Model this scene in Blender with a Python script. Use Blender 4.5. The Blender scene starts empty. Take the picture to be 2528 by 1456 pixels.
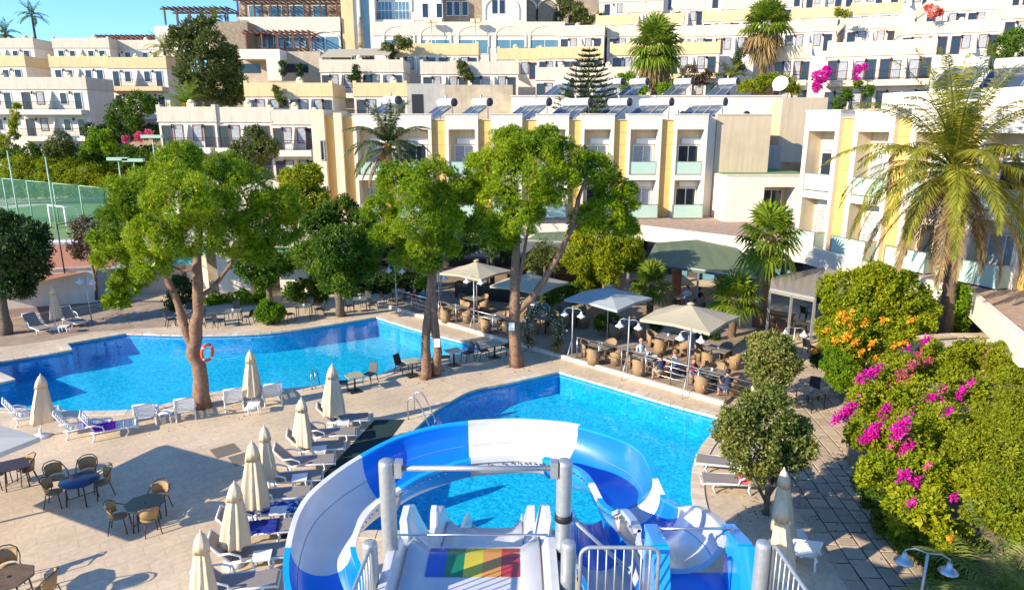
import bpy, math, random
import numpy as np
from mathutils import Vector, Matrix
from mathutils.geometry import tessellate_polygon
rnd = random.Random(7); nr = np.random.default_rng(7)
R = math.radians
scene = bpy.context.scene
COL = scene.collection
# ---------------------------------------------------------------- camera
F, CX, CY, TH, H = 1685.0, 1264.0, 728.0, R(14.0), 11.0
cam = bpy.data.objects.new('camera', bpy.data.cameras.new('camera'))
cam.data.sensor_width = 36; cam.data.lens = 24.0
cam.data.clip_start = 0.1; cam.data.clip_end = 3000
cam.location = (0, 0, H); cam.rotation_euler = (R(90) - TH, 0, 0)
COL.objects.link(cam); scene.camera = cam
# ---------------------------------------------------------------- light
SUN_EL, SUN_AZ = R(24.5), R(31.0)      # shadows run towards +X, a little away from the camera
sdir = Vector((math.cos(SUN_AZ) * math.cos(SUN_EL), math.sin(SUN_AZ) * math.cos(SUN_EL), -math.sin(SUN_EL)))
world = bpy.data.worlds.new("World"); scene.world = world; world.use_nodes = True
wn = world.node_tree; wn.nodes.clear()
sky = wn.nodes.new('ShaderNodeTexSky'); sky.sky_type = 'NISHITA'; sky.sun_disc = False
sky.sun_elevation = SUN_EL
sky.sun_rotation = math.atan2(-sdir.x, -sdir.y)
sky.air_density = 1.0; sky.dust_density = 0.0; sky.ozone_density = 2.5; sky.altitude = 30
bg = wn.nodes.new('ShaderNodeBackground'); bg.inputs['Strength'].default_value = 0.15
wo = wn.nodes.new('ShaderNodeOutputWorld')
tint = wn.nodes.new('ShaderNodeMix'); tint.data_type = 'RGBA'; tint.blend_type = 'MULTIPLY'; tint.inputs[0].default_value = 1
tint.inputs[7].default_value = (.46, .71, 1.0, 1)
wn.links.new(sky.outputs[0], tint.inputs[6]); wn.links.new(tint.outputs[2], bg.inputs[0]); wn.links.new(bg.outputs[0], wo.inputs[0])
sun = bpy.data.objects.new('sun', bpy.data.lights.new('sun', 'SUN'))
sun.data.energy = 4.3; sun.data.angle = R(0.5); sun.data.color = (1.0, 0.87, 0.67)
sun.rotation_euler = sdir.to_track_quat('-Z', 'Y').to_euler(); sun.location = (-40, -20, 40)
COL.objects.link(sun)
scene.view_settings.view_transform = 'Standard'; scene.view_settings.look = 'None'
scene.view_settings.exposure = 1.05; scene.view_settings.gamma = 1.0
scene.view_settings.use_curve_mapping = False
scene.render.engine = 'CYCLES'
scene.cycles.max_bounces = 6; scene.cycles.transparent_max_bounces = 12
scene.cycles.caustics_reflective = False; scene.cycles.caustics_refractive = False

# ---------------------------------------------------------------- survey helpers (2528 x 1456 survey grid of the site photo -> metres)
def ray(x, y):
    u, v = (x - CX) / F, (CY - y) / F
    return Vector((u, math.cos(TH) + math.sin(TH) * v, -math.sin(TH) + math.cos(TH) * v))
def g(x, y, z=0.0):
    d = ray(x, y); return Vector((0, 0, H)) + d * ((z - H) / d.z)
def at(x, y, Y):
    d = ray(x, y); return Vector((0, 0, H)) + d * (Y / d.y)
def px(p):                      # metres per survey unit at a point
    d = ray(CX, 0); f = Vector((0, math.cos(TH), -math.sin(TH)))
    return (Vector(p) - Vector((0, 0, H))).dot(f) / F

# ---------------------------------------------------------------- materials
MATS = {}
def lin(c):
    return tuple(((v / 255) / 12.92 if v / 255 <= .04045 else ((v / 255 + .055) / 1.055) ** 2.4) for v in c) + (1,)
def mat(name, col, rough=.6, metal=0., var=.0, scale=3., bump=0., bscale=30., spec=.4, coat=0., streak=0., grime=0.):
    """col is a linear RGB; var = mottling strength"""
    if name in MATS: return MATS[name]
    m = bpy.data.materials.new(name); m.use_nodes = True; nt = m.node_tree; n = nt.nodes; l = nt.links
    b = n['Principled BSDF']; c = tuple(col) + (1,) if len(col) == 3 else col
    b.inputs['Base Color'].default_value = c; b.inputs['Roughness'].default_value = rough
    b.inputs['Metallic'].default_value = metal; b.inputs['Specular IOR Level'].default_value = spec
    b.inputs['Coat Weight'].default_value = coat
    tc = n.new('ShaderNodeTexCoord')
    last = None
    if var:
        nz = n.new('ShaderNodeTexNoise'); nz.inputs['Scale'].default_value = scale; nz.inputs['Detail'].default_value = 6
        nz.inputs['Roughness'].default_value = .65
        l.new(tc.outputs['Object'], nz.inputs['Vector'])
        mr = n.new('ShaderNodeMapRange'); mr.inputs[1].default_value = .3; mr.inputs[2].default_value = .7
        mr.inputs[3].default_value = 1 - var; mr.inputs[4].default_value = 1 + var * .7
        l.new(nz.outputs[0], mr.inputs[0])
        mx = n.new('ShaderNodeMix'); mx.data_type = 'RGBA'; mx.blend_type = 'MULTIPLY'; mx.inputs[0].default_value = 1
        mx.inputs[6].default_value = c; l.new(mr.outputs[0], mx.inputs[7]); l.new(mx.outputs[2], b.inputs['Base Color'])
        last = mx
    if streak:                      # rain streaks running down plaster
        mp = n.new('ShaderNodeMapping'); mp.inputs['Scale'].default_value = (2.2, 2.2, .18)
        l.new(tc.outputs['Object'], mp.inputs[0])
        n2 = n.new('ShaderNodeTexNoise'); n2.inputs['Scale'].default_value = 1.6; n2.inputs['Detail'].default_value = 5
        l.new(mp.outputs[0], n2.inputs['Vector'])
        m2 = n.new('ShaderNodeMapRange'); m2.inputs[1].default_value = .45; m2.inputs[2].default_value = .75
        m2.inputs[3].default_value = 1; m2.inputs[4].default_value = 1 - streak; l.new(n2.outputs[0], m2.inputs[0])
        x2 = n.new('ShaderNodeMix'); x2.data_type = 'RGBA'; x2.blend_type = 'MULTIPLY'; x2.inputs[0].default_value = 1
        x2.inputs[6].default_value = c
        if last: l.new(last.outputs[2], x2.inputs[6])
        l.new(m2.outputs[0], x2.inputs[7]); l.new(x2.outputs[2], b.inputs['Base Color'])
    if bump:
        nb = n.new('ShaderNodeTexNoise'); nb.inputs['Scale'].default_value = bscale; nb.inputs['Detail'].default_value = 4
        l.new(tc.outputs['Object'], nb.inputs['Vector'])
        bp = n.new('ShaderNodeBump'); bp.inputs['Strength'].default_value = bump; bp.inputs['Distance'].default_value = .02
        l.new(nb.outputs[0], bp.inputs['Height']); l.new(bp.outputs[0], b.inputs['Normal'])
    MATS[name] = m
    return m
def leafmat(name, cols, trans=.35, rough=.55, nscale=.5):
    """cols: two or three linear colours picked at random per leaf, mottled over the crown"""
    if name in MATS: return MATS[name]
    m = bpy.data.materials.new(name); m.use_nodes = True; nt = m.node_tree; n = nt.nodes; l = nt.links
    out = n['Material Output']; b = n['Principled BSDF']; b.inputs['Roughness'].default_value = rough
    b.inputs['Specular IOR Level'].default_value = .25
    ge = n.new('ShaderNodeNewGeometry'); rp = n.new('ShaderNodeValToRGB')
    e = rp.color_ramp.elements
    while len(e) < len(cols): e.new(.5)
    for i, c in enumerate(cols):
        e[i].position = i / (len(cols) - 1); e[i].color = tuple(c) + (1,)
    tc = n.new('ShaderNodeTexCoord'); nz = n.new('ShaderNodeTexNoise'); nz.inputs['Scale'].default_value = nscale
    nz.inputs['Detail'].default_value = 2; l.new(tc.outputs['Object'], nz.inputs['Vector'])
    ad = n.new('ShaderNodeMath'); ad.operation = 'MULTIPLY_ADD'; ad.inputs[1].default_value = .6
    l.new(ge.outputs['Random Per Island'], ad.inputs[0])
    mr = n.new('ShaderNodeMapRange'); mr.inputs[1].default_value = .3; mr.inputs[2].default_value = .7
    mr.inputs[3].default_value = 0.; mr.inputs[4].default_value = .4
    l.new(nz.outputs[0], mr.inputs[0]); l.new(mr.outputs[0], ad.inputs[2]); l.new(ad.outputs[0], rp.inputs[0])
    l.new(rp.outputs[0], b.inputs['Base Color'])
    tr = n.new('ShaderNodeBsdfTranslucent'); l.new(rp.outputs[0], tr.inputs[0])
    ms = n.new('ShaderNodeMixShader'); ms.inputs[0].default_value = trans
    l.new(b.outputs[0], ms.inputs[1]); l.new(tr.outputs[0], ms.inputs[2]); l.new(ms.outputs[0], out.inputs[0])
    MATS[name] = m
    return m
WHITE = mat('white_plaster', (.74, .675, .575), .85, var=.07, scale=.9, streak=.13)
CREAM = mat('cream_plaster', (.76, .62, .42), .85, var=.07, scale=.9, streak=.16)
BANDW = mat('pale_band_plaster', (.62, .55, .44), .85, var=.07, scale=.9, streak=.16)
YELLOW = mat('yellow_plaster', (.68, .52, .28), .85, var=.07, scale=.9, streak=.13)
OCHRE = mat('ochre_panel', (.74, .47, .15), .7, var=.08, scale=.8, streak=.1)
BEIGE = mat('beige_plaster', (.56, .45, .31), .85, var=.08, scale=.8, streak=.15)
GREYP = mat('grey_plaster', (.42, .40, .36), .85, var=.12, scale=.8, streak=.2)
STONE = mat('rubble_stone', (.30, .24, .17), .9, var=.4, scale=2.5, bump=.6, bscale=6)
GLASS = mat('window_glass', (.02, .03, .05), .06, spec=.6, var=.3, scale=.7)
TEALGLASS = mat('teal_glass', (.10, .22, .30), .08, spec=.6, var=.2, scale=.6)
CURTAIN = mat('net_curtain', (.36, .38, .40), .5, var=.35, scale=6)
WOODRED = mat('red_brown_wood', (.17, .06, .035), .6, var=.2, scale=5)
WOODDARK = mat('dark_timber', (.09, .045, .03), .65, var=.2, scale=4)
FRAMEW = mat('white_frame', (.78, .78, .76), .4)
IRON = mat('dark_iron', (.03, .03, .035), .5, metal=.3)
MINT = mat('mint_frosted_glass', (.42, .58, .49), .25, spec=.5, var=.05, scale=1.5)
STEEL = mat('brushed_steel', (.55, .55, .56), .3, metal=.9, var=.06, scale=10)
GALV = mat('galvanised_steel', (.44, .46, .47), .45, metal=.55, var=.16, scale=14)
PLASTW = mat('white_plastic', (.78, .78, .77), .35, spec=.5, var=.03, scale=4)
BLACKP = mat('black_resin', (.018, .02, .024), .45)
BARK = mat('pine_bark', (.25, .145, .09), .9, var=.45, scale=7, bump=.9, bscale=14)
BARKG = mat('grey_bark', (.15, .115, .085), .9, var=.4, scale=7, bump=.9, bscale=14)
PALMB = mat('palm_bark', (.15, .10, .065), .95, var=.45, scale=9, bump=1., bscale=12)
CANVAS = mat('beige_canvas', (.70, .56, .38), .85, var=.07, scale=3, bump=.15, bscale=60)
CANVAS2 = mat('khaki_canvas', (.43, .38, .27), .85, var=.06, scale=3)
GREYSLING = mat('grey_sling', (.27, .235, .215), .8, var=.1, scale=8)
RATTAN = mat('rattan_weave', (.40, .25, .11), .7, var=.3, scale=40, bump=.5, bscale=90)
WICKER = mat('wicker_weave', (.33, .215, .115), .75, var=.3, scale=30, bump=.5, bscale=70)
BROWNT = mat('brown_tube', (.06, .035, .022), .45)
SOIL = mat('dry_soil', (.21, .15, .10), .95, var=.35, scale=1.2, bump=.5, bscale=8)

# ---------------------------------------------------------------- scene graph helpers
def thing(name, label, cat, loc=(0, 0, 0), rz=0., group=None):
    o = bpy.data.objects.new(name, None); COL.objects.link(o)
    o.location = loc; o.rotation_euler = (0, 0, rz); o.empty_display_size = .2
    return tag(o, label, cat, group)
def tag(o, label=None, cat=None, group=None, kind=None):
    if label: o['label'] = label
    if cat: o['category'] = cat
    if group: o['group'] = group
    if kind: o['kind'] = kind
    return o
def link(name, data, parent=None):
    o = bpy.data.objects.new(name, data); COL.objects.link(o)
    if parent:
        o.parent = parent; KIDS.setdefault(parent.name, []).append(o)
    return o
KIDS = {}
def dup(root, loc=None, rz=None, label=None, group=None, scale=None):
    r = root.copy(); COL.objects.link(r)
    if loc is not None: r.location = loc
    if rz is not None: r.rotation_euler = (0, 0, rz)
    if scale is not None: r.scale = (scale,) * 3
    if label: r['label'] = label
    if group: r['group'] = group
    for ch in KIDS.get(root.name, ()):
        c = ch.copy(); COL.objects.link(c); c.parent = r
        for gch in KIDS.get(ch.name, ()):
            d = gch.copy(); COL.objects.link(d); d.parent = c
    return r
class MB:
    def __init__(s): s.v = []; s.f = []; s.m = []; s.sm = []
    def add(s, vs, fs, mi=0, smooth=False):
        o = len(s.v); s.v += [tuple(p) for p in vs]
        for f in fs: s.f.append(tuple(i + o for i in f)); s.m.append(mi); s.sm.append(smooth)
        return s
    def box(s, x0, x1, y0, y1, z0, z1, mi=0, M=None):
        vs = [Vector((x, y, z)) for z in (z0, z1) for y in (y0, y1) for x in (x0, x1)]
        if M is not None: vs = [M @ p for p in vs]
        return s.add(vs, [(0, 2, 3, 1), (4, 5, 7, 6), (0, 1, 5, 4), (2, 6, 7, 3), (0, 4, 6, 2), (1, 3, 7, 5)], mi)
    def bar(s, a, b, w, h=None, mi=0, up=(0, 0, 1)):
        a, b = Vector(a), Vector(b); d = (b - a); L = d.length; d.normalize()
        upv = Vector(up)
        if abs(d.dot(upv)) > .98: upv = Vector((1, 0, 0))
        sd = d.cross(upv).normalized(); u2 = sd.cross(d)
        h = h or w; vs = []
        for p in (a, b):
            for i, j in ((-1, -1), (1, -1), (1, 1), (-1, 1)): vs.append(p + sd * (i * w / 2) + u2 * (j * h / 2))
        return s.add(vs, [(0, 3, 2, 1), (4, 5, 6, 7), (0, 1, 5, 4), (1, 2, 6, 5), (2, 3, 7, 6), (3, 0, 4, 7)], mi)
    def tube(s, path, rad, n=8, mi=0, cap=True, closed=False):
        path = [Vector(p) for p in path]; k = len(path)
        if not hasattr(rad, '__len__'): rad = [rad] * k
        vs = []; prev = None
        for i, p in enumerate(path):
            if closed: d = path[(i + 1) % k] - path[i - 1]
            else: d = path[min(i + 1, k - 1)] - path[max(i - 1, 0)]
            d.normalize()
            if prev is None:
                a = Vector((0, 0, 1)) if abs(d.z) < .9 else Vector((1, 0, 0))
                sd = d.cross(a).normalized()
            else: sd = (prev - d * prev.dot(d)).normalized()
            prev = sd; u = sd.cross(d)
            for j in range(n):
                t = 2 * math.pi * j / n; vs.append(p + (sd * math.cos(t) + u * math.sin(t)) * rad[i])
        fs = []
        for i in range(k if closed else k - 1):
            a, b = i * n, ((i + 1) % k) * n
            for j in range(n): fs.append((a + j, b + j, b + (j + 1) % n, a + (j + 1) % n))
        if cap and not closed: fs += [tuple(range(n)), tuple(range((k - 1) * n, k * n))[::-1]]
        return s.add(vs, fs, mi, True)
    def lathe(s, prof, n=16, c=(0, 0, 0), mi=0, wob=None):
        c = Vector(c); vs = []
        for r, z in prof:
            for j in range(n):
                t = 2 * math.pi * j / n; rr = r * (wob(j, z) if wob else 1)
                vs.append(c + Vector((rr * math.cos(t), rr * math.sin(t), z)))
        fs = []
        for i in range(len(prof) - 1):
            for j in range(n): fs.append((i * n + j, i * n + (j + 1) % n, (i + 1) * n + (j + 1) % n, (i + 1) * n + j))
        fs += [tuple(range(n))[::-1], tuple(range((len(prof) - 1) * n, len(prof) * n))]
        return s.add(vs, fs, mi, True)
    def prism(s, poly, z0, z1, mi=0, mtop=None):
        n = len(poly); area = sum(poly[i][0] * poly[(i + 1) % n][1] - poly[(i + 1) % n][0] * poly[i][1] for i in range(n))
        if area < 0: poly = poly[::-1]
        vs = [(p[0], p[1], z0) for p in poly] + [(p[0], p[1], z1) for p in poly]
        s.add(vs, [tuple(range(n))[::-1]] + [(i, (i + 1) % n, n + (i + 1) % n, n + i) for i in range(n)], mi)
        return s.add(vs[n:], [tuple(range(n))], mi if mtop is None else mtop)
    def mesh(s, name, mats):
        me = bpy.data.meshes.new(name); me.from_pydata(s.v, [], s.f)
        for m in (mats if isinstance(mats, (list, tuple)) else [mats]): me.materials.append(m)
        me.polygons.foreach_set('material_index', s.m); me.polygons.foreach_set('use_smooth', s.sm); me.update()
        return me
    def build(s, name, mats, parent=None):
        return link(name, s.mesh(name, mats), parent)
def fastmesh(name, V, Fq, m):
    """V (n,3); Fq (k,4) or (k,3) int array"""
    me = bpy.data.meshes.new(name); k, c = Fq.shape
    me.vertices.add(len(V)); me.vertices.foreach_set('co', np.ascontiguousarray(V, dtype=np.float32).ravel())
    me.loops.add(k * c); me.loops.foreach_set('vertex_index', np.ascontiguousarray(Fq, dtype=np.int32).ravel())
    me.polygons.add(k); me.polygons.foreach_set('loop_start', np.arange(0, k * c, c, dtype=np.int32))
    me.update(calc_edges=True); me.materials.append(m)
    return me
def norm(a): return a / np.maximum(np.linalg.norm(a, axis=-1, keepdims=True), 1e-9)
def leaves(P, D, L, W, jit=.3, N=None, loose=.55):
    """rhombic leaf per point: P base, D direction"""
    n = len(P); D = norm(D); A = norm(np.cross(D, norm(nr.normal(size=(n, 3))))) if N is None else norm(norm(np.cross(D, N)) + loose * nr.normal(size=(n, 3)) * .6)
    l = L * (1 + jit * nr.uniform(-1, 1, (n, 1))); w = W * (1 + jit * nr.uniform(-1, 1, (n, 1)))
    V = np.stack([P, P + D * l * .5 + A * w * .5, P + D * l, P + D * l * .5 - A * w * .5], 1).reshape(-1, 3)
    return V, np.arange(4 * n).reshape(n, 4)
def sph(n):
    return norm(nr.normal(size=(n, 3)))
def crown(name, lobes, dens, k, L, W, m, parent, up=.35, sub=.42, nsub=14, spread=.8, shell=.25, fill=16, low=-1., jp=.25):
    """lobes: [(centre, rx, ry, rz)]; lumpy sub-lobes, each covered with tufts of k leaves"""
    C = []; 
    for c, rx, ry, rz in lobes:
        d = sph(nsub * 3); d = d[d[:, 2] > low][:nsub]
        rr = np.array([rx, ry, rz]); s = sub * nr.uniform(.75, 1.25, len(d))
        cc = np.array(c) + d * rr * (1 - sub * .8)
        for q, f in zip(cc, s): C.append((q, rr * f))
        C.append((np.array(c), rr * .72))
    PP = []; NN = []
    LC = np.array([np.array(c) for c, *_ in lobes]); LR = np.array([(a, b, e) for _, a, b, e in lobes])
    for q, rr in C:
        area = 4 * math.pi * (rr[0] * rr[1] + rr[0] * rr[2] + rr[1] * rr[2]) / 3
        n = max(3, int(area * dens)); d = sph(n)
        p = q + d * rr * nr.uniform(1 - shell, 1.06, (n, 1))
        PP.append(p); NN.append(d)
    P = np.concatenate(PP); N = np.concatenate(NN)
    # drop what lies deep inside the crown
    q = np.min(np.linalg.norm((P[:, None, :] - LC[None]) / LR[None], axis=2), axis=1)
    keep = q > .62
    P, N = P[keep], N[keep]
    n = len(P)
    P = np.repeat(P, k, 0); N = np.repeat(N, k, 0)
    D = N * .45 + np.array([0, 0, up * .8]) + nr.normal(size=(n * k, 3)) * spread * .75
    P = P + nr.normal(size=P.shape) * L * jp
    V, Fq = leaves(P, D, L, W, .3, N)
    # coarser inner foliage that closes the crown
    BP = np.concatenate([q + sph(fill) * rr * nr.uniform(.25, .66, (fill, 1)) for q, rr in C]); rb = float(np.mean([rr.mean() for _, rr in C]))
    V2, F2 = leaves(BP, nr.normal(size=BP.shape), rb * .8, rb * .36)
    return link(name, fastmesh(name, np.concatenate([V, V2]), np.concatenate([Fq, F2 + len(V)]), m), parent)
def lobe(x, y, r, Y, ry=None, dz=1.):
    """lobe seen at survey (x,y) with radius r, standing at distance Y"""
    c = at(x, y, Y); s = px(c); return (tuple(c), r * s, (ry or r) * s, r * s * dz)
# ================================================================ SETTING
def struct(o): o['kind'] = 'structure'; return o
def smooth_poly(pts, step=.5, it=2):
    """Chaikin rounding of a closed outline, corners flagged (x,y,True) stay sharp"""
    P = [(Vector(p[:2]), len(p) > 2 and p[2]) for p in pts]
    for _ in range(it):
        Q = []; n = len(P)
        for i in range(n):
            p, c = P[i]; a = P[i - 1][0]; b = P[(i + 1) % n][0]
            if c: Q.append((p, True))
            else: Q += [(p * .75 + a * .25, False), (p * .75 + b * .25, False)]
        P = Q
    return [p for p, _ in P]
def resample(P, step):
    out = []; n = len(P)
    for i in range(n):
        a, b = P[i], P[(i + 1) % n]; k = max(1, round((b - a).length / step))
        out += [a.lerp(b, j / k) for j in range(k)]
    return out
def ccw(P):
    A = sum(P[i].x * P[(i + 1) % len(P)].y - P[(i + 1) % len(P)].x * P[i].y for i in range(len(P)))
    return P if A > 0 else P[::-1]
def offset(P, d):               # outward for ccw
    out = []; n = len(P)
    for i in range(n):
        t = (P[(i + 1) % n] - P[i - 1]).normalized(); out.append(P[i] + Vector((t.y, -t.x)) * d)
    return out
def G2(x, y, z=0, sharp=False):
    p = g(x, y, z); return (p.x, p.y, sharp)
WL = -.10
S = True
pool1 = [G2(-260, 1012), G2(0, 1007), G2(150, 1016), G2(284, 1017), G2(372, 1009), G2(425, 995), G2(500, 974), G2(560, 965), G2(640, 964.5),
         G2(698, 962), G2(779, 955), G2(890, 938), G2(950, 924), G2(990, 902), G2(1060, 884), G2(1135, 876), G2(1178, 869), G2(1190, 859),
         G2(1155, 847, 0, S), G2(1045, 819), G2(949, 789), G2(929, 782.5, 0, S), G2(834, 799), G2(733, 814), G2(633, 824.5), G2(465, 828.5),
         G2(311, 823, 0, S), G2(239, 835.5), G2(163, 849, 0, S), G2(176, 864, 0, S), G2(120, 874.5), G2(0, 893, 0, S), G2(-40, 905, 0, S), G2(35, 937, 0, S), G2(-60, 960, 0, S), G2(-300, 965)]
pool2 = [G2(1379, 917, 0, S), G2(1512, 955), G2(1643, 995), G2(1769, 1028), G2(1806, 1040, 0, S), G2(1768, 1066), G2(1738, 1095), G2(1716, 1140), G2(1709.5, 1186),
         G2(1713, 1241), G2(1738, 1313, 0, S), G2(892, 1313, 0, S), G2(930, 1200), G2(960, 1130), G2(1005, 1075), G2(1060, 1022), G2(1098, 997), G2(1160, 962), G2(1266, 943.5)]
pool1 = ccw(resample(smooth_poly(pool1), .45)); pool2 = ccw(resample(smooth_poly(pool2), .45))

def tilemat(name, c1, c2, mortar, scale, rot, w=.5, h=.25, ms=.012, rough=.65, mott=.25):
    m = bpy.data.materials.new(name); m.use_nodes = True; nt = m.node_tree; n = nt.nodes; l = nt.links
    b = n['Principled BSDF']; b.inputs['Roughness'].default_value = rough; b.inputs['Specular IOR Level'].default_value = .3
    tc = n.new('ShaderNodeTexCoord'); mp = n.new('ShaderNodeMapping'); mp.inputs['Rotation'].default_value = (0, 0, rot)
    l.new(tc.outputs['Object'], mp.inputs[0])
    br = n.new('ShaderNodeTexBrick'); br.inputs['Scale'].default_value = scale; br.inputs['Mortar Size'].default_value = ms
    br.inputs['Brick Width'].default_value = w; br.inputs['Row Height'].default_value = h; br.inputs['Mortar Smooth'].default_value = .4
    br.inputs['Color1'].default_value = tuple(c1) + (1,); br.inputs['Color2'].default_value = tuple(c2) + (1,); br.inputs['Mortar'].default_value = tuple(mortar) + (1,)
    l.new(mp.outputs[0], br.inputs['Vector'])
    x = br
    out = br.outputs['Color']
    for sc, lo, hi, det in ((.35, 1 - mott, 1 + mott * .5, 5), (6., 1 - mott * .7, 1 + mott * .4, 8)):
        nz = n.new('ShaderNodeTexNoise'); nz.inputs['Scale'].default_value = sc; nz.inputs['Detail'].default_value = det
        l.new(mp.outputs[0], nz.inputs['Vector'])
        mr = n.new('ShaderNodeMapRange'); mr.inputs[1].default_value = .35; mr.inputs[2].default_value = .68; mr.inputs[3].default_value = lo; mr.inputs[4].default_value = hi
        l.new(nz.outputs[0], mr.inputs[0])
        mx = n.new('ShaderNodeMix'); mx.data_type = 'RGBA'; mx.blend_type = 'MULTIPLY'; mx.inputs[0].default_value = 1
        l.new(out, mx.inputs[6]); l.new(mr.outputs[0], mx.inputs[7]); out = mx.outputs[2]
    l.new(out, b.inputs['Base Color'])
    bp = n.new('ShaderNodeBump'); bp.inputs['Strength'].default_value = .25; bp.inputs['Distance'].default_value = .01
    l.new(br.outputs['Fac'], bp.inputs['Height']); bp.invert = True; l.new(bp.outputs[0], b.inputs['Normal'])
    return m
DECK = tilemat('travertine_deck', (.67, .53, .365), (.62, .49, .335), (.55, .435, .31), 1., R(-37), w=.9, h=.45, ms=.014, mott=.17)
COPING = mat('cream_coping', (.62, .50, .36), .6, var=.18, scale=2.5)
COPINGW = mat('pale_coping', (.66, .58, .47), .6, var=.14, scale=2.5)

def mosaic(name, c1, c2, c3):
    m = bpy.data.materials.new(name); m.use_nodes = True; nt = m.node_tree; n = nt.nodes; l = nt.links
    b = n['Principled BSDF']; b.inputs['Roughness'].default_value = .5; b.inputs['Specular IOR Level'].default_value = .2
    tc = n.new('ShaderNodeTexCoord')
    vo = n.new('ShaderNodeTexVoronoi'); vo.inputs['Scale'].default_value = 13; vo.inputs['Randomness'].default_value = .7
    l.new(tc.outputs['Object'], vo.inputs['Vector'])
    sx = n.new('ShaderNodeSeparateColor'); l.new(vo.outputs['Color'], sx.inputs[0])
    rp = n.new('ShaderNodeValToRGB'); e = rp.color_ramp.elements; e.new(.5)
    for i, c in enumerate((c1, c2, c3)): e[i].position = (0, .5, 1)[i]; e[i].color = tuple(c) + (1,)
    l.new(sx.outputs[0], rp.inputs[0])
    nz = n.new('ShaderNodeTexNoise'); nz.inputs['Scale'].default_value = 4.; nz.inputs['Detail'].default_value = 3; nz.inputs['Distortion'].default_value = 1.5
    l.new(tc.outputs['Object'], nz.inputs['Vector'])
    mr = n.new('ShaderNodeMapRange'); mr.inputs[1].default_value = .35; mr.inputs[2].default_value = .65; mr.inputs[3].default_value = .86; mr.inputs[4].default_value = 1.12
    l.new(nz.outputs[0], mr.inputs[0])
    mx = n.new('ShaderNodeMix'); mx.data_type = 'RGBA'; mx.blend_type = 'MULTIPLY'; mx.inputs[0].default_value = 1
    l.new(rp.outputs[0], mx.inputs[6]); l.new(mr.outputs[0], mx.inputs[7]); l.new(mx.outputs[2], b.inputs['Base Color'])
    return m
MOS = mosaic('azure_mosaic', (.004, .39, .62), (.010, .53, .76), (.05, .68, .86))
MOSD = mosaic('shaded_wall_mosaic', (.004, .28, .56), (.008, .36, .66), (.012, .43, .72))  # weaker light on the pool walls put into a darker blue
def watermat():
    m = bpy.data.materials.new('pool_water'); m.use_nodes = True; nt = m.node_tree; n = nt.nodes; l = nt.links; n.remove(n['Principled BSDF'])
    tr = n.new('ShaderNodeBsdfTransparent'); tr.inputs[0].default_value = (.66, .92, .99, 1)
    gl = n.new('ShaderNodeBsdfGlossy'); gl.inputs['Roughness'].default_value = .04
    lw = n.new('ShaderNodeLayerWeight'); lw.inputs[0].default_value = .5
    pw = n.new('ShaderNodeMath'); pw.operation = 'POWER'; pw.inputs[1].default_value = 4.5; l.new(lw.outputs['Facing'], pw.inputs[0])
    fr = n.new('ShaderNodeMath'); fr.operation = 'MULTIPLY_ADD'; fr.inputs[1].default_value = .72; fr.inputs[2].default_value = .02; l.new(pw.outputs[0], fr.inputs[0])
    tc = n.new('ShaderNodeTexCoord'); nz = n.new('ShaderNodeTexNoise'); nz.inputs['Scale'].default_value = 1.7; nz.inputs['Detail'].default_value = 4; nz.inputs['Distortion'].default_value = .8
    l.new(tc.outputs['Object'], nz.inputs['Vector'])
    bp = n.new('ShaderNodeBump'); bp.inputs['Strength'].default_value = .12; bp.inputs['Distance'].default_value = .08
    l.new(nz.outputs[0], bp.inputs['Height']); l.new(bp.outputs[0], gl.inputs['Normal']); l.new(bp.outputs[0], lw.inputs['Normal'])
    ms = n.new('ShaderNodeMixShader'); l.new(fr.outputs[0], ms.inputs[0]); l.new(tr.outputs[0], ms.inputs[1]); l.new(gl.outputs[0], ms.inputs[2])
    l.new(ms.outputs[0], n['Material Output'].inputs[0]); return m
WATER = watermat()
def sheet(name, poly, z, m, holes=()):
    loops = [[Vector((p[0], p[1], 0)) for p in L] for L in (poly, *holes)]
    tris = tessellate_polygon(loops); vs = [(p.x, p.y, z) for L in loops for p in L]
    mb = MB()
    fs = []
    for a, b, c in tris:
        A, B, Cc = Vector(vs[a]), Vector(vs[b]), Vector(vs[c])
        fs.append((a, b, c) if (B - A).cross(Cc - A).z > 0 else (a, c, b))
    mb.add(vs, fs); return mb.build(name, m)
deckpoly = [(-75, 3), (45, 3), (45, 62), (-75, 62)]
struct(sheet('pool_deck', deckpoly, 0, DECK, (pool1, pool2)))
for pool, dep, cm, lab in ((pool1, 1.15, COPING, 0), (pool2, 1.05, COPING, 1)):
    n = len(pool); mb = MB()
    mb.add([(p.x, p.y, .0) for p in pool] + [(p.x, p.y, -dep) for p in pool], [(i, n + i, n + (i + 1) % n, (i + 1) % n)[::-1] for i in range(n)])
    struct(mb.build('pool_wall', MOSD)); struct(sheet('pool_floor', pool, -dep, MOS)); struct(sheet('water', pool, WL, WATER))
    inn = offset(pool, -.06); o2 = offset(pool, .34); cp = struct(link('pool_coping', bpy.data.meshes.new('pool_coping')))
    mb = MB()
    for i in range(n):
        j = (i + 1) % n; gp = .02
        a, b = inn[i].lerp(inn[j], gp), inn[i].lerp(inn[j], 1 - gp); c, d = o2[j].lerp(o2[i], gp), o2[i].lerp(o2[j], gp)
        hz = .035 + rnd.uniform(-.004, .004)
        mb.add([(q.x, q.y, zz) for zz in (-.06, hz) for q in (a, b, c, d)], [(4, 5, 6, 7)[::1], (0, 1, 5, 4)[::1], (1, 2, 6, 5), (2, 3, 7, 6), (3, 0, 4, 7)], rnd.choice((0, 0, 1)))
    cp.data = mb.mesh('pool_coping', [cm, COPINGW])
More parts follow.
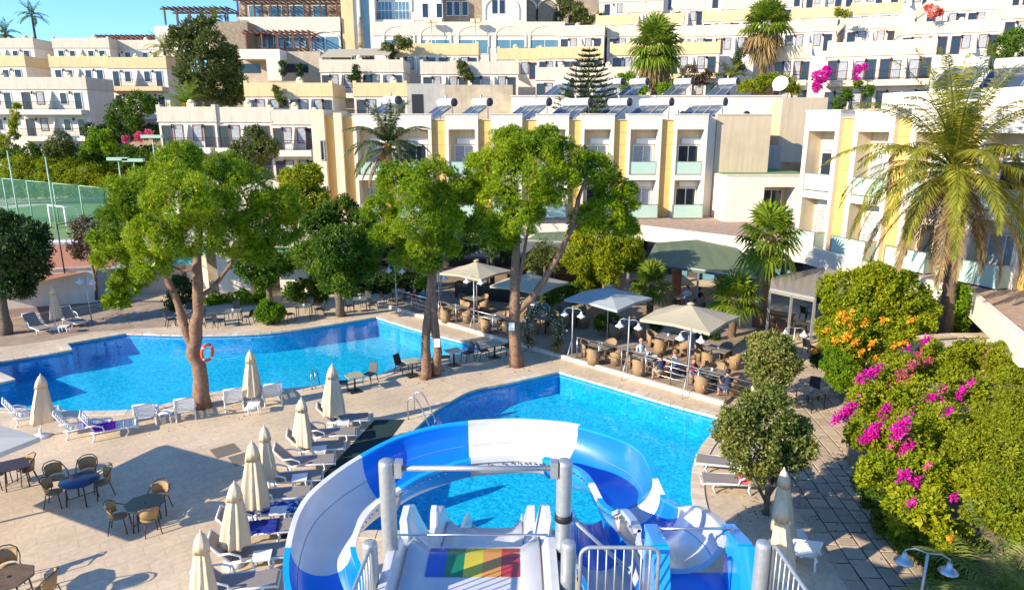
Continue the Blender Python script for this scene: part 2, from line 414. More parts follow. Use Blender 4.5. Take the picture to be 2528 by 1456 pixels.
# hill terrain and far land
def hill(x, y):
    if y < 66: return -2.6
    pts = [(66, 1.5), (72, 3.5), (80, 7), (90, 11), (100, 15), (112, 19), (125, 25), (145, 36), (200, 60), (320, 66), (700, 20)]
    r = 46
    for (a, za), (b, zb) in zip(pts, pts[1:]):
        if y < b: r = za + (zb - za) * (y - a) / (b - a); break
    f = 1 / (1 + math.exp(-(x + 62 - (y - 90) * .1) / 12))       # the hill dies away to the left
    base = min(r, 7.5 if y < 112 else 14)
    if y < 92: base = min(base, 1.0 if y < 87 else 7.5)
    r = base + (r - base) * f
    if y < 92:
        q = 1 / (1 + math.exp(min(40, (x + 41) / 1.5))) * (1 if y < 86 else (92 - y) / 6); r = r * (1 - q) + 1.0 * q
    return r - 1.2
xs = [-900, -500, -250, -160] + [-120 + 6 * i for i in range(46)] + [200, 300, 500, 900]
ys = [-300, -100, 0, 30, 65.9, 66] + [69 + 4 * i for i in range(26)] + [190, 230, 320, 500, 900]
mb = MB(); nx = len(xs)
mb.add([(x, y, hill(x, y) + (rnd.uniform(-.4, .4) if y > 70 else 0)) for y in ys for x in xs], [(j * nx + i, j * nx + i + 1, (j + 1) * nx + i + 1, (j + 1) * nx + i) for j in range(len(ys) - 1) for i in range(nx - 1)], 0, True)
ROCKY = mat('rocky_hillside', (.33, .24, .15), .95, var=.5, scale=.25, bump=.6, bscale=1.5)
struct(mb.build('terrain', ROCKY))
# road and sandy ground behind the left pool
struct(sheet('road', [G2(-200, 775), G2(-200, 735), G2(240, 690), G2(430, 690), G2(330, 735), G2(130, 765), G2(0, 790)], .004, mat('mauve_paving', (.26, .19, .19), .85, var=.2, scale=1.5)))
struct(sheet('sandy_ground', [G2(-60, 862), G2(-60, 800), G2(120, 772), G2(330, 740), G2(455, 742), G2(420, 806), G2(230, 818), G2(150, 836), G2(40, 852)], .008, mat('sandy_soil', (.36, .27, .19), .95, var=.35, scale=.9, bump=.4, bscale=6)))
struct(sheet('dark_green_mat', [G2(1000, 1035), G2(925, 1135), G2(800, 1240), G2(720, 1330), G2(690, 1330), G2(790, 1180), G2(925, 1036)], .006, mat('green_turf_carpet', (.012, .035, .035), .95, var=.25, scale=8)))
# sports court on its low terrace
CZ = 2.0
GREENC = mat('green_court', (.16, .27, .09), .9, var=.12, scale=.6); CLAY = mat('clay_court', (.46, .19, .10), .95, var=.12, scale=.9)
ca, cb = g(15, 715, CZ), g(232, 668, CZ)
far = [at(330, 480, 88), at(-60, 522, 76)]
mb = MB(); W0 = [Vector((ca.x - 22, ca.y - 4, 0)), Vector((cb.x, cb.y, 0)), Vector((cb.x + 4, cb.y + 3, 0)), Vector((-31, 95, 0)), Vector((-90, 84, 0))]
mb.prism([(p.x, p.y) for p in W0], -2, CZ, 0); struct(mb.build('court_terrace', GREYP))
def csheet(name, pts, dz, m): return struct(sheet(name, [G2(x, y, CZ) for x, y in pts], CZ + dz, m))
csheet('green_court', [(-150, 590), (330, 590), (330, 478), (100, 500), (-150, 530)], .012, GREENC)
csheet('clay_court', [(-150, 742), (15, 712), (228, 668), (290, 655), (290, 604), (-150, 604)], .008, CLAY)
csheet('court_line', [(-150, 606), (300, 596), (300, 590), (-150, 600)], .016, mat('white_line', (.7, .7, .66), .8))
csheet('court_kerb', [(-150, 534), (330, 482), (330, 476), (-150, 526)], .02, mat('white_line', (.7, .7, .66), .8))
w = thing('retaining_wall', 'low white retaining wall below the clay court', 'wall'); mb = MB()
a, b = Vector((W0[0].x, W0[0].y)), Vector((W0[1].x, W0[1].y)); d = (b - a).normalized(); nrm = Vector((d.y, -d.x))
q = [a + nrm * .25, b + nrm * .25, b + nrm * .01, a + nrm * .01]
MB().prism(q, -.1, CZ + .25).build('wall', WHITE, w); MB().prism([a + nrm * .32, b + nrm * .32, b, a], CZ + .252, CZ + .33).build('wall_cap', COPING, w)
# ---------------------------------------------------------------- stone path
right = [(2020, 905), (2050, 940), (2078, 985), (2084, 1060), (2090, 1140), (2104, 1160), (2137, 1241), (2172, 1286), (2210, 1342), (2248, 1376), (2298, 1427), (2380, 1520)]
left = [(2130, 1520), (2108, 1456), (2078, 1417), (2015, 1300), (1953, 1183), (1950, 1080), (1958, 960), (1972, 880)]
pp = [g(x, y) for x, y in right + left]; path = [(p.x, p.y) for p in pp]
sp = struct(sheet('stone_path', path, .004, mat('path_joint', (.09, .068, .05), .95, var=.4, scale=4)))
def inside(p, poly):
    c = False; n = len(poly)
    for i in range(n):
        (x1, y1), (x2, y2) = poly[i], poly[(i + 1) % n]
        if (y1 > p[1]) != (y2 > p[1]) and p[0] < (x2 - x1) * (p[1] - y1) / (y2 - y1) + x1: c = not c
    return c
PST = [mat('paving_stone_%d' % i, c, .8, var=.22, scale=3, bump=.25, bscale=25) for i, c in enumerate([(.45, .35, .245), (.50, .385, .27), (.42, .335, .245), (.53, .42, .30)])]
smesh = []
for k in range(4):
    mb = MB(); e = .04; vs = []
    for z, s in ((0, 1), (.7, 1), (1., 1 - e * 2)):
        for sx, sy in ((-1, -1), (1, -1), (1, 1), (-1, 1)): vs.append((sx * .5 * s + rnd.uniform(-.02, .02), sy * .5 * s + rnd.uniform(-.02, .02), z))
    fs = [(8, 9, 10, 11)] + [(o + i, o + (i + 1) % 4, o + 4 + (i + 1) % 4, o + 4 + i) for o in (0, 4) for i in range(4)]
    mb.add(vs, fs); smesh.append(mb.mesh('paving_stone', PST[k]))
ang = math.atan2(g(2078, 1417).y - g(1953, 1183).y, g(2078, 1417).x - g(1953, 1183).x) + R(4); ca_, sa_ = math.cos(ang), math.sin(ang)
lp = [(x * ca_ + y * sa_, -x * sa_ + y * ca_) for x, y in path]
u0, u1 = min(p[0] for p in lp), max(p[0] for p in lp); v0, v1 = min(p[1] for p in lp), max(p[1] for p in lp)
v = v0; stones = []
while v < v1:
    hgt = rnd.uniform(.34, .56); u = u0 + rnd.uniform(-.5, 0)
    while u < u1:
        wd = rnd.uniform(.38, .85)
        cells = [(u, v, wd, hgt)] if rnd.random() < .75 or wd < .55 else [(u, v, wd * .5, hgt), (u + wd * .5, v, wd * .5, hgt)]
        for uu, vv, ww, hh in cells:
            cu, cv = uu + ww / 2, vv + hh / 2; X, Y = cu * ca_ - cv * sa_, cu * sa_ + cv * ca_
            cs = [(cu + i * ww * .42, cv + j * hh * .42) for i in (-1, 1) for j in (-1, 1)]
            if inside((X, Y), path) or any(inside((a * ca_ - b * sa_, a * sa_ + b * ca_), path) for a, b in cs):
                stones.append((Vector((X, Y)).length, X, Y, ww - .04, hh - .04))
        u += wd
    v += hgt
stones.sort(); rest = MB()
for i, (_, X, Y, ww, hh) in enumerate(stones):
    rz = ang + rnd.uniform(-.02, .02)
    if i < 296:
        o = link('paving_stone', smesh[rnd.randrange(4)], sp); o.location = (X, Y, -.012); o.scale = (ww, hh, .036 + rnd.uniform(0, .012)); o.rotation_euler = (rnd.uniform(-.006, .006), rnd.uniform(-.006, .006), rz)
    else: rest.box(-ww / 2, ww / 2, -hh / 2, hh / 2, -.01, .03 + rnd.uniform(0, .008), rnd.randrange(4), Matrix.Translation((X, Y, 0)) @ Matrix.Rotation(rz, 4, 'Z'))
if rest.v: o = rest.build('paving_stones', PST, sp); o['kind'] = 'stuff'
# planting bed rising to the right of the path
bd = [g(x, y) for x, y in right]; mb = MB(); k = len(bd); vs = []
for off, z in ((0, -.05), (.05, .22), (1.2, .9), (3., 1.6), (9, 2.0), (25, 2.2)):
    for i, p in enumerate(bd):
        t = (bd[min(i + 1, k - 1)] - bd[max(i - 1, 0)]).normalized(); dn = Vector((-t.y, t.x, 0)); dn = -dn if dn.x < 0 else dn
        dn = (dn * .5 + Vector((.9, .1, 0))).normalized()
        vs.append((p.x + dn.x * off, p.y + dn.y * off, z))
mb.add(vs, [(j * k + i, j * k + i + 1, (j + 1) * k + i + 1, (j + 1) * k + i) for j in range(5) for i in range(k - 1)], 0, True)
struct(mb.build('planting_bed', SOIL))
# hotel podium: flat gravel terrace above the restaurant
PZ = 3.8
GRAVEL = mat('pinkish_gravel', (.42, .29, .21), .95, var=.35, scale=3, bump=.5, bscale=20)
pod = [(-24, 51.8), G2(1568, 556, PZ)[:2], G2(1794, 583, PZ)[:2], G2(1983, 607, PZ)[:2], G2(2194, 664, PZ)[:2], G2(2400, 725, PZ)[:2], G2(2528, 835, PZ)[:2], (26, 18), (48, 30), (48, 66), (-24, 66)]
mb = MB(); mb.prism(pod, 2.75, PZ - .2, 0, 1); struct(mb.build('hotel_terrace', [WHITE, GRAVEL]))
pv = [Vector(p) for p in pod[:7]]; mb = MB()
for a, b in zip(pv, pv[1:]):
    d = (b - a).normalized(); nn = Vector((-d.y, d.x)) * .22
    mb.prism([a - nn * .1, b - nn * .1, b + nn, a + nn], PZ - .21, PZ + .04, 0)
w = mb.build('terrace_parapet', WHITE); tag(w, 'white parapet edging the gravel terrace above the restaurant', 'parapet')
# restaurant back wall, set back, interior shade put into its colour, and columns
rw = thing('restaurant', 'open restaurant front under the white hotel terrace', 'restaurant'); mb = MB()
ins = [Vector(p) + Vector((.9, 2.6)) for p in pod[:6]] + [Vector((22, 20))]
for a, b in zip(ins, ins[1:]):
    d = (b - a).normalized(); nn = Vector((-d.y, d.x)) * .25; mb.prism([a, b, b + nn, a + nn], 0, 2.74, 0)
mb.build('back_wall', mat('shaded_interior', (.055, .05, .05), .6, var=.3, scale=1.2), rw)
for a, b in zip(pv[:5], pv[1:6]):
    L = (b - a).length; kx = max(1, int(L / 4.5))
    for i in range(kx):
        p = a.lerp(b, (i + .5) / kx); d = (b - a).normalized(); p = p + Vector((-d.y, d.x)) * .3
        MB().box(p.x - .17, p.x + .17, p.y - .17, p.y + .17, 0, 2.748).build('column', BEIGE, rw)
for a, b, m_ in zip(ins[1:], ins[2:5], (0, 1, 2)):
    for f in (.2, .5, .8):
        p = a.lerp(b, f); d = (b - a).normalized(); q = p + Vector((d.y, -d.x)) * .06
        mbw = MB(); mbw.bar((q.x - d.x * .7, q.y - d.y * .7, 1.15), (q.x + d.x * .7, q.y + d.y * .7, 1.15), .05, 2.2); mbw.build('door_glass', TEALGLASS, rw)
# plinth of the restaurant terrace with its pale edge
tA, tB = g(955, 757), g(1790, 998.5); td = (tB - tA).normalized(); tn = Vector((td.y, -td.x, 0)); tn = tn if tn.y < 0 else -tn
TZ = .12
tp = [tA, tA.lerp(tB, .3), tA.lerp(tB, .58), tB, tB + Vector((5, 6.5, 0)), Vector((15.5, 44, 0)), Vector((9, 49.5, 0)), Vector((-9, 51, 0))]
mb = MB(); mb.prism([(p.x, p.y) for p in tp], -.02, TZ); struct(mb.build('restaurant_terrace', tilemat('terrace_tile', (.40, .30, .21), (.36, .27, .19), (.24, .18, .13), 1., R(-43), w=.6, h=.6, mott=.2)))
mb = MB(); e0, e1 = tA + tn * .02, tB + tn * .02
mb.prism([(p.x, p.y) for p in (e0, e1, e1 + tn * .16, e0 + tn * .16)], -.02, TZ + .06); struct(mb.build('terrace_kerb', COPINGW))
# curved garden wall below the date palm
cw = thing('garden_wall', 'curved pale garden wall half hidden by bougainvillea', 'wall'); cpts = [g(x, y, 2.2) for x, y in [(2160, 884), (2185, 866), (2225, 848), (2290, 834), (2360, 829), (2440, 829), (2528, 837), (2640, 850)]]
mb = MB(); mt_ = MB()
for a, b in zip(cpts, cpts[1:]):
    d = (b - a).normalized(); nn = Vector((-d.y, d.x, 0)) * .3
    mb.prism([(p.x, p.y) for p in (a, b, b + nn, a + nn)], 0, 2.14); nn2 = nn * .25; mt_.prism([(p.x, p.y) for p in (a - nn2, b - nn2, b + nn + nn2, a + nn + nn2)], 2.141, 2.22)
mb.build('wall', WHITE, cw); mt_.build('wall_cap', COPING, cw)
ub = MB(); ub.prism([(p.x, p.y + .3) for p in cpts] + [(30, 22), (30, 45), (cpts[0].x + 2.6, cpts[0].y + 6)], -.01, 1.9); struct(ub.build('upper_bed', SOIL))
# ================================================================ BUILDINGS
def frame_mesh(w, h, nx_=1, fr=.07, dep=.07, m=FRAMEW, nz_=1):
    mb = MB()
    mb.box(-w / 2, w / 2, -dep, 0, 0, fr); mb.box(-w / 2, w / 2, -dep, 0, h - fr, h)
    for i in range(nx_ + 1):
        x = -w / 2 + fr / 2 + (w - fr) * i / nx_; mb.box(x - fr / 2, x + fr / 2, -dep, 0, fr, h - fr)
    for i in range(1, nz_):
        z = h * i / nz_; mb.box(-w / 2 + fr, w / 2 - fr, -dep * .9, 0, z - fr / 2, z + fr / 2)
    return mb.mesh('window', m)
def pane_mesh(w, h, m, fr=.07, y=-.02):
    return MB().box(-w / 2 + fr, w / 2 - fr, y - .012, y, fr, h - fr).mesh('pane', m)
WM = {}
def window(parent, x, y, z, kind, name='window'):
    if kind not in WM:
        w, h, n_, fm, gm, nz_ = {'door': (1.02, 2.15, 1, WOODRED, GLASS, 1), 'win': (.95, 1.5, 1, FRAMEW, GLASS, 1), 'tallwin': (.95, 2.0, 1, WOODRED, CURTAIN, 1), 'doorw': (1.02, 2.15, 1, FRAMEW, GLASS, 1), 'winc': (.95, 1.6, 1, WOODRED, CURTAIN, 1),
            'slide': (1.7, 2.3, 2, FRAMEW, GLASS, 1), 'slidec': (1.7, 2.3, 2, FRAMEW, CURTAIN, 1), 'big': (2.3, 2.6, 4, FRAMEW, TEALGLASS, 2), 'slit': (.35, 1.6, 1, GREYP, GLASS, 1), 'teal': (2.2, 2.0, 1, FRAMEW, TEALGLASS, 1)}[kind]
        WM[kind] = (frame_mesh(w, h, n_, m=fm, nz_=nz_), pane_mesh(w, h, gm))
    f = link(name, WM[kind][0], parent); f.location = (x, y, z); link('pane', WM[kind][1], f); return f
fin = MB()
fin.add([(-.09, 0, 0), (.09, 0, 0), (-.09, -1.15, 0), (.09, -1.15, 0), (-.09, 0, 2.25), (.09, 0, 2.25), (-.09, -.12, 2.25), (.09, -.12, 2.25)], [(0, 1, 3, 2), (4, 6, 7, 5), (2, 3, 7, 6), (0, 2, 6, 4), (1, 5, 7, 3)])
FIN = {id(m): fin.mesh('divider', m) for m in (WHITE, CREAM)}
LAMPM = MB().lathe([(.02, .25), (.1, .2), (.12, 0), (.05, -.12)], 6, (0, -.16, 0)).box(-.03, .03, -.16, 0, .22, .27).mesh('wall_lamp', IRON)
VENT = MB().box(-.45, .45, -.35, .35, 0, .5).lathe([(.48, .5), (.42, .7), (.2, .86), (.02, .9)], 10).mesh('roof_vent', [CREAM])
def railing_mesh(L, n=None):
    mb = MB(); n = n or max(4, int(L / .16)); mb.box(0, L, -.02, .02, .93, .98); mb.box(0, L, -.015, .015, .08, .11)
    for i in range(n + 1): x = L * i / n; mb.box(x - .011, x + .011, -.011, .011, 0, .94)
    return mb.mesh('railing', IRON)
def terrace_block(label, x0, y0, Y0, x1, a=0, dep=6.5, band=WHITE, wall=WHITE, units=1, rows=1, balc=(), drop=9, kinds=('door', 'winc', 'winc', 'door'), vents=1, rail=True):
    p = at(x0, y0, Y0); a = R(a); dx, dy = math.cos(a), -math.sin(a)
    # width: walk along the facade until the survey column x1 is reached
    k = (x1 - CX) / F; c = math.cos(TH); s_ = math.sin(TH); zc = p.z - H
    # px = u*f ; u = X / (Y*cos - (z-H)*sin)
    lam = (k * (p.y * c - zc * s_) - p.x) / (dx - k * dy * c); W = lam
    t = thing('terrace_house', label, 'house', p, -a, 'stepped hotel room blocks on the hillside')
    h = 1.35; mb = MB(); mb.box(0, W, 0, dep, -drop, -h); mb.build('wall', wall, t)
    mb = MB(); mb.box(-.07, W + .07, -.07, dep + .07, -h, 0); mb.box(-.12, W + .12, -.12, dep + .12, -h - .12, -h + .0015)
    for cx in (-.07, W + .07 - .4): mb.prism([(cx, -.07), (cx + .4, -.07), (cx + .4, .35), (cx, .35)], 0, .22)
    mb.build('parapet_band', BANDW if band is WHITE else band, t)
    st = 3.25
    for r in range(rows):
        fz = -h - .15 - 2.45 - r * st
        for u in range(units):
            L = W / units; ox = u * L
            sgn = kinds
            for f_, kd in zip((.13, .33, .66, .86), sgn):
                window(t, ox + L * f_, 0, fz + (0 if kd.startswith('door') or kd == 'tallwin' else .62), kd)
            d = link('divider', FIN[id(WHITE)], t); d.location = (ox + L * .5, 0, fz)
            for f_ in (.23, .76): l_ = link('wall_lamp', LAMPM, t); l_.location = (ox + L * f_, 0, fz + 2.0)
        if r in balc:
            mb = MB(); mb.box(.2, W - .3, -1.35, -.0, fz - .62, fz - .02); mb.build('balcony', band if band is not WHITE else wall, t)
            if rail:
                ro = link('railing', railing_mesh(W - .5), t); ro.location = (.2, -1.28, fz - .01)
    for v in range(vents):
        o = link('roof_vent', VENT, t); o.location = (W * rnd.uniform(.3, .7), dep * .45, 0); o.scale = (.8, .8, .9)
    return t
TB = terrace_block
w_ = WHITE; y_ = YELLOW; bw = BANDW
DK = ('doorw', 'win', 'win', 'doorw')
TB('grey white house block at the left edge with two railed balconies above the hedge', 33, 191, 90, 210, 0, 6, w_, w_, 1, 3, (0, 1), 13, ('door', 'winc', 'win', 'doorw'))
TB('narrow white house block cut by the left edge beside the railed balconies', -120, 191, 90.6, 32, 0, 6, w_, w_, 1, 3, (0,), 13, DK)
TB('yellow banded house block with a railed balcony left of the big olive green tree', 262, 142, 101, 408, 0, 6.5, y_, w_, 1, 2, (0,), 12, ('doorw', 'win', 'win', 'doorw'))
TB('yellow banded house block directly above the grey white block at the left', 120, 139, 101.4, 261, 0, 6, y_, w_, 1, 2, (), 12, DK)
TB('short yellow banded house block touching the left edge', -90, 138, 101, 59, 0, 6, y_, w_, 1, 2, (), 12, DK)
TB('topmost grey white house block at the left edge under the two far palms', -60, 95, 115, 80, 0, 7, w_, w_, 1, 1, (), 12, DK)
TB('topmost grey white house block second from the left against the sky', 128, 95, 115, 267, 0, 6, w_, w_, 1, 1, (), 12, DK)
TB('topmost grey white house block half in shadow below the long low pergola', 268, 100, 117.5, 400, 0, 6, w_, w_, 1, 1, (), 12, DK)
TB('white house block with railed balcony behind the grey green tree left of the hotel', 387, 264, 71, 530, 0, 5.5, w_, w_, 1, 2, (0,), 11)
TB('white house block with railed balcony just left of the hotel end wall', 530, 265, 71.2, 667, 0, 5.5, w_, w_, 1, 2, (0,), 11)
TB('single white house block squeezed against the yellow striped hotel end wall', 668, 271, 71.2, 778, 0, 6, w_, w_, 1, 2, (0,), 11)
TB('yellow banded house block right of the big olive green tree', 603, 205, 79, 819, 0, 6, y_, w_, 2, 1, (0,), 10)
TB('yellow banded house block beside the blue grey gable with a dark door', 872, 205, 79.5, 1003, 0, 5, y_, w_, 1, 1, (0,), 10)
TB('white house block below the white awnings with bare climbing plants on it', 789, 148, 88, 994, 0, 6, w_, w_, 2, 1, (0,), 10)
TB('white house block with a dry bush on its roof line in mid hill', 1038, 153, 88.4, 1279, 0, 6, w_, w_, 2, 1, (), 10)
TB('yellow banded house block under the arched hall with a leafy shrub at its left', 977, 108, 97, 1180, 0, 6, y_, w_, 2, 1, (), 10)
TB('yellow banded house block under the right arches of the hall', 1228, 120, 97.3, 1330, 0, 6, y_, w_, 1, 1, (), 10)
TB('yellow banded house block directly behind the tip of the Norfolk pine', 1331, 117, 94, 1488, 6, 6, y_, w_, 2, 1, (), 10)
TB('white house block half hidden by the lower left of the Norfolk pine', 1323, 167, 84, 1420, 6, 6, w_, w_, 1, 1, (), 9)
TB('white house block between the Norfolk pine and the shaggy fan palm', 1421, 167, 83.6, 1590, 8, 6, w_, w_, 1, 1, (), 9)
TB('yellow banded house block left of the shaggy fan palm on the hill', 1507, 109, 95.4, 1646, 10, 6, y_, w_, 1, 1, (), 10)
TB('yellow banded house block with a flowered balcony right of the shaggy fan palm', 1648, 107, 95, 1778, 15, 8, y_, w_, 1, 2, (0,), 11)
TB('white house block below the rocky slope right of the arched hall', 1379, 65, 105, 1492, 12, 7, w_, w_, 1, 1, (), 11)
TB('white house block above the crown of the shaggy fan palm', 1500, 65, 105.4, 1614, 12, 7, w_, w_, 1, 1, (), 11)
TB('long white house block left of the tall yellowing palm', 1665, 66, 104, 1868, 14, 7, w_, w_, 2, 1, (), 11)
TB('yellow banded house block above the white block left of the shaggy fan palm', 1472, 40, 115, 1576, 14, 7, y_, w_, 1, 1, (), 11)
TB('yellow banded house block high above the shaggy fan palm', 1602, 36, 115, 1689, 14, 6, y_, w_, 1, 1, (), 11)
TB('long yellow banded house block behind the top of the tall yellowing palm', 1735, 30, 114, 1932, 15, 7, y_, w_, 2, 1, (), 11)
TB('highest white house block beside the rocks at the top', 1540, 10, 124, 1637, 14, 6, w_, w_, 1, 1, (), 11)
TB('highest white house block second from the rocks at the top', 1659, 3, 123.6, 1741, 14, 7, w_, w_, 1, 1, (), 11)
TB('highest white house block cut by the top edge', 1786, 2, 123, 1960, 14, 7, w_, w_, 2, 1, (), 11)
TB('white house block right of the tall yellowing palm', 1934, 54, 100, 2067, 17, 7, w_, w_, 1, 1, (), 11, ('door', 'winc', 'winc', 'door'))
TB('white house block with dark doors behind the cream block on the right', 2088, 46, 99, 2227, 18, 8, w_, w_, 1, 1, (), 11, ('door', 'winc', 'winc', 'door'))
TB('yellow banded house block above the white block right of the tall yellowing palm', 1958, 22, 110, 2086, 17, 6, y_, w_, 1, 1, (), 11)
TB('yellow banded house block at the top right with a small potted bush beside it', 2103, 12, 109, 2229, 18, 8, y_, w_, 1, 1, (), 11)
TB('cream house block shaded by the tall yellowing palm', 1918, 115, 86, 2004, 20, 7, CREAM, w_, 1, 2, (0,), 10)
TB('big cream house block with a long flowered balcony behind the date palm', 2045, 107, 78, 2312, 24, 8, CREAM, w_, 2, 2, (0, 1), 11, ('door', 'tallwin', 'tallwin', 'door'))
TB('white house block on the upper right with red flowers at its left end', 2229, 57, 92, 2478, 20, 8, w_, w_, 2, 1, (), 11)
TB('white house block at the top right corner', 2290, 4, 103, 2500, 20, 8, w_, w_, 2, 1, (), 11)
TB('white house block rising past the right edge', 2480, 16, 88, 2640, 20, 8, w_, w_, 1, 1, (), 11)

TB('white house block along the top edge above the rocks', 1640, -32, 133, 1790, 14, 7, w_, w_, 1, 1, (), 11)
TB('yellow banded house block along the top edge left of the yellowing palm', 1795, -34, 133, 1985, 15, 7, y_, w_, 2, 1, (), 11)
TB('white house block along the top edge right of the yellowing palm', 1990, -38, 128, 2190, 17, 7, w_, w_, 2, 1, (), 11)
TB('white house block along the top edge above the red flowering bush', 2200, -44, 120, 2420, 19, 7, w_, w_, 2, 1, (), 11)
TB('white house block in the topmost right corner', 2425, -50, 112, 2640, 20, 7, w_, w_, 2, 1, (), 11)
TB('white house block behind the rocks at the top edge', 1480, -14, 134, 1636, 12, 7, w_, w_, 1, 1, (), 11)
def wb(mb, x0, x1, yt, yb, Y, dep, mi=0):
    a, b = at(x0, yt, Y), at(x1, yt, Y); zb = at(x0, yb, Y).z
    mb.box(a.x, b.x, Y, Y + dep, zb, a.z, mi); return a.x, b.x, zb, a.z
# shaded gable coloured grey and pale stone wall behind the hotel roof
t = thing('service_building', 'blue grey shaded building with a dark door behind the hotel roof', 'building'); mb = MB()
x0, x1, z0, z1 = wb(mb, 1004, 1098, 207, 300, 77, 8); mb.build('wall', GREYP, t)  # shade on this side put into the grey plaster colour
MB().box(x0 + .5, x0 + 1.7, 76.94, 77.2, z1 - 6, z1 - 1.1).build('door', IRON, t)
t = thing('rubble_wall_house', 'sand coloured rough rendered block above the hotel solar panels', 'building'); mb = MB(); wb(mb, 1098, 1266, 210, 300, 76, 9)
mb.build('wall', mat('rough_sand_render', (.50, .41, .29), .95, var=.3, scale=.6, streak=.2, bump=.5, bscale=6), t)
# second hotel wing
t = thing('rear_hotel_wing', 'long low white hotel wing behind the main roof carrying solar tanks', 'hotel wing'); mb = MB()
x0, x1, z0, z1 = wb(mb, 1262, 1932, 239, 300, 67, 12); mb.build('wall', WHITE, t); RZ2 = z1
MB().box(x0 - .1, x1 + .1, 66.9, 79.1, z1 + .002, z1 + .12).build('roof_slab', COPINGW, t)
mb = MB(); x0, x1, z0, z1 = wb(mb, 1933, 2045, 241, 400, 64, 8); mb.build('shaded_end_block', BEIGE, t)  # shaded end of the white wing, its shade coloured in as beige
# ---------------------------------------------------------------- main hotel
def balustrade(t, x0, x1, y, z, h=1.02, ret=0):
    mb = MB(); mb.box(x0, x1, y - .02, y, z + .06, z + h)
    if ret: mb.box(x1 - .02, x1, y + .004, y + ret, z + .06, z + h)
    b = mb.build('balustrade', MINT, t)
    mb = MB(); mb.box(x0, x1, y - .035, y + .015, z + h + .002, z + h + .05)
    for xx in (x0, x1 - .05): mb.box(xx, xx + .05, y - .07, y - .022, z - .05, z + h)
    if ret: mb.box(x1 - .03, x1 + .02, y + .02, y + ret, z + h + .002, z + h + .05)
    mb.build('handrail', STEEL, b)
ZF = (3.6, 7.05); ZT = 11.75
def bay(t, x0, x1, ground=True, pil=.26, dep=1.15, gl=True, ret=1.2, flip=False, top=ZT):
    """white framed bay with a recessed room balcony on two floors"""
    mb = MB(); mb.box(x0, x1, 0, dep, 10.62, top); mb.box(x0, x0 + pil, 0, dep, ZF[0], 10.618); mb.box(x1 - pil, x1, 0, dep, ZF[0], 10.618)
    mb.box(x0 + pil, x1 - pil, .004, dep, 6.62, 7.04); mb.build('bay_frame', WHITE, t)
    mb = MB(); mb.box(x0 - .05, x1 + .05, -.06, dep, top + .002, top + .09); mb.build('roof_coping', COPINGW, t)
    a, b = x0 + pil, x1 - pil; mb = MB(); mb.box(a, b, dep + .003, dep + .3, ZF[0], 10.61); mb.box(a + .003, a + .05, .03, dep, ZF[0], 6.615); mb.box(a + .003, a + .05, .03, dep, 7.043, 10.615)
    mb.build('balcony_back', CREAM, t)
    for fi, z in enumerate(ZF):
        c = (a + b) / 2 + (.0 if flip else .15); window(t, c, dep, z + .02, 'slidec' if rnd.random() < .55 else 'slide')
        MB().box(c - .6, c + .95, dep - .16, dep - .01, z + 2.42, z + 2.85).build('blind_box', FRAMEW, t)
        if gl:
            if fi == 0: balustrade(t, a - .25, b + .1, -.75, z, 1.1, ret); MB().box(a - .25, b + .1, -.8, -.003, z - .2, z + .0).build('balcony_slab', WHITE, t)
            else: balustrade(t, a, b, .12, z)
def panels(t, x0, x1, top=11.35, y=.3):
    z = ZF[0]; MB().box(x0, x1, y + .05, y + .4, ZF[0], top).build('panel_backing', OCHRE, t)
    n = 8; hh = (top - z) / n
    for i in range(n): MB().box(x0 + .004, x1 - .004, y, y + .048, z + i * hh + .012, z + (i + 1) * hh - .012).build('ochre_panel', OCHRE, t)
    MB().box(x0, x1, y - .1, y + 1, top + .002, top + .06).build('roof_coping', COPINGW, t)
HY = 56.0
ht = thing('hotel_building', 'cream and white hotel with ochre stripes and mint glass balconies behind the pines', 'hotel', (0, HY, 0))
hx = lambda x: at(x, 400, HY).x
xb = [(876, 1067), (1101, 1181), (1212, 1289), (1324, 1403), (1433, 1514), (1546, 1630), (1660, 1742)]
mb = MB(); mb.box(hx(878), hx(1740), 1.95, 12, 1.5, 11.3); mb.build('wall', WHITE, ht)
for i, (a, b) in enumerate(xb):
    if i == 0:
        m_ = (hx(a) + hx(b)) / 2; bay(ht, hx(a), m_ - .01); bay(ht, m_ + .01, hx(b))
    else: bay(ht, hx(a), hx(b))
for (a, b), (c, d) in zip(xb, xb[1:]): panels(ht, hx(b) + .01, hx(c) - .01)
for x0, x1, yy, m_, top in ((776, 808, -.2, CREAM, 12.15), (808.4, 830, .35, OCHRE, 11.7), (830.4, 850, -.1, CREAM, 11.9), (850.4, 875, .35, OCHRE, 11.6)):
    MB().box(hx(x0), hx(x1), yy, 8, .5, top).build('end_stripe', m_, ht)
for z in (4.6, 8.2): window(ht, hx(800), -.2, z, 'slit')
mb = MB(); mb.box(hx(1744), hx(1770), 1.0, 11, 1.5, 11.6); mb.build('end_wall', WHITE, ht)
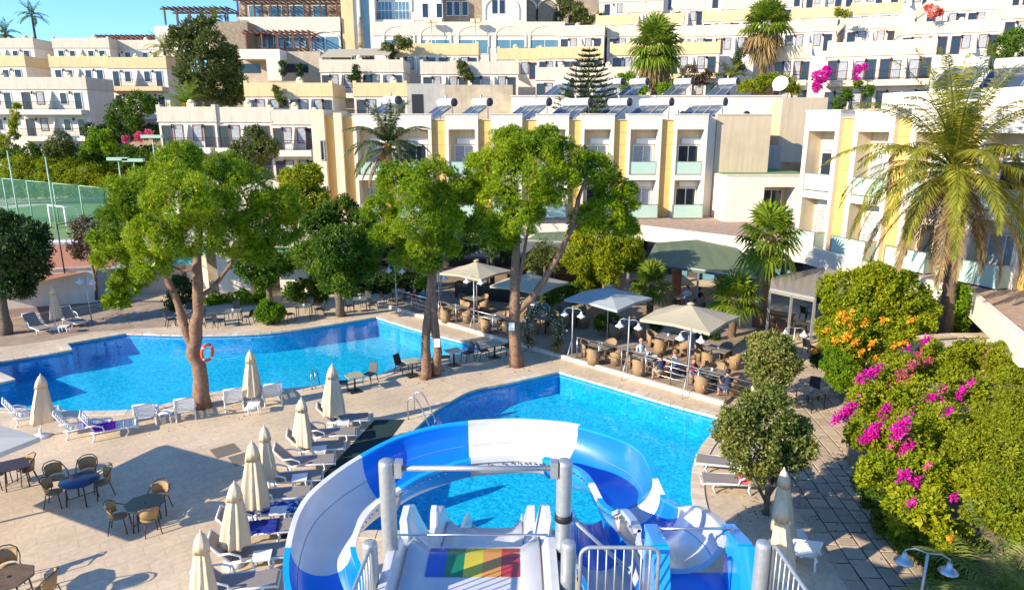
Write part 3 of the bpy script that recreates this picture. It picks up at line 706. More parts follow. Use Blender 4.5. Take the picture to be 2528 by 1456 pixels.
# roof turf terrace, side block
t = thing('side_block', 'plain beige end block right of the striped hotel front', 'building', (0, HY, 0)); mb = MB(); mb.box(hx(1771), hx(1905), .8, 11, 1.5, 11.75); mb.build('wall', BEIGE, t); MB().box(hx(1771) - .05, hx(1905) + .05, .74, 11, 11.752, 11.84).build('roof_coping', COPINGW, t)
mb = MB(); mb.box(hx(1905) + .1, hx(1990), 5.5, 11, 1.5, 9.2); mb.build('rear_wall', GREYP, t)
t = thing('low_block', 'low white block with a green turf roof right of the hotel', 'building', (0, HY, 0)); x0, x1 = hx(1772), hx(1990)
mb = MB(); zt = 7.15; mb.box(x0, x0 + 3, -2.6, .79, 3.4, zt); mb.box(x0 + 3.001, x1, -2.6, .79, 6.3, zt - .003); mb.box(x0 + 5.4, x1, -2.6, .78, 3.4, 6.298); mb.build('wall', WHITE, t)
MB().box(x0 + 3.002, x0 + 5.398, -.6, .75, 3.4, 6.297).build('balcony_back', CREAM, t); window(t, x0 + 4.3, -.6, 3.65, 'slide'); balustrade(t, x0 + 3.05, x0 + 5.35, -2.5, 3.6)
MB().box(x0 + .2, x1, -2.4, 5.4, zt + .002, zt + .06).build('turf_roof', GREENC, t); MB().box(x0 - .05, x1, -2.66, -2.42, zt + .003, zt + .12).build('roof_coping', COPINGW, t)
# right wing, turned towards the pool
rt = thing('hotel_right_wing', 'white hotel wing with ochre stripes behind the big date palm', 'hotel wing', (18.0, 43.2, 0), R(-68))
P_ = 3.64; rt_n = 7
mb = MB(); mb.box(0, P_ * rt_n, 1.95, 12, 1.5, 11.3); mb.build('wall', WHITE, rt)
for i in range(rt_n):
    bay(rt, P_ * i, P_ * i + 2.62, flip=True)
    if i < rt_n - 1: panels(rt, P_ * i + 2.63, P_ * (i + 1) - .01)
mb = MB(); mb.box(.6, P_ * rt_n, 5.5, 12, 11.302, 12.9); mb.build('roof_plant_room', WHITE, rt)
# ---------------------------------------------------------------- solar water heaters
def heater(label, p, n=2, s=1., rz=R(-50)):
    t = thing('solar_heater', label, 'solar water heater', p, rz, 'solar water heaters on the hotel roofs'); t.scale = (s,) * 3
    W = 1.05 * n
    for i in range(n):
        a = -W / 2 + 1.05 * i; mb = MB()
        mb.add([(a, -1.5, .15), (a + 1.0, -1.5, .15), (a + 1.0, .2, 1.15), (a, .2, 1.15), (a, -1.55, .08), (a + 1., -1.55, .08), (a + 1., .2, 1.05), (a, .2, 1.05)], [(0, 1, 2, 3), (4, 7, 6, 5), (0, 4, 5, 1), (1, 5, 6, 2), (2, 6, 7, 3), (3, 7, 4, 0)])
        f = mb.build('collector', mat('collector_glass', (.05, .07, .10), .12, spec=.7), t)
        MB().bar((a, -1.52, .17), (a, .2, 1.18), .05).bar((a + 1., -1.52, .17), (a + 1., .2, 1.18), .05).build('collector_frame', GALV, f)
    mb = MB(); mb.tube([(-W / 2 + .1, .42, 1.5), (W / 2 + .1, .42, 1.5)], .34, 14); k = mb.build('tank', PLASTW, t)
    MB().tube([(W / 2 + .1, .42, 1.5), (W / 2 + .16, .42, 1.5)], .345, 14).tube([(W / 2 + .16, .42, 1.5), (W / 2 + .19, .42, 1.5)], .12, 8).build('end_cap', mat('dark_cap', (.05, .045, .06), .5), k)
    mb = MB()
    for x in (-W / 2 + .15, W / 2 - .1): mb.bar((x, .42, 1.2), (x, .42, 0), .05); mb.bar((x, .3, 1.1), (x, -1.4, .05), .04); mb.bar((x, .42, .05), (x, -1.4, .05), .04)
    mb.build('stand', GALV, t); MB().tube([(0, .42, 1.82), (0, .42, 2.1)], .09, 8).build('valve', GALV, t)
    return t
for i, (x, n, lb) in enumerate([(1092, 2, 'right of the roof palm'), (1178, 2, 'above the first framed bay'), (1312, 3, 'above the left edge of the tall pine'), (1412, 3, 'just left of the Norfolk pine trunk'), (1518, 2, 'just right of the Norfolk pine trunk'), (1608, 3, 'left of the white air conditioner'), (1738, 3, 'at the right end of the roof')]):
    heater('solar heater with white tank, front roof, ' + lb, at(x, 284, HY + 3.2 if i else 60).to_2d().to_3d() + Vector((0, 0, 11.3)), n, 1.0)
heater('lone solar heater with a round black tank end on the left of the hotel roof', Vector((at(955, 284, 60).x, 60, 11.4)), 2, 1.05)
for x, lb in ((1385, 'behind the left side of the Norfolk pine'), (1508, 'behind the right side of the Norfolk pine'), (1568, 'below the trunk of the shaggy fan palm'), (1678, 'in the middle of the rear wing'), (1788, 'near the right of the rear wing')):
    heater('solar heater on the rear wing roof, ' + lb, Vector((at(x, 239, 70).x, 70, RZ2 + .1)), 2, .95)
for x, lb in ((2365, 'behind the date palm crown'), (2480, 'at the right edge behind the date palm')):
    heater('solar heater on the right wing roof ' + lb, Vector((at(x, 270, 40).x, 40, 12.9)), 2, .95)
t = thing('satellite_dish', 'white satellite dish on the right end of the rear roof', 'satellite dish', (at(1925, 239, 69).x, 69, RZ2 + .1)); mb = MB()
mb.lathe([(.02, 0), (.35, .05), (.62, .17), (.75, .28), (.73, .30), (.3, .1), (.02, .06)], 16); d = mb.build('dish', PLASTW, t); d.location = (0, 0, 1.1); d.rotation_euler = (R(70), 0, R(-35))
MB().tube([(0, .1, 0), (0, .1, 1.1)], .04, 6).build('mast', GALV, t)
for x, yy, lb in ((1688, 61, 'white air conditioner fan unit between solar heaters'), (1845, 60.5, 'grey water tank unit at the roof end')):
    t = thing('air_conditioner', lb, 'air conditioner', (at(x, 284, yy).x, yy, 11.3)); MB().box(-.55, .55, -.2, .2, .1, .95).build('casing', PLASTW, t)
    MB().lathe([(.02, 0), (.3, 0), (.32, .03), (.05, .05)], 12).build('fan_grille', IRON, t); KIDS[t.name][-1].location = (-.15, -.21, .52); KIDS[t.name][-1].rotation_euler = (R(90), 0, 0)
    MB().box(-.5, -.4, -.2, .2, -.02, .099).box(.4, .5, -.2, .2, -.02, .099).build('foot', GALV, t)
# ---------------------------------------------------------------- hilltop buildings
def arch(mb, xc, y, z0, w, h, th=.25, dep=.18, mi=0):
    """proud moulding over an arched opening"""
    n = 10; r = w / 2; rise = h
    o = [(xc + math.cos(math.pi * i / n) * (r + th), z0 + math.sin(math.pi * i / n) * (rise + th)) for i in range(n + 1)]
    q = [(xc + math.cos(math.pi * i / n) * r, z0 + math.sin(math.pi * i / n) * rise) for i in range(n + 1)]
    for i in range(n):
        a, b, c, d = o[i], o[i + 1], q[i + 1], q[i]
        vs = [(p[0], yy, p[1]) for yy in (y - dep, y) for p in (a, b, c, d)]
        mb.add(vs, [(0, 1, 2, 3), (0, 4, 5, 1), (2, 6, 7, 3), (1, 5, 6, 2), (0, 3, 7, 4)], mi)
    for s in (-1, 1): mb.box(xc + s * (r + th / 2) - th / 2, xc + s * (r + th / 2) + th / 2, y - dep, y, z0 - 1.6, z0)
t = thing('arched_hall', 'wide white hall with a row of arched windows on the hill', 'building'); Y = 106; mb = MB()
x0, x1, z0, z1 = wb(mb, 921, 1392, 62, 165, Y, 22); mb.build('wall', WHITE, t)
MB().box(x0 - .12, x1 + .12, Y - .12, Y + 22.1, z1 - 1.5, z1 + .4).build('parapet_band', COPINGW, t)
for x in (985, 1075, 1168, 1260, 1345):
    c = at(x, 100, Y).x; z = at(x, 118, Y).z; mb = MB(); arch(mb, c, Y, z + 1.6, 4.2, 1.3); mb.build('arch_moulding', WHITE, t)
    for s in (-1.05, 1.05): window(t, c + s, Y, z - .9, 'teal')
for x in (1066, 1174):
    c = at(x, 60, Y - .6); lt = thing('mast_lamp', 'tall floodlight mast in front of the arched hall, %s one' % ('left' if x < 1100 else 'right'), 'street lamp', (c.x, Y - 1.2, c.z - 7), 0, 'floodlight masts before the arched hall')
    MB().tube([(0, 0, 0), (0, 0, 7.4)], .06, 6).build('pole', GALV, lt); MB().box(-.7, -.1, -.3, .3, 7.1, 7.6).box(.1, .7, -.3, .3, 7.1, 7.6).build('lamp_head', CREAM, lt)
t = thing('upper_white_villa', 'white upper storey with a big arched window and iron balcony at the top edge', 'building'); Y = 114; mb = MB()
x0, x1, z0, z1 = wb(mb, 932, 1088, -40, 62, Y, 12); mb.build('wall', WHITE, t)
c = at(972, 30, Y).x; z = at(972, 52, Y).z; mb = MB(); arch(mb, c, Y, z + 3.0, 5.2, 1.5, .3); mb.build('arch_moulding', COPINGW, t)
for s in (-1.35, 1.35): window(t, c + s, Y, z + .2, 'big')
ro = link('railing', railing_mesh(6.2), t); ro.location = (c - 3.1, Y - 1, z); MB().box(c - 3.2, c + 3.2, Y - 1.1, Y, z - .5, z).build('balcony', WHITE, t)
c = at(1066, 30, Y).x
for s in (-1, 1.2): window(t, c + s, Y, z + .4, 'doorw')
t = thing('stone_arch_wing', 'brown stone wing with a shaded arch at the top edge', 'building'); mb = MB(); Y = 117
x0, x1, z0, z1 = wb(mb, 1089, 1200, -40, 62, Y, 8); mb.build('wall', STONE, t)
for x in (1110, 1128, 1148): window(t, at(x, 30, Y).x, Y, at(x, 40, Y).z, 'doorw')
t = thing('white_vault_wing', 'white wing with a vaulted arch at the top edge right of the stone wing', 'building'); mb = MB(); Y = 115
x0, x1, z0, z1 = wb(mb, 1190, 1300, -40, 62, Y, 8); mb.build('wall', WHITE, t); c = at(1238, 20, Y).x; mb = MB(); arch(mb, c, Y, at(0, 22, Y).z, 5, 1.6, .3); mb.build('arch_moulding', COPINGW, t)
for x in (1222, 1240): window(t, at(x, 30, Y).x, Y, at(x, 36, Y).z, 'doorw')
t = thing('stone_chapel', 'grey stone building with pale round arches above the hall', 'building'); mb = MB(); Y = 122
x0, x1, z0, z1 = wb(mb, 1270, 1372, -30, 70, Y, 8); mb.build('wall', STONE, t); mb = MB()
for x in (1300, 1352): arch(mb, at(x, 20, Y).x, Y, at(0, 26, Y).z, 3.2, 1.6, .3)
mb.build('arch_moulding', COPINGW, t)
t = thing('glass_tower', 'tall glazed stair tower with yellow and white piers', 'tower'); Y = 112
for x0_, x1_, m_, dy in ((838, 868, YELLOW, 0), (868.5, 884, WHITE, .3), (884.5, 908, TEALGLASS, 1.2), (908.5, 922, WHITE, .2)):
    mb = MB(); wb(mb, x0_, x1_, -40, 128, Y + dy, 6); mb.build('pier' if m_ is not TEALGLASS else 'glazing', m_, t)
PINKST = mat('pink_brown_cobbles', (.36, .26, .18), .9, var=.9, scale=2.2, bump=.5, bscale=5)
def pergola(label, x0, x1, yt, ybot, Y, dep, n, m, group=None):
    a, b = at(x0, yt, Y), at(x1, yt, Y); zb = at(x0, ybot, Y).z; z = a.z; t = thing('pergola', label, 'pergola'); W = b.x - a.x
    for i in range(n + 1):
        x = a.x + W * i / n
        for yy in (Y, Y + dep): MB().bar((x, yy, zb), (x, yy, z - .3), .22).build('post', m, t)
    for yy in (Y, Y + dep): MB().box(a.x - .6, b.x + .3, yy - .12, yy + .12, z - .3, z - .05).build('beam', m, t)
    k = max(6, int(W / .8))
    rm = MB().box(-.06, .06, -.7, dep + .7, 0, .18).mesh('rafter', m)
    for i in range(k + 1): o = link('rafter', rm, t); o.location = (a.x + W * i / k, Y, z - .048)
    return t
t = thing('hilltop_restaurant', 'pebble fronted hilltop restaurant storey behind the dark pergola', 'building'); Y = 117; mb = MB()
x0, x1, z0, z1 = wb(mb, 585, 836, -40, 52, Y, 10); mb.build('wall', PINKST, t)
for x in (632, 680, 733, 790): window(t, at(x, 35, Y).x, Y, at(x, 47, Y).z, 'teal')
mb = MB(); x0, x1, z0, z1 = wb(mb, 585, 838, 48, 140, Y - 5.2, 5); mb.build('terrace_base', WHITE, t); Yb = Y - 5.2
MB().box(x0 - .1, x1 + .1, Yb - .12, Yb - .001, z1 - 1.8, z1 + .3).build('parapet_band', COPINGW, t)
mb = MB(); xx0, xx1, zz0, zz1 = wb(mb, 600, 765, 85, 135, Yb - .15, .14); mb.build('pebble_panel', PINKST, t)
for x in (622, 660, 700, 738): window(t, at(x, 110, Yb).x, Yb - .15, at(x, 118, Yb).z, 'teal')
c = at(803, 100, Yb).x; mb = MB(); arch(mb, c, Yb, at(0, 100, Yb).z, 4.4, 1.2, .2); mb.build('arch_moulding', COPINGW, t)
for s in (-1.1, 1.1): window(t, c + s, Yb, at(0, 124, Yb).z, 'teal')
pergola('dark timber pergola along the hilltop restaurant at the top edge', 585, 830, -2, 46, Y - 4.6, 3.4, 6, WOODDARK)
pergola('dark timber pergola standing free against the sky', 405, 560, 20, 62, 112, 4, 5, WOODDARK)
pergola('red brown pergola on the lower terrace of the hilltop restaurant', 606, 762, 78, 122, Yb - 4, 3.2, 4, WOODRED)
pergola('long low red brown pergola with white posts on the left skyline', 240, 415, 89, 108, 121, 3, 8, WOODRED)
t = thing('stone_house', 'sunlit rubble stone house beside the big olive green tree', 'house'); mb = MB(); wb(mb, 520, 610, 54, 160, 108, 7); mb.build('wall', STONE, t)
mb = MB(); wb(mb, 380, 519, 66, 140, 111, 7); mb.build('white_wing', WHITE, t)
t = thing('shaded_bar', 'blue white shaded terrace bar with a rounded canopy behind the olive green tree', 'building'); mb = MB(); Y = 96
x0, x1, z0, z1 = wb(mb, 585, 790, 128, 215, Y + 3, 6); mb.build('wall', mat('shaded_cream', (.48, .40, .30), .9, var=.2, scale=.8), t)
x0, x1, z0, z1 = wb(MB(), 585, 690, 122, 146, Y, 6); MB().box(x0, x1, Y, Y + 2.99, z0, z1).build('canopy', WHITE, t)
for xa, xb_ in ((590, 640), (700, 760)):
    mb = MB(); wb(mb, xa, xb_, 158, 180, Y + 2.9, .09); mb.build('opening', GLASS, t)
mb = MB(); wb(mb, 655, 690, 125, 200, Y - .5, 1.2); mb.build('pillar', WHITE, t)
for i, (x, y, X2, Y2) in enumerate(((790, 140, 870, 122), (870, 136, 960, 120))):
    a, b = at(x, y, 92), at(X2, y, 92); c2 = at(x, Y2, 97)
    t = thing('shade_sail', 'pale fabric awning above the white house block, %s one' % ('left' if i == 0 else 'right'), 'awning'); mb = MB()
    mb.add([(a.x, 92, a.z), (b.x, 92, a.z), (b.x, 97, c2.z), (a.x, 97, c2.z), (a.x, 92, a.z - .1), (b.x, 92, a.z - .1), (b.x, 97, c2.z - .1), (a.x, 97, c2.z - .1)], [(0, 1, 2, 3), (7, 6, 5, 4), (0, 4, 5, 1), (1, 5, 6, 2), (3, 2, 6, 7), (0, 3, 7, 4)]); mb.build('fabric', CANVAS2, t)
    mb = MB()
    for xx in (a.x + .2, b.x - .2): mb.bar((xx, 92.2, a.z - 4), (xx, 92.2, a.z - .1), .1)
    mb.build('post', GALV, t)
t = thing('statue', 'slim pale stone statue in front of the glass tower', 'statue', at(892, 118, 108)); mb = MB()
mb.lathe([(.5, 0), (.5, .9), (.42, 1.0), (.3, 1.05), (.42, 1.6), (.3, 2.4), (.36, 3.0), (.30, 3.5), (.14, 3.75), (.2, 4.0), (.17, 4.25), (.02, 4.35)], 10); mb.build('figure', STONE, t)
# pool bar behind the left pine
t = thing('pool_bar', 'white flat roofed pool bar behind the left pine', 'building'); Y = 44; mb = MB(); zr = 3.3
def gx(x): return at(x, 680, Y).x
mb.box(gx(538), gx(618), Y, Y + 6, 0, zr); mb.box(gx(690), gx(756), Y, Y + 6, 0, zr); mb.box(gx(618), gx(690), Y + 3, Y + 6, 0, zr - .003); mb.box(gx(425), gx(500), Y + 2, Y + 6, 0, zr - .002); mb.build('wall', WHITE, t)
MB().box(gx(500), gx(538), Y + .8, Y + 6, 0, zr - .004).build('stone_panel', STONE, t); MB().box(gx(415), gx(760), Y - .5, Y + 6.2, zr + .002, zr + .35).build('roof', COPINGW, t)
TEALC = mat('teal_awning', (.10, .35, .30), .8, var=.1, scale=3); mb = MB()
for x0_, x1_ in ((600, 755), (430, 520)):
    a, b = gx(x0_), gx(x1_); mb = MB(); mb.add([(a, Y - .01, 3.2), (b, Y - .01, 3.2), (b, Y - 1.5, 2.6), (a, Y - 1.5, 2.6), (b, Y - 1.5, 2.4), (a, Y - 1.5, 2.4)], [(0, 3, 2, 1), (3, 5, 4, 2)]); mb.build('awning', TEALC, t)
MB().box(gx(764), gx(840), 47, 50, 0, 2.7).build('shaded_opening', mat('shaded_interior', (.03, .03, .03)), t)  # solid block coloured dark for the shade inside the opening
for x in (815, 842): MB().box(gx(x) - .2, gx(x) + .2, 45.5, 46, 0, 2.7).build('pillar', WHITE, t)
# ================================================================ VEGETATION
L_PINE = leafmat('pine_needles', [(.03,.09,.005),(.19,.31,.006),(.52,.55,.009)], .22)
L_PINE2 = leafmat('pine_needles_deep', [(.018, .06, .010), (.045, .12, .012), (.12, .22, .015)], .35)
L_DARK = leafmat('dark_leaf', [(0.014, 0.038, 0.012), (0.035, 0.08, 0.016), (0.08, 0.14, 0.02)], 0.3)
L_MID = leafmat('mid_leaf', [(0.03, 0.075, 0.01), (0.08, 0.16, 0.01), (0.2, 0.29, 0.015)], 0.35)
L_YEL = leafmat('yellow_green_leaf', [(0.09, 0.14, 0.006), (0.26, 0.32, 0.008), (0.48, 0.45, 0.015)], 0.4)
L_OLIVE = leafmat('olive_leaf', [(0.04, 0.06, 0.015), (0.11, 0.14, 0.03), (0.24, 0.26, 0.06)], 0.35)
L_LIME = leafmat('lime_leaf', [(0.06, 0.14, 0.006), (0.17, 0.3, 0.008), (0.32, 0.44, 0.012)], 0.42)
L_GLOSSY = leafmat('glossy_leaf', [(0.035, 0.065, 0.014), (0.11, 0.15, 0.025), (0.3, 0.31, 0.07), (0.28, 0.17, 0.06)], 0.3, .4)
L_RUST = leafmat('rusty_leaf', [(.06, .05, .03), (.12, .09, .05), (.20, .12, .08)], .2)
L_CEDAR = leafmat('golden_conifer', [(.07,.11,.008),(.22,.27,.010),(.44,.43,.018)], .40)
F_MAG = leafmat('magenta_bract', [(.45, .005, .25), (.72, .01, .42), (.85, .06, .50)], .4)
F_PINK = leafmat('pink_bract', [(.50, .06, .16), (.70, .10, .25), (.80, .25, .35)], .4)
F_ORANGE = leafmat('orange_flower', [(.75, .25, .01), (.85, .35, .02), (.9, .5, .05)], .3)
F_RED = leafmat('red_flower', [(.6, .05, .04), (.75, .15, .10), (.8, .4, .3)], .3)
L_PALM = leafmat('palm_leaflet', [(.08,.11,.012),(.24,.25,.022),(.50,.45,.05)], .40)
L_PALMD = leafmat('dry_palm_leaflet', [(.16, .11, .05), (.30, .20, .09), (.40, .30, .14)], .3)
L_FAN = leafmat('fan_palm_leaf', [(0.06, 0.12, 0.01), (0.17, 0.26, 0.02), (0.36, 0.4, 0.035)], 0.4)
L_FAND = leafmat('dry_fan_leaf', [(.20, .13, .05), (.32, .22, .09), (.42, .33, .15)], .25)
L_NORF = leafmat('norfolk_needles', [(.015, .04, .012), (.035, .075, .02), (.09, .13, .03)], .2)

def trunk_path(pts, Y, dY=0):
    return [at(x, y, Y + (p[0] if p else dY)) for x, y, *p in pts]
def stems(parent, paths, m, n=9, name='trunk'):
    """paths: [(points, radii)] ; each stem becomes its own part"""
    for i, (P, r) in enumerate(paths):
        Q = []; rr = []
        for j in range(len(P) - 1):
            for k in range(3):
                t = k / 3; q = P[j].lerp(P[j + 1], t); w = r[j] * (1 - t) + r[j + 1] * t
                Q.append(q + Vector((rnd.uniform(-1, 1), rnd.uniform(-1, 1), 0)) * w * .16); rr.append(w * rnd.uniform(.92, 1.1))
        Q.append(P[-1]); rr.append(r[-1])
        MB().tube(Q, rr, n).build(name if i == 0 else 'limb', m, parent)
def tree(name, label, cat, base, lobes, m, Y, lp=5., dens=1.0, k=6, aspect=.30, paths=(), bark=BARK, group=None, jitY=1.0, dz=.95, grow=1.06, **kw):
    """base: survey point of the foot on the ground; lobes: survey (x,y,r[,dY])"""
    b = g(*base) if len(base) == 2 else Vector(base)
    t = thing(name, label, cat, (0, 0, 0), 0, group)
    LS = []
    for q in lobes:
        x, y, r = q[:3]; dY = q[3] if len(q) > 3 else rnd.uniform(-1, 1) * jitY
        LS.append(lobe(x, y, r * grow, Y + dY, dz=dz))
    s = px(at(CX, 600, Y)); L = lp * s
    crown('crown', LS, dens * .40 / (L * L), k, L, L * min(.62, aspect * 1.45), m, t, **kw)
    if paths:
        stems(t, [([Vector(p) if len(p) == 3 and isinstance(p, Vector) else at(p[0], p[1], Y + (p[2] if len(p) > 2 else 0)) for p in P], [q * s for q in r]) for P, r in paths], bark)
    return t
# ---- three umbrella pines round the pools
T = tree
P1Y = g(503, 1003).y
def gb(x, y): return g(x, y) + Vector((0, 0, -.05))
T('pine_tree', 'wide umbrella pine with a lifebuoy on its forked trunk by the left pool', 'pine tree', (503, 1003),
  [(440, 425, 62, 1), (535, 430, 66, 2), (345, 480, 64, 0), (450, 505, 80, -1.2), (600, 480, 72, 2), (675, 510, 60, 2.4), (640, 560, 66, 1.6), (310, 555, 58, .3), (400, 590, 66, -1.5), (290, 640, 48, -.4), (375, 655, 48, -1.5), (490, 585, 66, -.8), (570, 590, 62, 1), (450, 395, 42, 2), (695, 575, 44, 2.2), (318, 700, 36, -.3), (290, 745, 26, -.5), (640, 625, 40, 1.5), (520, 520, 60, 0), (255, 600, 32, 0)],
  L_PINE, P1Y, 7., 1.9, 11, .10, [([gb(503, 1003), (490, 900), (478, 865), (490, 770), (486, 660), (492, 560, .6), (520, 480, 1.2)], [23, 17.5, 16, 14, 11.5, 8, 5]), ([(480, 868), (456, 800), (432, 730), (408, 675), (390, 610), (370, 540)], [13, 11, 9, 7.5, 6, 4]),
   ([(492, 735), (530, 705, .6), (565, 660, 1), (610, 600, 1.2), (660, 540, 1.6)], [6, 5, 5, 4, 3]), ([(484, 665), (450, 668), (420, 655), (395, 630)], [4, 3.5, 3, 2])], BARK, 'umbrella pines by the pools', dz=.88, low=-.6, sub=.28, nsub=20, spread=.6, up=.5, shell=.10, jp=.10, fill=26, grow=1.17)
P2Y = g(1050, 933).y
T('pine_tree', 'umbrella pine with two slender close trunks between the pools', 'pine tree', (1050, 933),
  [(1000, 465, 60, 0), (1075, 450, 58, 1), (940, 515, 44, 1), (1030, 545, 60, -.8), (1092, 545, 48, 0), (1060, 605, 44, -.5), (1118, 480, 46, 1), (955, 580, 38, .5), (1000, 635, 38, 1), (1095, 615, 34, .5), (1030, 500, 60, -.6), (970, 430, 34, .8), (1120, 560, 40, 1.5), (1060, 655, 26, 0)],
  L_PINE, P2Y, 7., 1.9, 11, .10, [([gb(1052, 933), (1050, 860), (1058, 770), (1066, 690), (1064, 620), (1050, 540)], [15, 12, 11, 10, 9, 5]), ([gb(1076, 925), (1080, 870), (1074, 800), (1068, 720), (1072, 640), (1085, 540)], [14, 11, 10, 9, 7, 4])], BARK, 'umbrella pines by the pools', dz=.88, low=-.6, sub=.28, nsub=20, spread=.6, up=.5, shell=.10, jp=.10, fill=26, grow=1.17)
P3Y = g(1275, 903).y
T('pine_tree', 'tallest umbrella pine with a long leaning right limb in front of the hotel', 'pine tree', (1275, 903),
  [(1245, 375, 54, 0), (1325, 380, 62, 0), (1400, 400, 56, .5), (1195, 425, 50, .6), (1280, 455, 70, -1), (1370, 465, 62, -.5), (1460, 430, 52, 1), (1520, 470, 44, 1.2), (1500, 530, 48, .6), (1220, 510, 56, -.5), (1195, 570, 44, 0), (1285, 540, 54, -.8), (1450, 545, 40, .5), (1540, 500, 34, 1), (1165, 470, 40, .5), (1270, 345, 36, .3), (1350, 345, 34, .3), (1540, 560, 30, 1), (1245, 590, 34, 0)],
  L_PINE, P3Y, 7., 1.9, 11, .10, [([gb(1275, 903), (1271, 820), (1272, 750), (1272, 660), (1276, 570), (1270, 480), (1260, 400)], [18, 14, 14, 10, 9, 7, 4]), ([(1276, 770), (1308, 740), (1345, 690), (1385, 620), (1415, 550), (1428, 490), (1450, 430)], [10, 9, 8, 7.5, 7, 5, 3]), ([(1405, 575), (1440, 540), (1480, 505)], [4, 3, 2]), ([(1273, 720), (1290, 650), (1305, 560)], [6, 5, 3])], BARK, 'umbrella pines by the pools', dz=.88, low=-.6, sub=.28, nsub=20, spread=.6, up=.5, shell=.10, jp=.10, fill=26, grow=1.17)
# ---- other trees round the pools
T('broadleaf_tree', 'dense dark green tree cut by the left edge beside the grey loungers', 'tree', (15, 825), [(40, 570, 48), (5, 560, 45), (20, 630, 55), (78, 610, 42), (70, 665, 46), (30, 700, 46), (-20, 650, 50), (90, 570, 26)], L_DARK, 35.3, 6.5, 1.1, 5, .5, [([gb(18, 825), (5, 760), (2, 700), (15, 640)], [15, 12, 10, 7])], BARKG)
T('small_tree', 'thin reddish half bare tree by the court wall', 'tree', (238, 740), [(212, 565, 34), (190, 600, 30), (235, 600, 30), (205, 625, 24)], L_RUST, 40, 5.5, .5, 4, .4, [([gb(238, 742), (236, 690), (225, 640), (212, 590)], [4, 3.5, 3, 2]), ([(236, 680), (250, 630), (245, 590)], [2.5, 2, 1.5])], BARKG)
T('broadleaf_tree', 'dark round headed tree in a deck opening behind the left pool', 'tree', (842, 778), [(840, 530, 46), (790, 555, 44), (890, 560, 44), (835, 600, 62, -1), (775, 635, 44), (890, 650, 48), (820, 670, 52, -1), (905, 605, 42), (850, 700, 34)], L_MID, 38.6, 5.5, 1.2, 5, .45, [([gb(842, 780), (838, 730), (842, 680), (838, 600)], [13, 11, 9, 6])], BARKG)
T('conifer_shrub', 'tall yellow green conifer between the left pine and the hotel end', 'tree', (745, 660, ), [(745, 470, 46), (715, 440, 26), (768, 435, 26), (742, 425, 22), (705, 490, 36), (780, 495, 34), (740, 520, 46)], L_YEL, 46, 5.5, 1.1, 5, .4, [([gb(745, 700), (745, 600), (745, 500)], [8, 7, 4])], BARKG, up=.8)
T('broadleaf_tree', 'small grey trunked tree before the pool bar wall', 'tree', (668, 762), [(620, 655, 42), (680, 655, 42), (722, 635, 30), (650, 685, 32), (600, 625, 30)], L_MID, 40.2, 5.5, 1.0, 5, .45, [([gb(668, 762), (664, 715), (662, 670)], [9, 7, 5])], BARKG)
T('conifer_tree', 'bushy yellow green conifer right of the leaning pine limb', 'tree', (1495, 750), [(1468, 590, 50), (1530, 615, 46), (1425, 640, 40), (1495, 660, 46, -1), (1560, 590, 36), (1435, 590, 38), (1560, 640, 32), (1480, 545, 34), (1540, 560, 28), (1450, 690, 24)], L_YEL, 39.5, 5.5, 1.2, 6, .35, [([gb(1495, 752), (1494, 710), (1492, 650)], [10, 8, 6])], BARK, up=.6)
T('broadleaf_tree', 'small brownish green tree behind the leaning pine limb', 'tree', (1345, 735), [(1345, 615, 34), (1320, 645, 28), (1372, 640, 26)], L_OLIVE, 41, 5., 1.1, 5, .4, [([gb(1345, 735), (1345, 660)], [6, 4])], BARKG)
T('broadleaf_tree', 'shadowed dark tree behind the first khaki parasol', 'tree', (1215, 700), [(1170, 590, 38), (1225, 595, 40), (1130, 620, 28), (1200, 560, 34), (1250, 620, 22)], L_DARK, 41.5, 5.2, 1.1, 5, .45, [([gb(1215, 705), (1215, 640), (1205, 600)], [8, 6, 4])], BARKG)
# hedges and low plants along the back of the deck
def shrub(name, label, cat, lobes, m, Y=None, zz=None, lp=5.5, dens=1.1, k=5, aspect=.5, flowers=None, group=None, **kw):
    t = thing(name, label, cat, (0, 0, 0), 0, group); LS = []; sz = []
    for q in lobes:
        x, y, r = q[:3]; yy = Y if Y is not None else g(x, y + r * .3, zz if zz is not None else 1.2).y
        yy += (q[3] if len(q) > 3 else rnd.uniform(-.3, .3)); LS.append(lobe(x, y, r, yy)); sz.append(px(at(x, y, yy)))
    s = sum(sz) / len(sz); L = lp * s
    crown('foliage', LS, dens * .40 / (L * L), k, L, L * min(.62, aspect * 1.45), m, t, **kw)
    if flowers:
        for fm, pts in flowers:
            P = []
            for x, y, r in pts:
                yy = min((Vector((x - q[0], y - q[1])).length, q[0]) for q in lobes)
                # nearest lobe surface
                best = min(zip(lobes, LS), key=lambda z: (z[0][0] - x) ** 2 + (z[0][1] - y) ** 2 - z[0][2] ** 2)
                c, rx, ry, rz = best[1]; d = Vector((0, 0, H)) - Vector(c); d.normalize()
                Yf = c[1] + d.y * ry * .95; p = at(x, y, Yf); rr = r * px(p); n = max(14, int(r * r * .55))
                q = nr.normal(size=(n, 3)) * np.array([1, .35, 1]) * rr * .50; q[:, 2] += q[:, 0] * .5
                P.append(np.array(p)[None] + q + np.array(d) * rx * .12)
            P = np.concatenate(P); V, Fq = leaves(P, nr.normal(size=P.shape) + np.array([0, -.4, .3]), L * .95, L * .8)
            o = link('flowers', fastmesh('flowers', V, Fq, fm), t); o['kind'] = 'stuff'
    return t
shrub('hedge', 'tall dark clipped hedge behind the back row of tables', 'hedge', [(770 + 34 * i, 690 + (i % 2) * 10, 34, rnd.uniform(-.3, .3)) for i in range(9)] + [(790 + 40 * i, 725, 24, -.6) for i in range(7)], L_DARK, 45.5, lp=5)
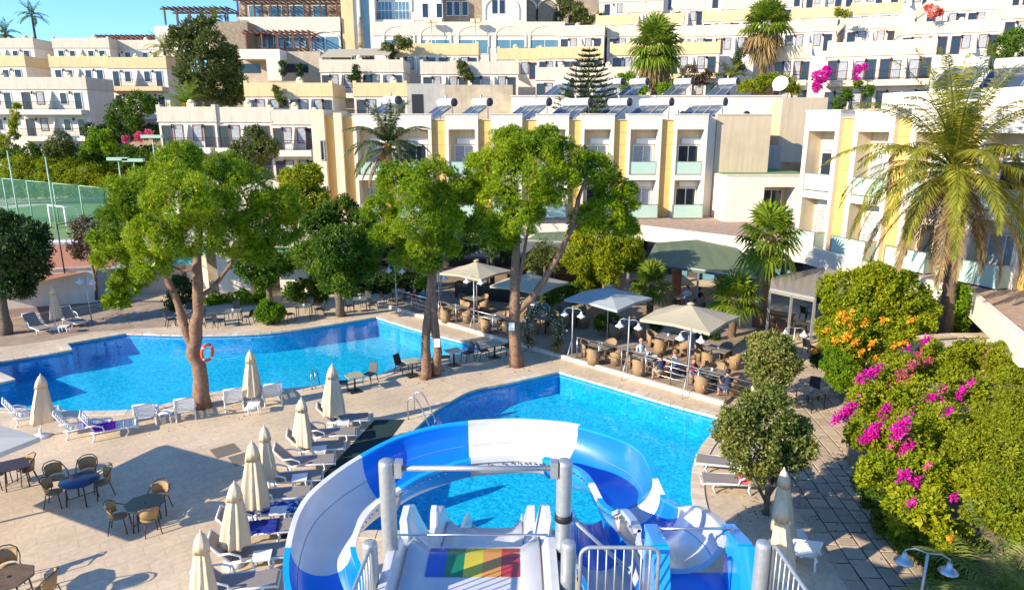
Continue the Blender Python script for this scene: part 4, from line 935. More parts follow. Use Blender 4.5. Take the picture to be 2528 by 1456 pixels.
shrub('hedge', 'low leafy planting at the foot of the pool bar wall', 'hedge', [(525, 745, 24), (560, 742, 22), (600, 738, 22), (640, 735, 18)], L_LIME, 42, lp=6)
shrub('shrub', 'bright leafy bush left of the forked pine trunk', 'shrub', [(448, 715, 34), (425, 740, 26), (470, 735, 24)], L_DARK, 40, lp=5.5)
shrub('shrub', 'wide leafy bush between the pool bar and the dark hedge', 'shrub', [(725, 722, 26), (755, 715, 30), (790, 722, 24)], L_MID, 42, lp=5.5)
rb = shrub('topiary_bush', 'bright round clipped bush in a tub behind the left pool', 'bush', [(665, 768, 30, 0), (650, 772, 22, 0), (682, 772, 22, 0)], L_LIME, g(665, 800).y, lp=4.5, dens=1.5); p = g(665, 801)
MB().lathe([(.2, 0), (.28, .35), (.3, .4), (.22, .4), (.06, .38), (.05, .7)], 12, p).build('tub', BLACKP, rb)
shrub('shrub', 'leafy shrubs between the third pine and the blue grey parasol', 'shrub', [(1385, 720, 30), (1420, 725, 28), (1355, 735, 22), (1450, 735, 20)], L_MID, 38, lp=5.5)
shrub('shrub', 'low bright shrubs under the blue grey parasol', 'shrub', [(1510, 790, 22), (1480, 795, 18)], L_MID, 35, lp=5.5)
shrub('shrub', 'low dark shrubs beside the terrace palm trunks', 'shrub', [(1735, 828, 16), (1765, 832, 14), (1620, 805, 16), (1850, 845, 14)], L_DARK, 34, lp=5)
shrub('potted_plant', 'small round plant beside a seated diner behind the railing', 'plant', [(1040, 700, 14), (1052, 694, 10)], L_LIME, 40, lp=5)

# ---- palms
def frond_mesh(L, e0, droop, n, ll, lw, m, seed, vee=.6, hang=.5, petiole=.12):
    r2 = np.random.default_rng(seed); K = 14; pos = [np.zeros(3)]; a = e0; tan = []
    for i in range(K):
        s = (i + .5) / K; a = e0 - droop * s ** 1.4; d = np.array([math.cos(a), 0, math.sin(a)]); tan.append(d); pos.append(pos[-1] + d * L / K)
    pos = np.array(pos); tan.append(tan[-1]); tan = np.array(tan)
    s = np.linspace(petiole, 1, n); f = s * K; i0 = np.minimum(f.astype(int), K - 1); fr = (f - i0)[:, None]
    P = pos[i0] * (1 - fr) + pos[i0 + 1] * fr; Tn = tan[i0]; up = np.stack([-Tn[:, 2], 0 * s, Tn[:, 0]], 1)
    V = []; 
    for sd in (-1, 1):
        side = np.array([0, sd, 0])[None]
        D = Tn * (.35 + .5 * s[:, None]) + side * (1 - .45 * s[:, None]) + up * vee * .6 - np.array([0, 0, hang]) + r2.normal(size=P.shape) * .12
        D = norm(D); l = ll * (np.sin(np.pi * np.clip(.16 + .80 * s, 0, 1)) ** .7)[:, None] * r2.uniform(.85, 1.1, (n, 1))
        W = norm(np.cross(D, up)) ; W = norm(W * .75 + Tn * .45) * lw
        tip = P + D * l - np.array([0, 0, 1]) * l * hang * .5
        V.append(np.stack([P, P + D * l * .4 + W * .5, tip, P + D * l * .4 - W * .5], 1))
    V = np.concatenate(V).reshape(-1, 3); Fq = np.arange(len(V)).reshape(-1, 4)
    # rachis: flat strip plus keel
    w = np.linspace(.035, .006, K + 1)[:, None] * (L / 4); sd = np.array([[0, 1, 0]])
    A, B, C = pos + sd * w, pos - sd * w, pos + np.stack([tan[:, 2], 0 * tan[:, 0], -tan[:, 0]], 1) * w
    o = len(V); V = np.concatenate([V, A, B, C]); q = []
    for i in range(K):
        for u, v in ((0, 1), (1, 2), (2, 0)): q.append((o + u * (K + 1) + i, o + v * (K + 1) + i, o + v * (K + 1) + i + 1, o + u * (K + 1) + i + 1))
    return fastmesh('frond', V, np.concatenate([Fq, np.array(q)]), m)
def feather_palm(label, base, topz, L, fronds, m, mdry=None, tr=(.28, .22), ll=.55, lw=.045, group=None, bark=PALMB, dry=0, name='date_palm', lean=(0, 0), boots=True, n=46, seed=1):
    """fronds: [(count, elevation deg, droop deg)]"""
    b = Vector(base); t = thing(name, label, 'palm tree', b, 0, group); hgt = topz - b.z; mb = MB(); K = max(8, int(hgt / .16)); top = Vector((lean[0], lean[1], hgt))
    P = [Vector((lean[0] * (i / K) ** 1.5, lean[1] * (i / K) ** 1.5, hgt * i / K)) for i in range(K + 1)]
    rr = [(tr[0] * (1 - i / K) + tr[1] * i / K) * (1.14 if i % 2 else .96) * (1.25 if i == 0 else 1) for i in range(K + 1)]
    mb.tube(P, rr, 12)
    mb.build('trunk', bark, t)
    q = 0
    for cnt, e, dr in fronds:
        ms = [frond_mesh(L * rnd.uniform(.9, 1.08), R(e + rnd.uniform(-6, 6)), R(dr + rnd.uniform(-8, 8)), n, ll, lw, (mdry if (mdry and e < dry) else m), seed * 100 + q + j) for j in range(2)]
        a0 = rnd.uniform(0, 6)
        for i in range(cnt):
            o = link('frond', ms[i % 2], t); o.location = top + Vector((0, 0, -.25 + e / 300)); o.rotation_euler = (rnd.uniform(-.12, .12), 0, a0 + 2 * math.pi * i / cnt + rnd.uniform(-.15, .15)); o.scale = (1, 1, 1) if rnd.random() < .5 else (.92, 1, .96)
        q += 7
    return t, top + b
bp = g(2334, 822, 2.0)
dp, dtop = feather_palm('big date palm with long drooping fronds on the right of the hotel', bp - Vector((0, 0, .3)), at(2352, 405, bp.y).z, 5.6,
    [(10, 78, 36), (12, 58, 62), (13, 36, 80), (13, 14, 86), (11, -6, 78), (8, -24, 62), (6, -42, 46)], L_PALM, L_PALMD, (.28, .19), .72, .05, dry=-20, lean=(at(2352, 405, bp.y).x - bp.x, 0), n=84, seed=3)
mb = MB()
for i in range(46): 
    a = rnd.uniform(0, 6.28); z = rnd.uniform(-1.4, -.1); p0 = dtop + Vector((math.cos(a) * .24, math.sin(a) * .24, z)) - bp + Vector((0, 0, .3)); p1 = p0 + Vector((math.cos(a) * rnd.uniform(.2, .8), math.sin(a) * rnd.uniform(.2, .8), rnd.uniform(-1.8, -.3))); mb.bar(p0, p1, .05, .03)
o = mb.build('dry_skirt', mat('dry_fibre', (.30, .20, .10), .95, var=.3, scale=5), dp); o['kind'] = 'stuff'
rp_ = Vector((at(962, 440, 47).x, 47, 3.0))
feather_palm('feather palm with an orange trunk in front of the left hotel balconies', rp_, at(972, 355, 47).z, 3.4, [(7, 75, 40), (9, 50, 70), (10, 25, 85), (8, 0, 70), (6, -30, 40)], leafmat('grey_palm_leaflet', [(.05, .08, .025), (.11, .14, .05), (.2, .22, .09)], .3), L_PALMD, (.26, .22), .5, .08, dry=-20, bark=mat('orange_palm_bark', (.62, .26, .05), .9, var=.3, scale=6), n=52, seed=5)
feather_palm('short bright palm with an orange heart left of the white house block', Vector((at(457, 250, 78).x, 78, at(457, 262, 78).z - 2)), at(457, 255, 78).z, 2.9, [(8, 72, 40), (9, 45, 65), (8, 15, 60)], L_LIME, None, (.35, .4), .5, .07, bark=mat('orange_palm_bark', (.6, .3, .05)), n=30, seed=6)
for x, y, Y, L, lb, sd in ((78, 35, 128, 3.0, 'slender tall palm alone against the sky on the left', 11), (12, 80, 126, 3.0, 'low palm against the sky at the left edge', 12), (405, 118, 106, 3.2, 'ragged yellowish palm left of the big olive green tree', 13), (1800, 190, 80, 3.0, 'low feather palm between the cream house and the solar tanks', 14), (530, 42, 110, 2.2, 'dark little palm under the free standing pergola', 15)):
    c = at(x, y, Y); feather_palm(lb, c - Vector((0, 0, 7 if x < 100 else 4)), c.z, L, [(6, 65, 45), (8, 30, 75), (7, -5, 60)], L_PALM if x > 100 else L_MID, None, (.22, .16), .55, .09, n=26, seed=sd, name='palm_tree')
def fan_mesh(rad, pet, e0, m, seed, seg=24, droop=.3):
    r2 = np.random.default_rng(seed); d = np.array([math.cos(e0), 0, math.sin(e0)]); up = np.array([-math.sin(e0), 0, math.cos(e0)]); V = []; sd = np.array([0, 1., 0])
    hub = d * pet - np.array([0, 0, .06 * pet])
    for i in range(seg):
        a = (i / (seg - 1) - .5) * R(270); l = rad * (1 - .25 * abs(a) / R(135)) * r2.uniform(.9, 1.08); D = d * math.cos(a) + sd * math.sin(a) + up * (.18 if i % 2 else .02)
        D /= np.linalg.norm(D); W = np.cross(D, up); W /= np.linalg.norm(W); w = rad * .062
        m1 = hub + D * l * .55; tip = hub + D * l - np.array([0, 0, 1]) * l * droop
        V += [hub, m1 + W * w, tip, m1 - W * w]
    o = len(V); w = .02; V += [np.zeros(3) + sd * w, np.zeros(3) - sd * w, hub - sd * w, hub + sd * w]
    return fastmesh('frond', np.array(V), np.arange(len(V)).reshape(-1, 4), m)
def fan_palm(label, base, topz, rad, rings, tr=(.22, .17), group=None, seed=1, bark=PALMB, skirt=0):
    b = Vector(base); t = thing('fan_palm', label, 'palm tree', b, 0, group); hgt = topz - b.z; K = max(6, int(hgt / .15))
    MB().tube([Vector((0, 0, hgt * i / K)) for i in range(K + 1)], [(tr[0] * (1 - i / K) + tr[1] * i / K) * (1.12 if i % 2 else .95) * (1.3 if i == 0 else 1) for i in range(K + 1)], 10).build('trunk', bark, t)
    q = 0
    for cnt, e, dry in rings:
        ms = [fan_mesh(rad * rnd.uniform(.9, 1.1), rad * rnd.uniform(.75, 1.0), R(e + rnd.uniform(-8, 8)), L_FAND if dry else L_FAN, seed * 50 + q + j, droop=.2 + (60 - e) / 220) for j in range(2)]; a0 = rnd.uniform(0, 6)
        for i in range(cnt):
            o = link('frond', ms[i % 2], t); o.location = (0, 0, hgt - .1 + e / 400); o.rotation_euler = (rnd.uniform(-.2, .2), 0, a0 + 2 * math.pi * i / cnt + rnd.uniform(-.2, .2))
        q += 5
    return t
fb = g(1880, 806); fan_palm('fan palm with a thick mottled trunk beside the green restaurant awning', fb, at(1888, 585, fb.y).z, 1.2, [(5, 78, 0), (6, 52, 0), (7, 25, 0), (7, -4, 0), (6, -34, 0)], (.27, .2), seed=2, bark=mat('mottled_palm_bark', (.36, .23, .12), .95, var=.5, scale=7, bump=1., bscale=12))
for i, (x, y, top, r, lb) in enumerate(((1455, 760, 706, .7, 'small fan palm sprouting behind the blue grey parasol'), (1603, 790, 702, .85, 'young dark fan palm left of the last parasol top'), (1806, 835, 735, .9, 'young fan palm with a rough trunk right of the last parasol'))):
    b = g(x, y); fan_palm(lb, b, at(x, top, b.y).z, r, [(4, 75, 0), (7, 45, 0), (8, 15, 0), (6, -15, 0)], (.2, .18), seed=20 + i)
for x, y, yb, Y, lb, sd in ((1620, 115, 240, 77, 'shaggy fan palm standing on the hill above the rear solar tanks', 7), (1893, 62, 190, 86, 'tall yellowing fan palm with a thick dry skirt on the right hill', 8)):
    c = at(x, y, Y); fan_palm(lb, Vector((c.x, Y, at(x, yb, Y).z - 2)), c.z, 1.95, [(5, 76, 0), (7, 50, 0), (8, 24, 0), (8, -6, 0), (8, -36, sd == 8), (9, -62, 1), (8, -76, 1)], (.4, .34), seed=sd)
# ---- Norfolk pine
c = at(1455, 115, 65); b = Vector((c.x, 65, at(1452, 300, 65).z - 3)); t = thing('norfolk_pine', 'tiered Norfolk pine rising through the hotel roof line', 'pine tree', b); hh = c.z - b.z
MB().tube([(0, 0, 0), (0, 0, hh)], [.2, .03], 8).build('trunk', BARKG, t)
tier = 13
for i in range(tier):
    f = i / tier; z = 3.9 + (hh - 3.9) * f; Lb = 3.1 * (1 - f) ** .85 + .25; P = []; D = []; mb = MB()
    for j in range(9):
        a = 2 * math.pi * (j + .5 * (i % 2)) / 9 + rnd.uniform(-.1, .1); dr = np.array([math.cos(a), math.sin(a), 0]); n = int(34 * Lb) + 8; s = nr.uniform(.12, 1, n)
        q = dr[None] * s[:, None] * Lb; q[:, 2] += z - .25 * Lb * s + .34 * Lb * s ** 2; side = np.array([-dr[1], dr[0], 0]); lat = nr.uniform(-1, 1, n) * .28 * (1 - s * .6); q += side[None] * lat[:, None]
        P.append(q); D.append(dr[None] * .6 + side[None] * np.sign(lat)[:, None] * .6 + np.array([0, 0, .45]) + nr.normal(size=q.shape) * .15)
        mb.tube([(0, 0, z), tuple(dr * Lb * .5 + np.array([0, 0, z - .04 * Lb])), tuple(dr * Lb + np.array([0, 0, z + .09 * Lb]))], [.035, .025, .01], 4)
    P = np.concatenate(P); D = np.concatenate(D); V, Fq = leaves(P, D, .34, .075); link('branch_tier', fastmesh('branch_tier', V, Fq, L_NORF), t); mb.build('bough', BARKG, t)
# ---- hill vegetation
T('olive_tree', 'big loose olive green tree below the stone house on the left hill', 'tree', (500, 260), [(480, 80, 34), (448, 118, 34), (520, 108, 38), (495, 165, 46, -1), (550, 165, 40), (462, 185, 30), (540, 215, 40), (580, 205, 30), (440, 85, 22), (505, 60, 22), (560, 130, 26), (500, 215, 34), (575, 240, 24)], L_OLIVE, 84, 5., 1., 5, .4, [([Vector((at(505, 250, 84).x, 84, at(505, 250, 84).z - 3)), (503, 200), (495, 130)], [8, 7, 4])], BARKG, up=.7)
for nm, lb, ct, lobes, m, Y, kw in (
    ('broadleaf_tree', 'spreading dark green tree beside the white gable on the left', 'tree', [(298, 275, 30), (342, 258, 30), (372, 262, 22), (282, 300, 20), (330, 300, 24)], L_MID, 80, {}),
    ('shrub', 'bright yellow green shrub below the spreading tree on the left', 'shrub', [(240, 345, 26), (262, 340, 20), (225, 362, 18), (270, 365, 20)], L_LIME, 76, {}),
    ('shrub', 'grey green shrub in front of the lowest balcony at the left', 'shrub', [(150, 352, 26), (170, 365, 20), (130, 372, 20)], L_OLIVE, 80, {}),
    ('climbing_plant', 'narrow column of yellow green climber on the left house front', 'plant', [(40, 262, 10), (36, 285, 12), (34, 310, 12), (33, 335, 13), (20, 370, 26), (5, 350, 18)], L_YEL, 86, {}),
    ('broadleaf_tree', 'rounded grey green tree behind the left pine crown', 'tree', [(622, 345, 34), (600, 372, 32), (655, 370, 34), (630, 390, 36), (585, 395, 24)], L_OLIVE, 62, {}),
    ('hedge', 'long yellow topped hedge behind the green sports court', 'hedge', [(40 + 26 * i, 425 + rnd.uniform(-4, 4), 34, rnd.uniform(-1, 1)) for i in range(10)] + [(20 + 32 * i, 455, 26, -2) for i in range(9)] + [(-10 + 30 * i, 474 - i, 18, -2.5) for i in range(11)] + [(20, 440, 26), (-20, 435, 34)], L_YEL, 82, {}),
    ('shrub', 'tangled mixed shrubs above the court hedge under the left houses', 'shrub', [(10 + 34 * i, 385 + rnd.uniform(-8, 8), 24, rnd.uniform(-1, 1)) for i in range(10)] + [(250 + 26 * i, 405, 22) for i in range(5)], L_MID, 84, {}),
    ('shrub', 'dark shrubs filling the slope below the spreading tree', 'shrub', [(225 + 26 * i, 325 + 6 * (i % 2), 22, rnd.uniform(-1, 1)) for i in range(7)] + [(290, 385, 26), (330, 385, 24), (370, 375, 22)], L_DARK, 81, {}),
    ('shrub', 'leafy shrub at the left corner of the arched hall', 'shrub', [(985, 108, 18), (955, 122, 20), (1005, 106, 14), (965, 138, 14)], L_OLIVE, 95, {}),
    ('shrub', 'round tree on the rocks left of the highest houses', 'tree', [(1385, 22, 24), (1400, 10, 18), (1378, 45, 14)], L_OLIVE, 122, {}),
    ('shrub', 'greyish tree on the rocks right of the round tree', 'tree', [(1425, 22, 18), (1438, 38, 16), (1452, 55, 16), (1418, 48, 14), (1480, 45, 14)], L_OLIVE, 120, {}),
    ('shrub', 'bright green bushes around the foot of the shaggy fan palm', 'shrub', [(1555, 205, 24), (1585, 215, 20), (1640, 222, 20), (1665, 215, 16), (1530, 200, 18)], L_LIME, 74, {}),
    ('shrub', 'dry reddish climbing shrub on the flowered balcony', 'shrub', [(1700, 180, 20), (1725, 200, 16), (1680, 205, 14), (1745, 185, 12)], L_RUST, 88, {}),
    ('shrub', 'yellow flowering bushes behind the right end of the rear wing', 'shrub', [(1870, 210, 24), (1905, 200, 22), (1940, 210, 22), (1960, 220, 16), (1840, 215, 16)], L_YEL, 76, {}),
    ('shrub', 'dark green creeper on the cream house corner', 'shrub', [(1820, 150, 12), (1830, 130, 12), (1825, 170, 14)], L_DARK, 90, {}),
    ('shrub', 'green bush in front of the cream house left of the date palm', 'shrub', [(2075, 250, 16), (2090, 235, 16), (2140, 225, 16), (2120, 210, 12), (2065, 268, 10)], L_MID, 70, {}),
    ('broadleaf_tree', 'tall leafy tree at the right edge behind the date palm', 'tree', [(2480, 120, 36), (2505, 165, 40), (2450, 155, 24), (2520, 95, 30), (2495, 205, 30)], L_MID, 52, {}),
    ('shrub', 'spiky bush on a roof corner at the upper right', 'shrub', [(2070, 30, 12), (2085, 36, 10)], L_YEL, 96, {}),
    ('shrub', 'bare stemmed climber on the yellow house right of the olive tree', 'shrub', [(690, 240, 14), (682, 222, 10), (700, 252, 9)], L_OLIVE, 78, {}),
    ('shrub', 'dark bushy climber on the white house in mid hill', 'shrub', [(880, 185, 13), (878, 170, 9), (870, 195, 10)], L_DARK, 87, {}),
    ('shrub', 'dry brown bush on the white house roof line', 'shrub', [(1145, 178, 15), (1140, 162, 12), (1158, 190, 12)], L_OLIVE, 87.5, {}),
    ('shrub', 'dark creeper hanging beside the shaded bar', 'shrub', [(697, 160, 9), (697, 180, 9), (740, 165, 8), (742, 185, 8)], L_DARK, 94, {}),
    ('shrub', 'low mixed shrubs along the foot of the railed white houses', 'shrub', [(320, 375, 18), (350, 385, 16), (400, 372, 14), (470, 368, 16), (300, 395, 16), (500, 375, 12)], L_MID, 74, {})):
    shrub(nm, lb, ct, lobes, m, Y, lp=4.5, dens=.9, k=5, aspect=.45)
shrub('bougainvillea', 'magenta bougainvillea hanging beside the cream house balcony', 'bougainvillea', [(2025, 190, 18), (2015, 215, 14), (2040, 175, 12)], F_MAG, 75, lp=4.5)
shrub('bougainvillea', 'purple bougainvillea trailing over the cream balcony rail', 'bougainvillea', [(2120, 172, 11), (2115, 195, 8), (2135, 165, 7)], F_MAG, 74, lp=4)
shrub('bougainvillea', 'red flowering bush at the left end of the upper right house', 'bougainvillea', [(2305, 28, 14), (2290, 20, 8), (2322, 32, 8)], F_RED, 90, lp=4)
shrub('bougainvillea', 'pink bougainvillea above the sports court fence', 'bougainvillea', [(345, 340, 12), (368, 330, 10), (310, 345, 8)], F_PINK, 75, lp=4.5)
# ---- planting on the right of the path
shrub('hedge', 'big bright yellow green hedge in front of the date palm trunk', 'hedge', [(2085, 715, 56), (2160, 705, 60), (2240, 720, 52), (2110, 775, 58), (2195, 780, 60), (2055, 755, 34), (2050, 810, 34), (2085, 840, 40), (2270, 770, 40), (2150, 680, 30), (2230, 690, 24)], L_YEL, 28.2, lp=6.5, dens=1.3, k=6, up=.7)
shrub('shrub', 'bright green bush right of the date palm trunk', 'shrub', [(2360, 740, 40), (2385, 770, 32), (2355, 790, 32)], L_LIME, 29.5, lp=6.5, up=.7)
shrub('flowering_shrub', 'loose orange flowering shrub below the big hedge', 'shrub', [(2105, 850, 50), (2170, 840, 50), (2235, 815, 38), (2080, 810, 32), (2140, 890, 34), (2290, 800, 26), (2060, 850, 34), (2100, 900, 36)], L_YEL, 25.6, lp=7, dens=1.0, flowers=[(F_ORANGE, [(2075, 775, 9), (2100, 772, 7), (2085, 790, 8), (2135, 795, 8), (2180, 790, 8), (2040, 815, 8), (2090, 830, 12), (2110, 845, 10), (2060, 842, 9), (2150, 850, 7), (2210, 850, 9), (2230, 845, 8), (2125, 870, 8), (2160, 885, 7), (2190, 885, 7), (2250, 790, 8), (2012, 866, 7), (2100, 800, 6)])])
shrub('topiary_bush', 'rounded clipped green bush beside the stone path', 'bush', [(2062, 890, 34, 0), (2085, 925, 36, 0), (2060, 930, 24, 0)], L_LIME, 23.6, lp=4.5, dens=1.7, shell=.1)
shrub('topiary_bush', 'small dark ball bush where the stone path begins', 'bush', [(2020, 888, 20, 0)], L_DARK, 25.5, lp=4.5, dens=1.7, shell=.1)
shrub('bougainvillea', 'large bougainvillea with magenta bracts spilling over the garden wall', 'bougainvillea',
      [(2215, 930, 58), (2310, 895, 56), (2405, 885, 50), (2160, 990, 55), (2265, 1000, 72), (2370, 965, 62), (2140, 1075, 50), (2235, 1090, 70), (2330, 1070, 66), (2170, 1160, 54), (2265, 1180, 66), (2345, 1160, 50), (2220, 1250, 50), (2300, 1260, 50), (2125, 960, 30)], L_YEL, None, 1.7, lp=7.5, dens=1.1,
      flowers=[(F_MAG, [(2085, 1020, 18), (2100, 1008, 18), (2065, 1035, 12), (2150, 920, 16), (2125, 935, 14), (2170, 908, 10), (2185, 1010, 14), (2175, 1040, 14), (2155, 1065, 20), (2140, 1080, 16), (2235, 1030, 16), (2225, 1050, 20), (2215, 1070, 16), (2240, 1105, 16), (2228, 1120, 12), (2300, 980, 12), (2320, 1000, 12), (2340, 1015, 10), (2375, 965, 14), (2395, 945, 9), (2230, 1175, 16), (2255, 1190, 14), (2285, 840, 12), (2240, 860, 7), (2440, 870, 10), (2380, 1080, 8), (2250, 1240, 9), (2355, 1225, 8)]),
               (F_PINK, [(2250, 900, 12), (2260, 880, 14), (2290, 890, 12), (2225, 925, 14), (2240, 935, 12), (2190, 955, 10), (2330, 960, 10), (2310, 1120, 10), (2290, 1150, 8), (2200, 1100, 8), (2430, 890, 8)])])
shrub('golden_conifer', 'large golden green conifer shrub filling the right edge', 'shrub', [(2480, 890, 52), (2505, 965, 56), (2440, 1035, 56), (2500, 1055, 60), (2405, 1110, 56), (2475, 1130, 64), (2400, 1190, 48), (2470, 1210, 60), (2525, 1240, 60), (2420, 1260, 40), (2490, 1290, 44)], L_CEDAR, None, 2.3, lp=6.5, dens=1.25, k=6, aspect=.4, up=.5)
shrub('shrub', 'dark ground shrubs along the right edge of the stone path', 'shrub', [(2135, 1190, 30), (2165, 1235, 36), (2200, 1290, 42), (2250, 1335, 46), (2310, 1370, 52), (2380, 1360, 52), (2330, 1420, 40), (2440, 1340, 46), (2500, 1375, 50)], L_MID, None, .5, lp=7, dens=1.0)
shrub('flowering_shrub', 'yellow leaved shrub with a few orange blooms near the double lamp', 'shrub', [(2290, 1310, 32), (2330, 1330, 28), (2370, 1310, 28)], L_YEL, None, 1.2, lp=7.5, dens=.9, flowers=[(F_ORANGE, [(2345, 1330, 8), (2290, 1340, 6), (2285, 1300, 5)])])
c = g(2480, 1500, .8); feather_palm('low palm with pale striped fronds at the bottom right corner', c - Vector((0, 0, .8)), c.z + .3, 2.2, [(4, 72, 40), (7, 45, 55), (7, 20, 55)], leafmat('pale_palm_leaflet', [(.10, .15, .03), (.22, .27, .06), (.34, .36, .12)], .3), None, (.2, .2), .55, .035, n=44, seed=31, name='palm_tree')
# two small ornamental trees at the right side of the pool
T('ornamental_tree', 'clipped round ornamental tree between the railing end and the path', 'tree', (1905, 1012), [(1905, 870, 50), (1870, 895, 36), (1940, 895, 38), (1900, 920, 50), (1935, 860, 30), (1880, 850, 30)], L_GLOSSY, 25.2, 7, 1.2, 5, .5, [([gb(1905, 1012), (1903, 960), (1904, 900)], [6, 5, 4]), ([(1903, 960), (1925, 905)], [3, 2])], BARKG)
T('ornamental_tree', 'larger multi stemmed ornamental tree in a planter at the pool corner', 'tree', (1888, 1268), [(1825, 1060, 56), (1895, 1025, 60), (1958, 1080, 54), (1865, 1115, 62, -.4), (1940, 1130, 50), (1900, 985, 36), (1820, 1110, 36), (1985, 1110, 30), (1850, 1000, 34), (1880, 1165, 34)], L_GLOSSY, 17.7, 8, 1.3, 5, .5, [([gb(1890, 1268), (1896, 1210), (1900, 1140), (1900, 1050)], [9, 7, 6, 4]), ([(1892, 1240), (1860, 1180), (1845, 1110)], [5, 4, 3]), ([(1894, 1225), (1935, 1170), (1955, 1100)], [5, 4, 3])], BARKG)

# fallen leaves and needles lying about under the trees
P = []
for x, y, r, n in ((503, 1003, 2.2, 120), (1062, 930, 1.8, 90), (1275, 903, 2., 100), (1890, 1270, 1.8, 110), (842, 780, 2., 70), (2090, 1130, 1.6, 120), (2180, 1300, 1.6, 120), (1960, 1100, 1.5, 60), (300, 780, 4, 120)):
    c = g(x, y); a = nr.uniform(0, 6.28, n); q = r * np.abs(nr.normal(size=n)) * .7; P.append(np.stack([c.x + np.cos(a) * q, c.y + np.sin(a) * q, np.full(n, .05)], 1))
P = np.concatenate(P)
gp = [(p.x, p.y) for p in (*pool1,)], [(p.x, p.y) for p in (*pool2,)]
P = np.array([p for p in P if not any(inside((p[0], p[1]), q) for q in gp)])
D = nr.normal(size=P.shape); D[:, 2] *= .15; V, Fq = leaves(P, D, .09, .045)
o = link('fallen_leaves', fastmesh('fallen_leaves', V, Fq, L_RUST)); tag(o, 'dry leaves and needles scattered on the paving under the trees', 'fallen leaves', kind='stuff')
# ================================================================ FURNITURE
def rzto(d): return math.atan2(d.y, d.x)
# ---- closed parasols
def closed_parasol(label, x, ytop, xb, yb, m=CANVAS, w=.36, seed=0, group='closed beige parasols', bottom=.24):
    b = g(xb, yb); top = at(x, ytop, b.y).z; t = thing('closed_parasol', label, 'parasol', b, 0, group); lean = at(x, ytop, b.y).x - b.x
    MB().tube([(0, 0, .05), (lean, 0, top - .02)], .024, 8).build('pole', FRAMEW, t)
    r2 = random.Random(seed); n = 32; ph = [r2.uniform(.55, 1.12) for _ in range(8)]; z0 = top * bottom
    def wob(k):
        def f(j, z):
            a = j / n * 8; i = int(a) % 8; fr = a - int(a); fold = (ph[i] * (1 - fr) + ph[(i + 1) % 8] * fr) * (1 - .34 * math.sin(fr * math.pi))
            return 1 + (fold - 1) * k * min(1, (top - z) / .5)
        return f
    mb = MB(); L = top - z0
    prof = [(w * .72, z0 + .02), (w * .96, z0), (w * 1.0, z0 + .05), (w * .86, z0 + L * .3), (w * .62, z0 + L * .58), (w * .42, z0 + L * .78), (w * .30, z0 + L * .84)]
    mb.lathe(prof, n, (0, 0, 0), 0, wob(1.)); cv = mb.build('canopy', m, t)
    for v in cv.data.vertices: v.co.x += lean * v.co.z / top
    mb = MB(); mb.lathe([(w * .50, z0 + L * .74), (w * .53, z0 + L * .735), (w * .40, z0 + L * .86), (w * .2, z0 + L * .96), (.03, z0 + L * .99), (.015, top + .05)], n, (0, 0, 0), 0, wob(.6)); cp = mb.build('top_flap', m, t)
    for v in cp.data.vertices: v.co.x += lean * v.co.z / top
    MB().lathe([(.28, 0), (.28, .05), (.2, .1), (.05, .13), (.04, .35)], 16).build('base', PLASTW, t)
    return t
cps = [(100, 925, 102, 1078, 'closed beige parasol between the white loungers at the far left'), (617, 865, 622, 1008, 'closed beige parasol standing between two white loungers by the pine trunk'), (820, 900, 822, 1060, 'closed beige parasol farthest along the grey lounger column beside the dark mat'),
       (744, 983, 750, 1135, 'closed beige parasol second farthest along the grey lounger column'), (652, 1052, 665, 1215, 'closed beige parasol third along the grey lounger column, half behind the next one'), (622, 1090, 635, 1300, 'tall closed parasol over the lounger with the patterned blue towel'),
       (578, 1190, 578, 1392, 'closed cream parasol over the lounger with the plain navy towel'), (495, 1312, 512, 1545, 'nearest closed cream parasol cut by the bottom edge of the deck'), (128, 706, 138, 812, 'closed beige parasol between the two grey loungers across the left pool'),
       (1936, 1157, 1938, 1372, 'closed beige parasol under the ornamental tree right of the slide'), (1930, 1234, 1936, 1478, 'shaded closed parasol just right of the blue slide entrance'), (1866, 945, 1862, 1020, 'small pale closed parasol at the right end of the railing')]
for i, (x, yt, xb, yb, lb) in enumerate(cps): closed_parasol(lb, x, yt, xb, yb, seed=i, w=.44 if i < 8 else .38, m=CANVAS)
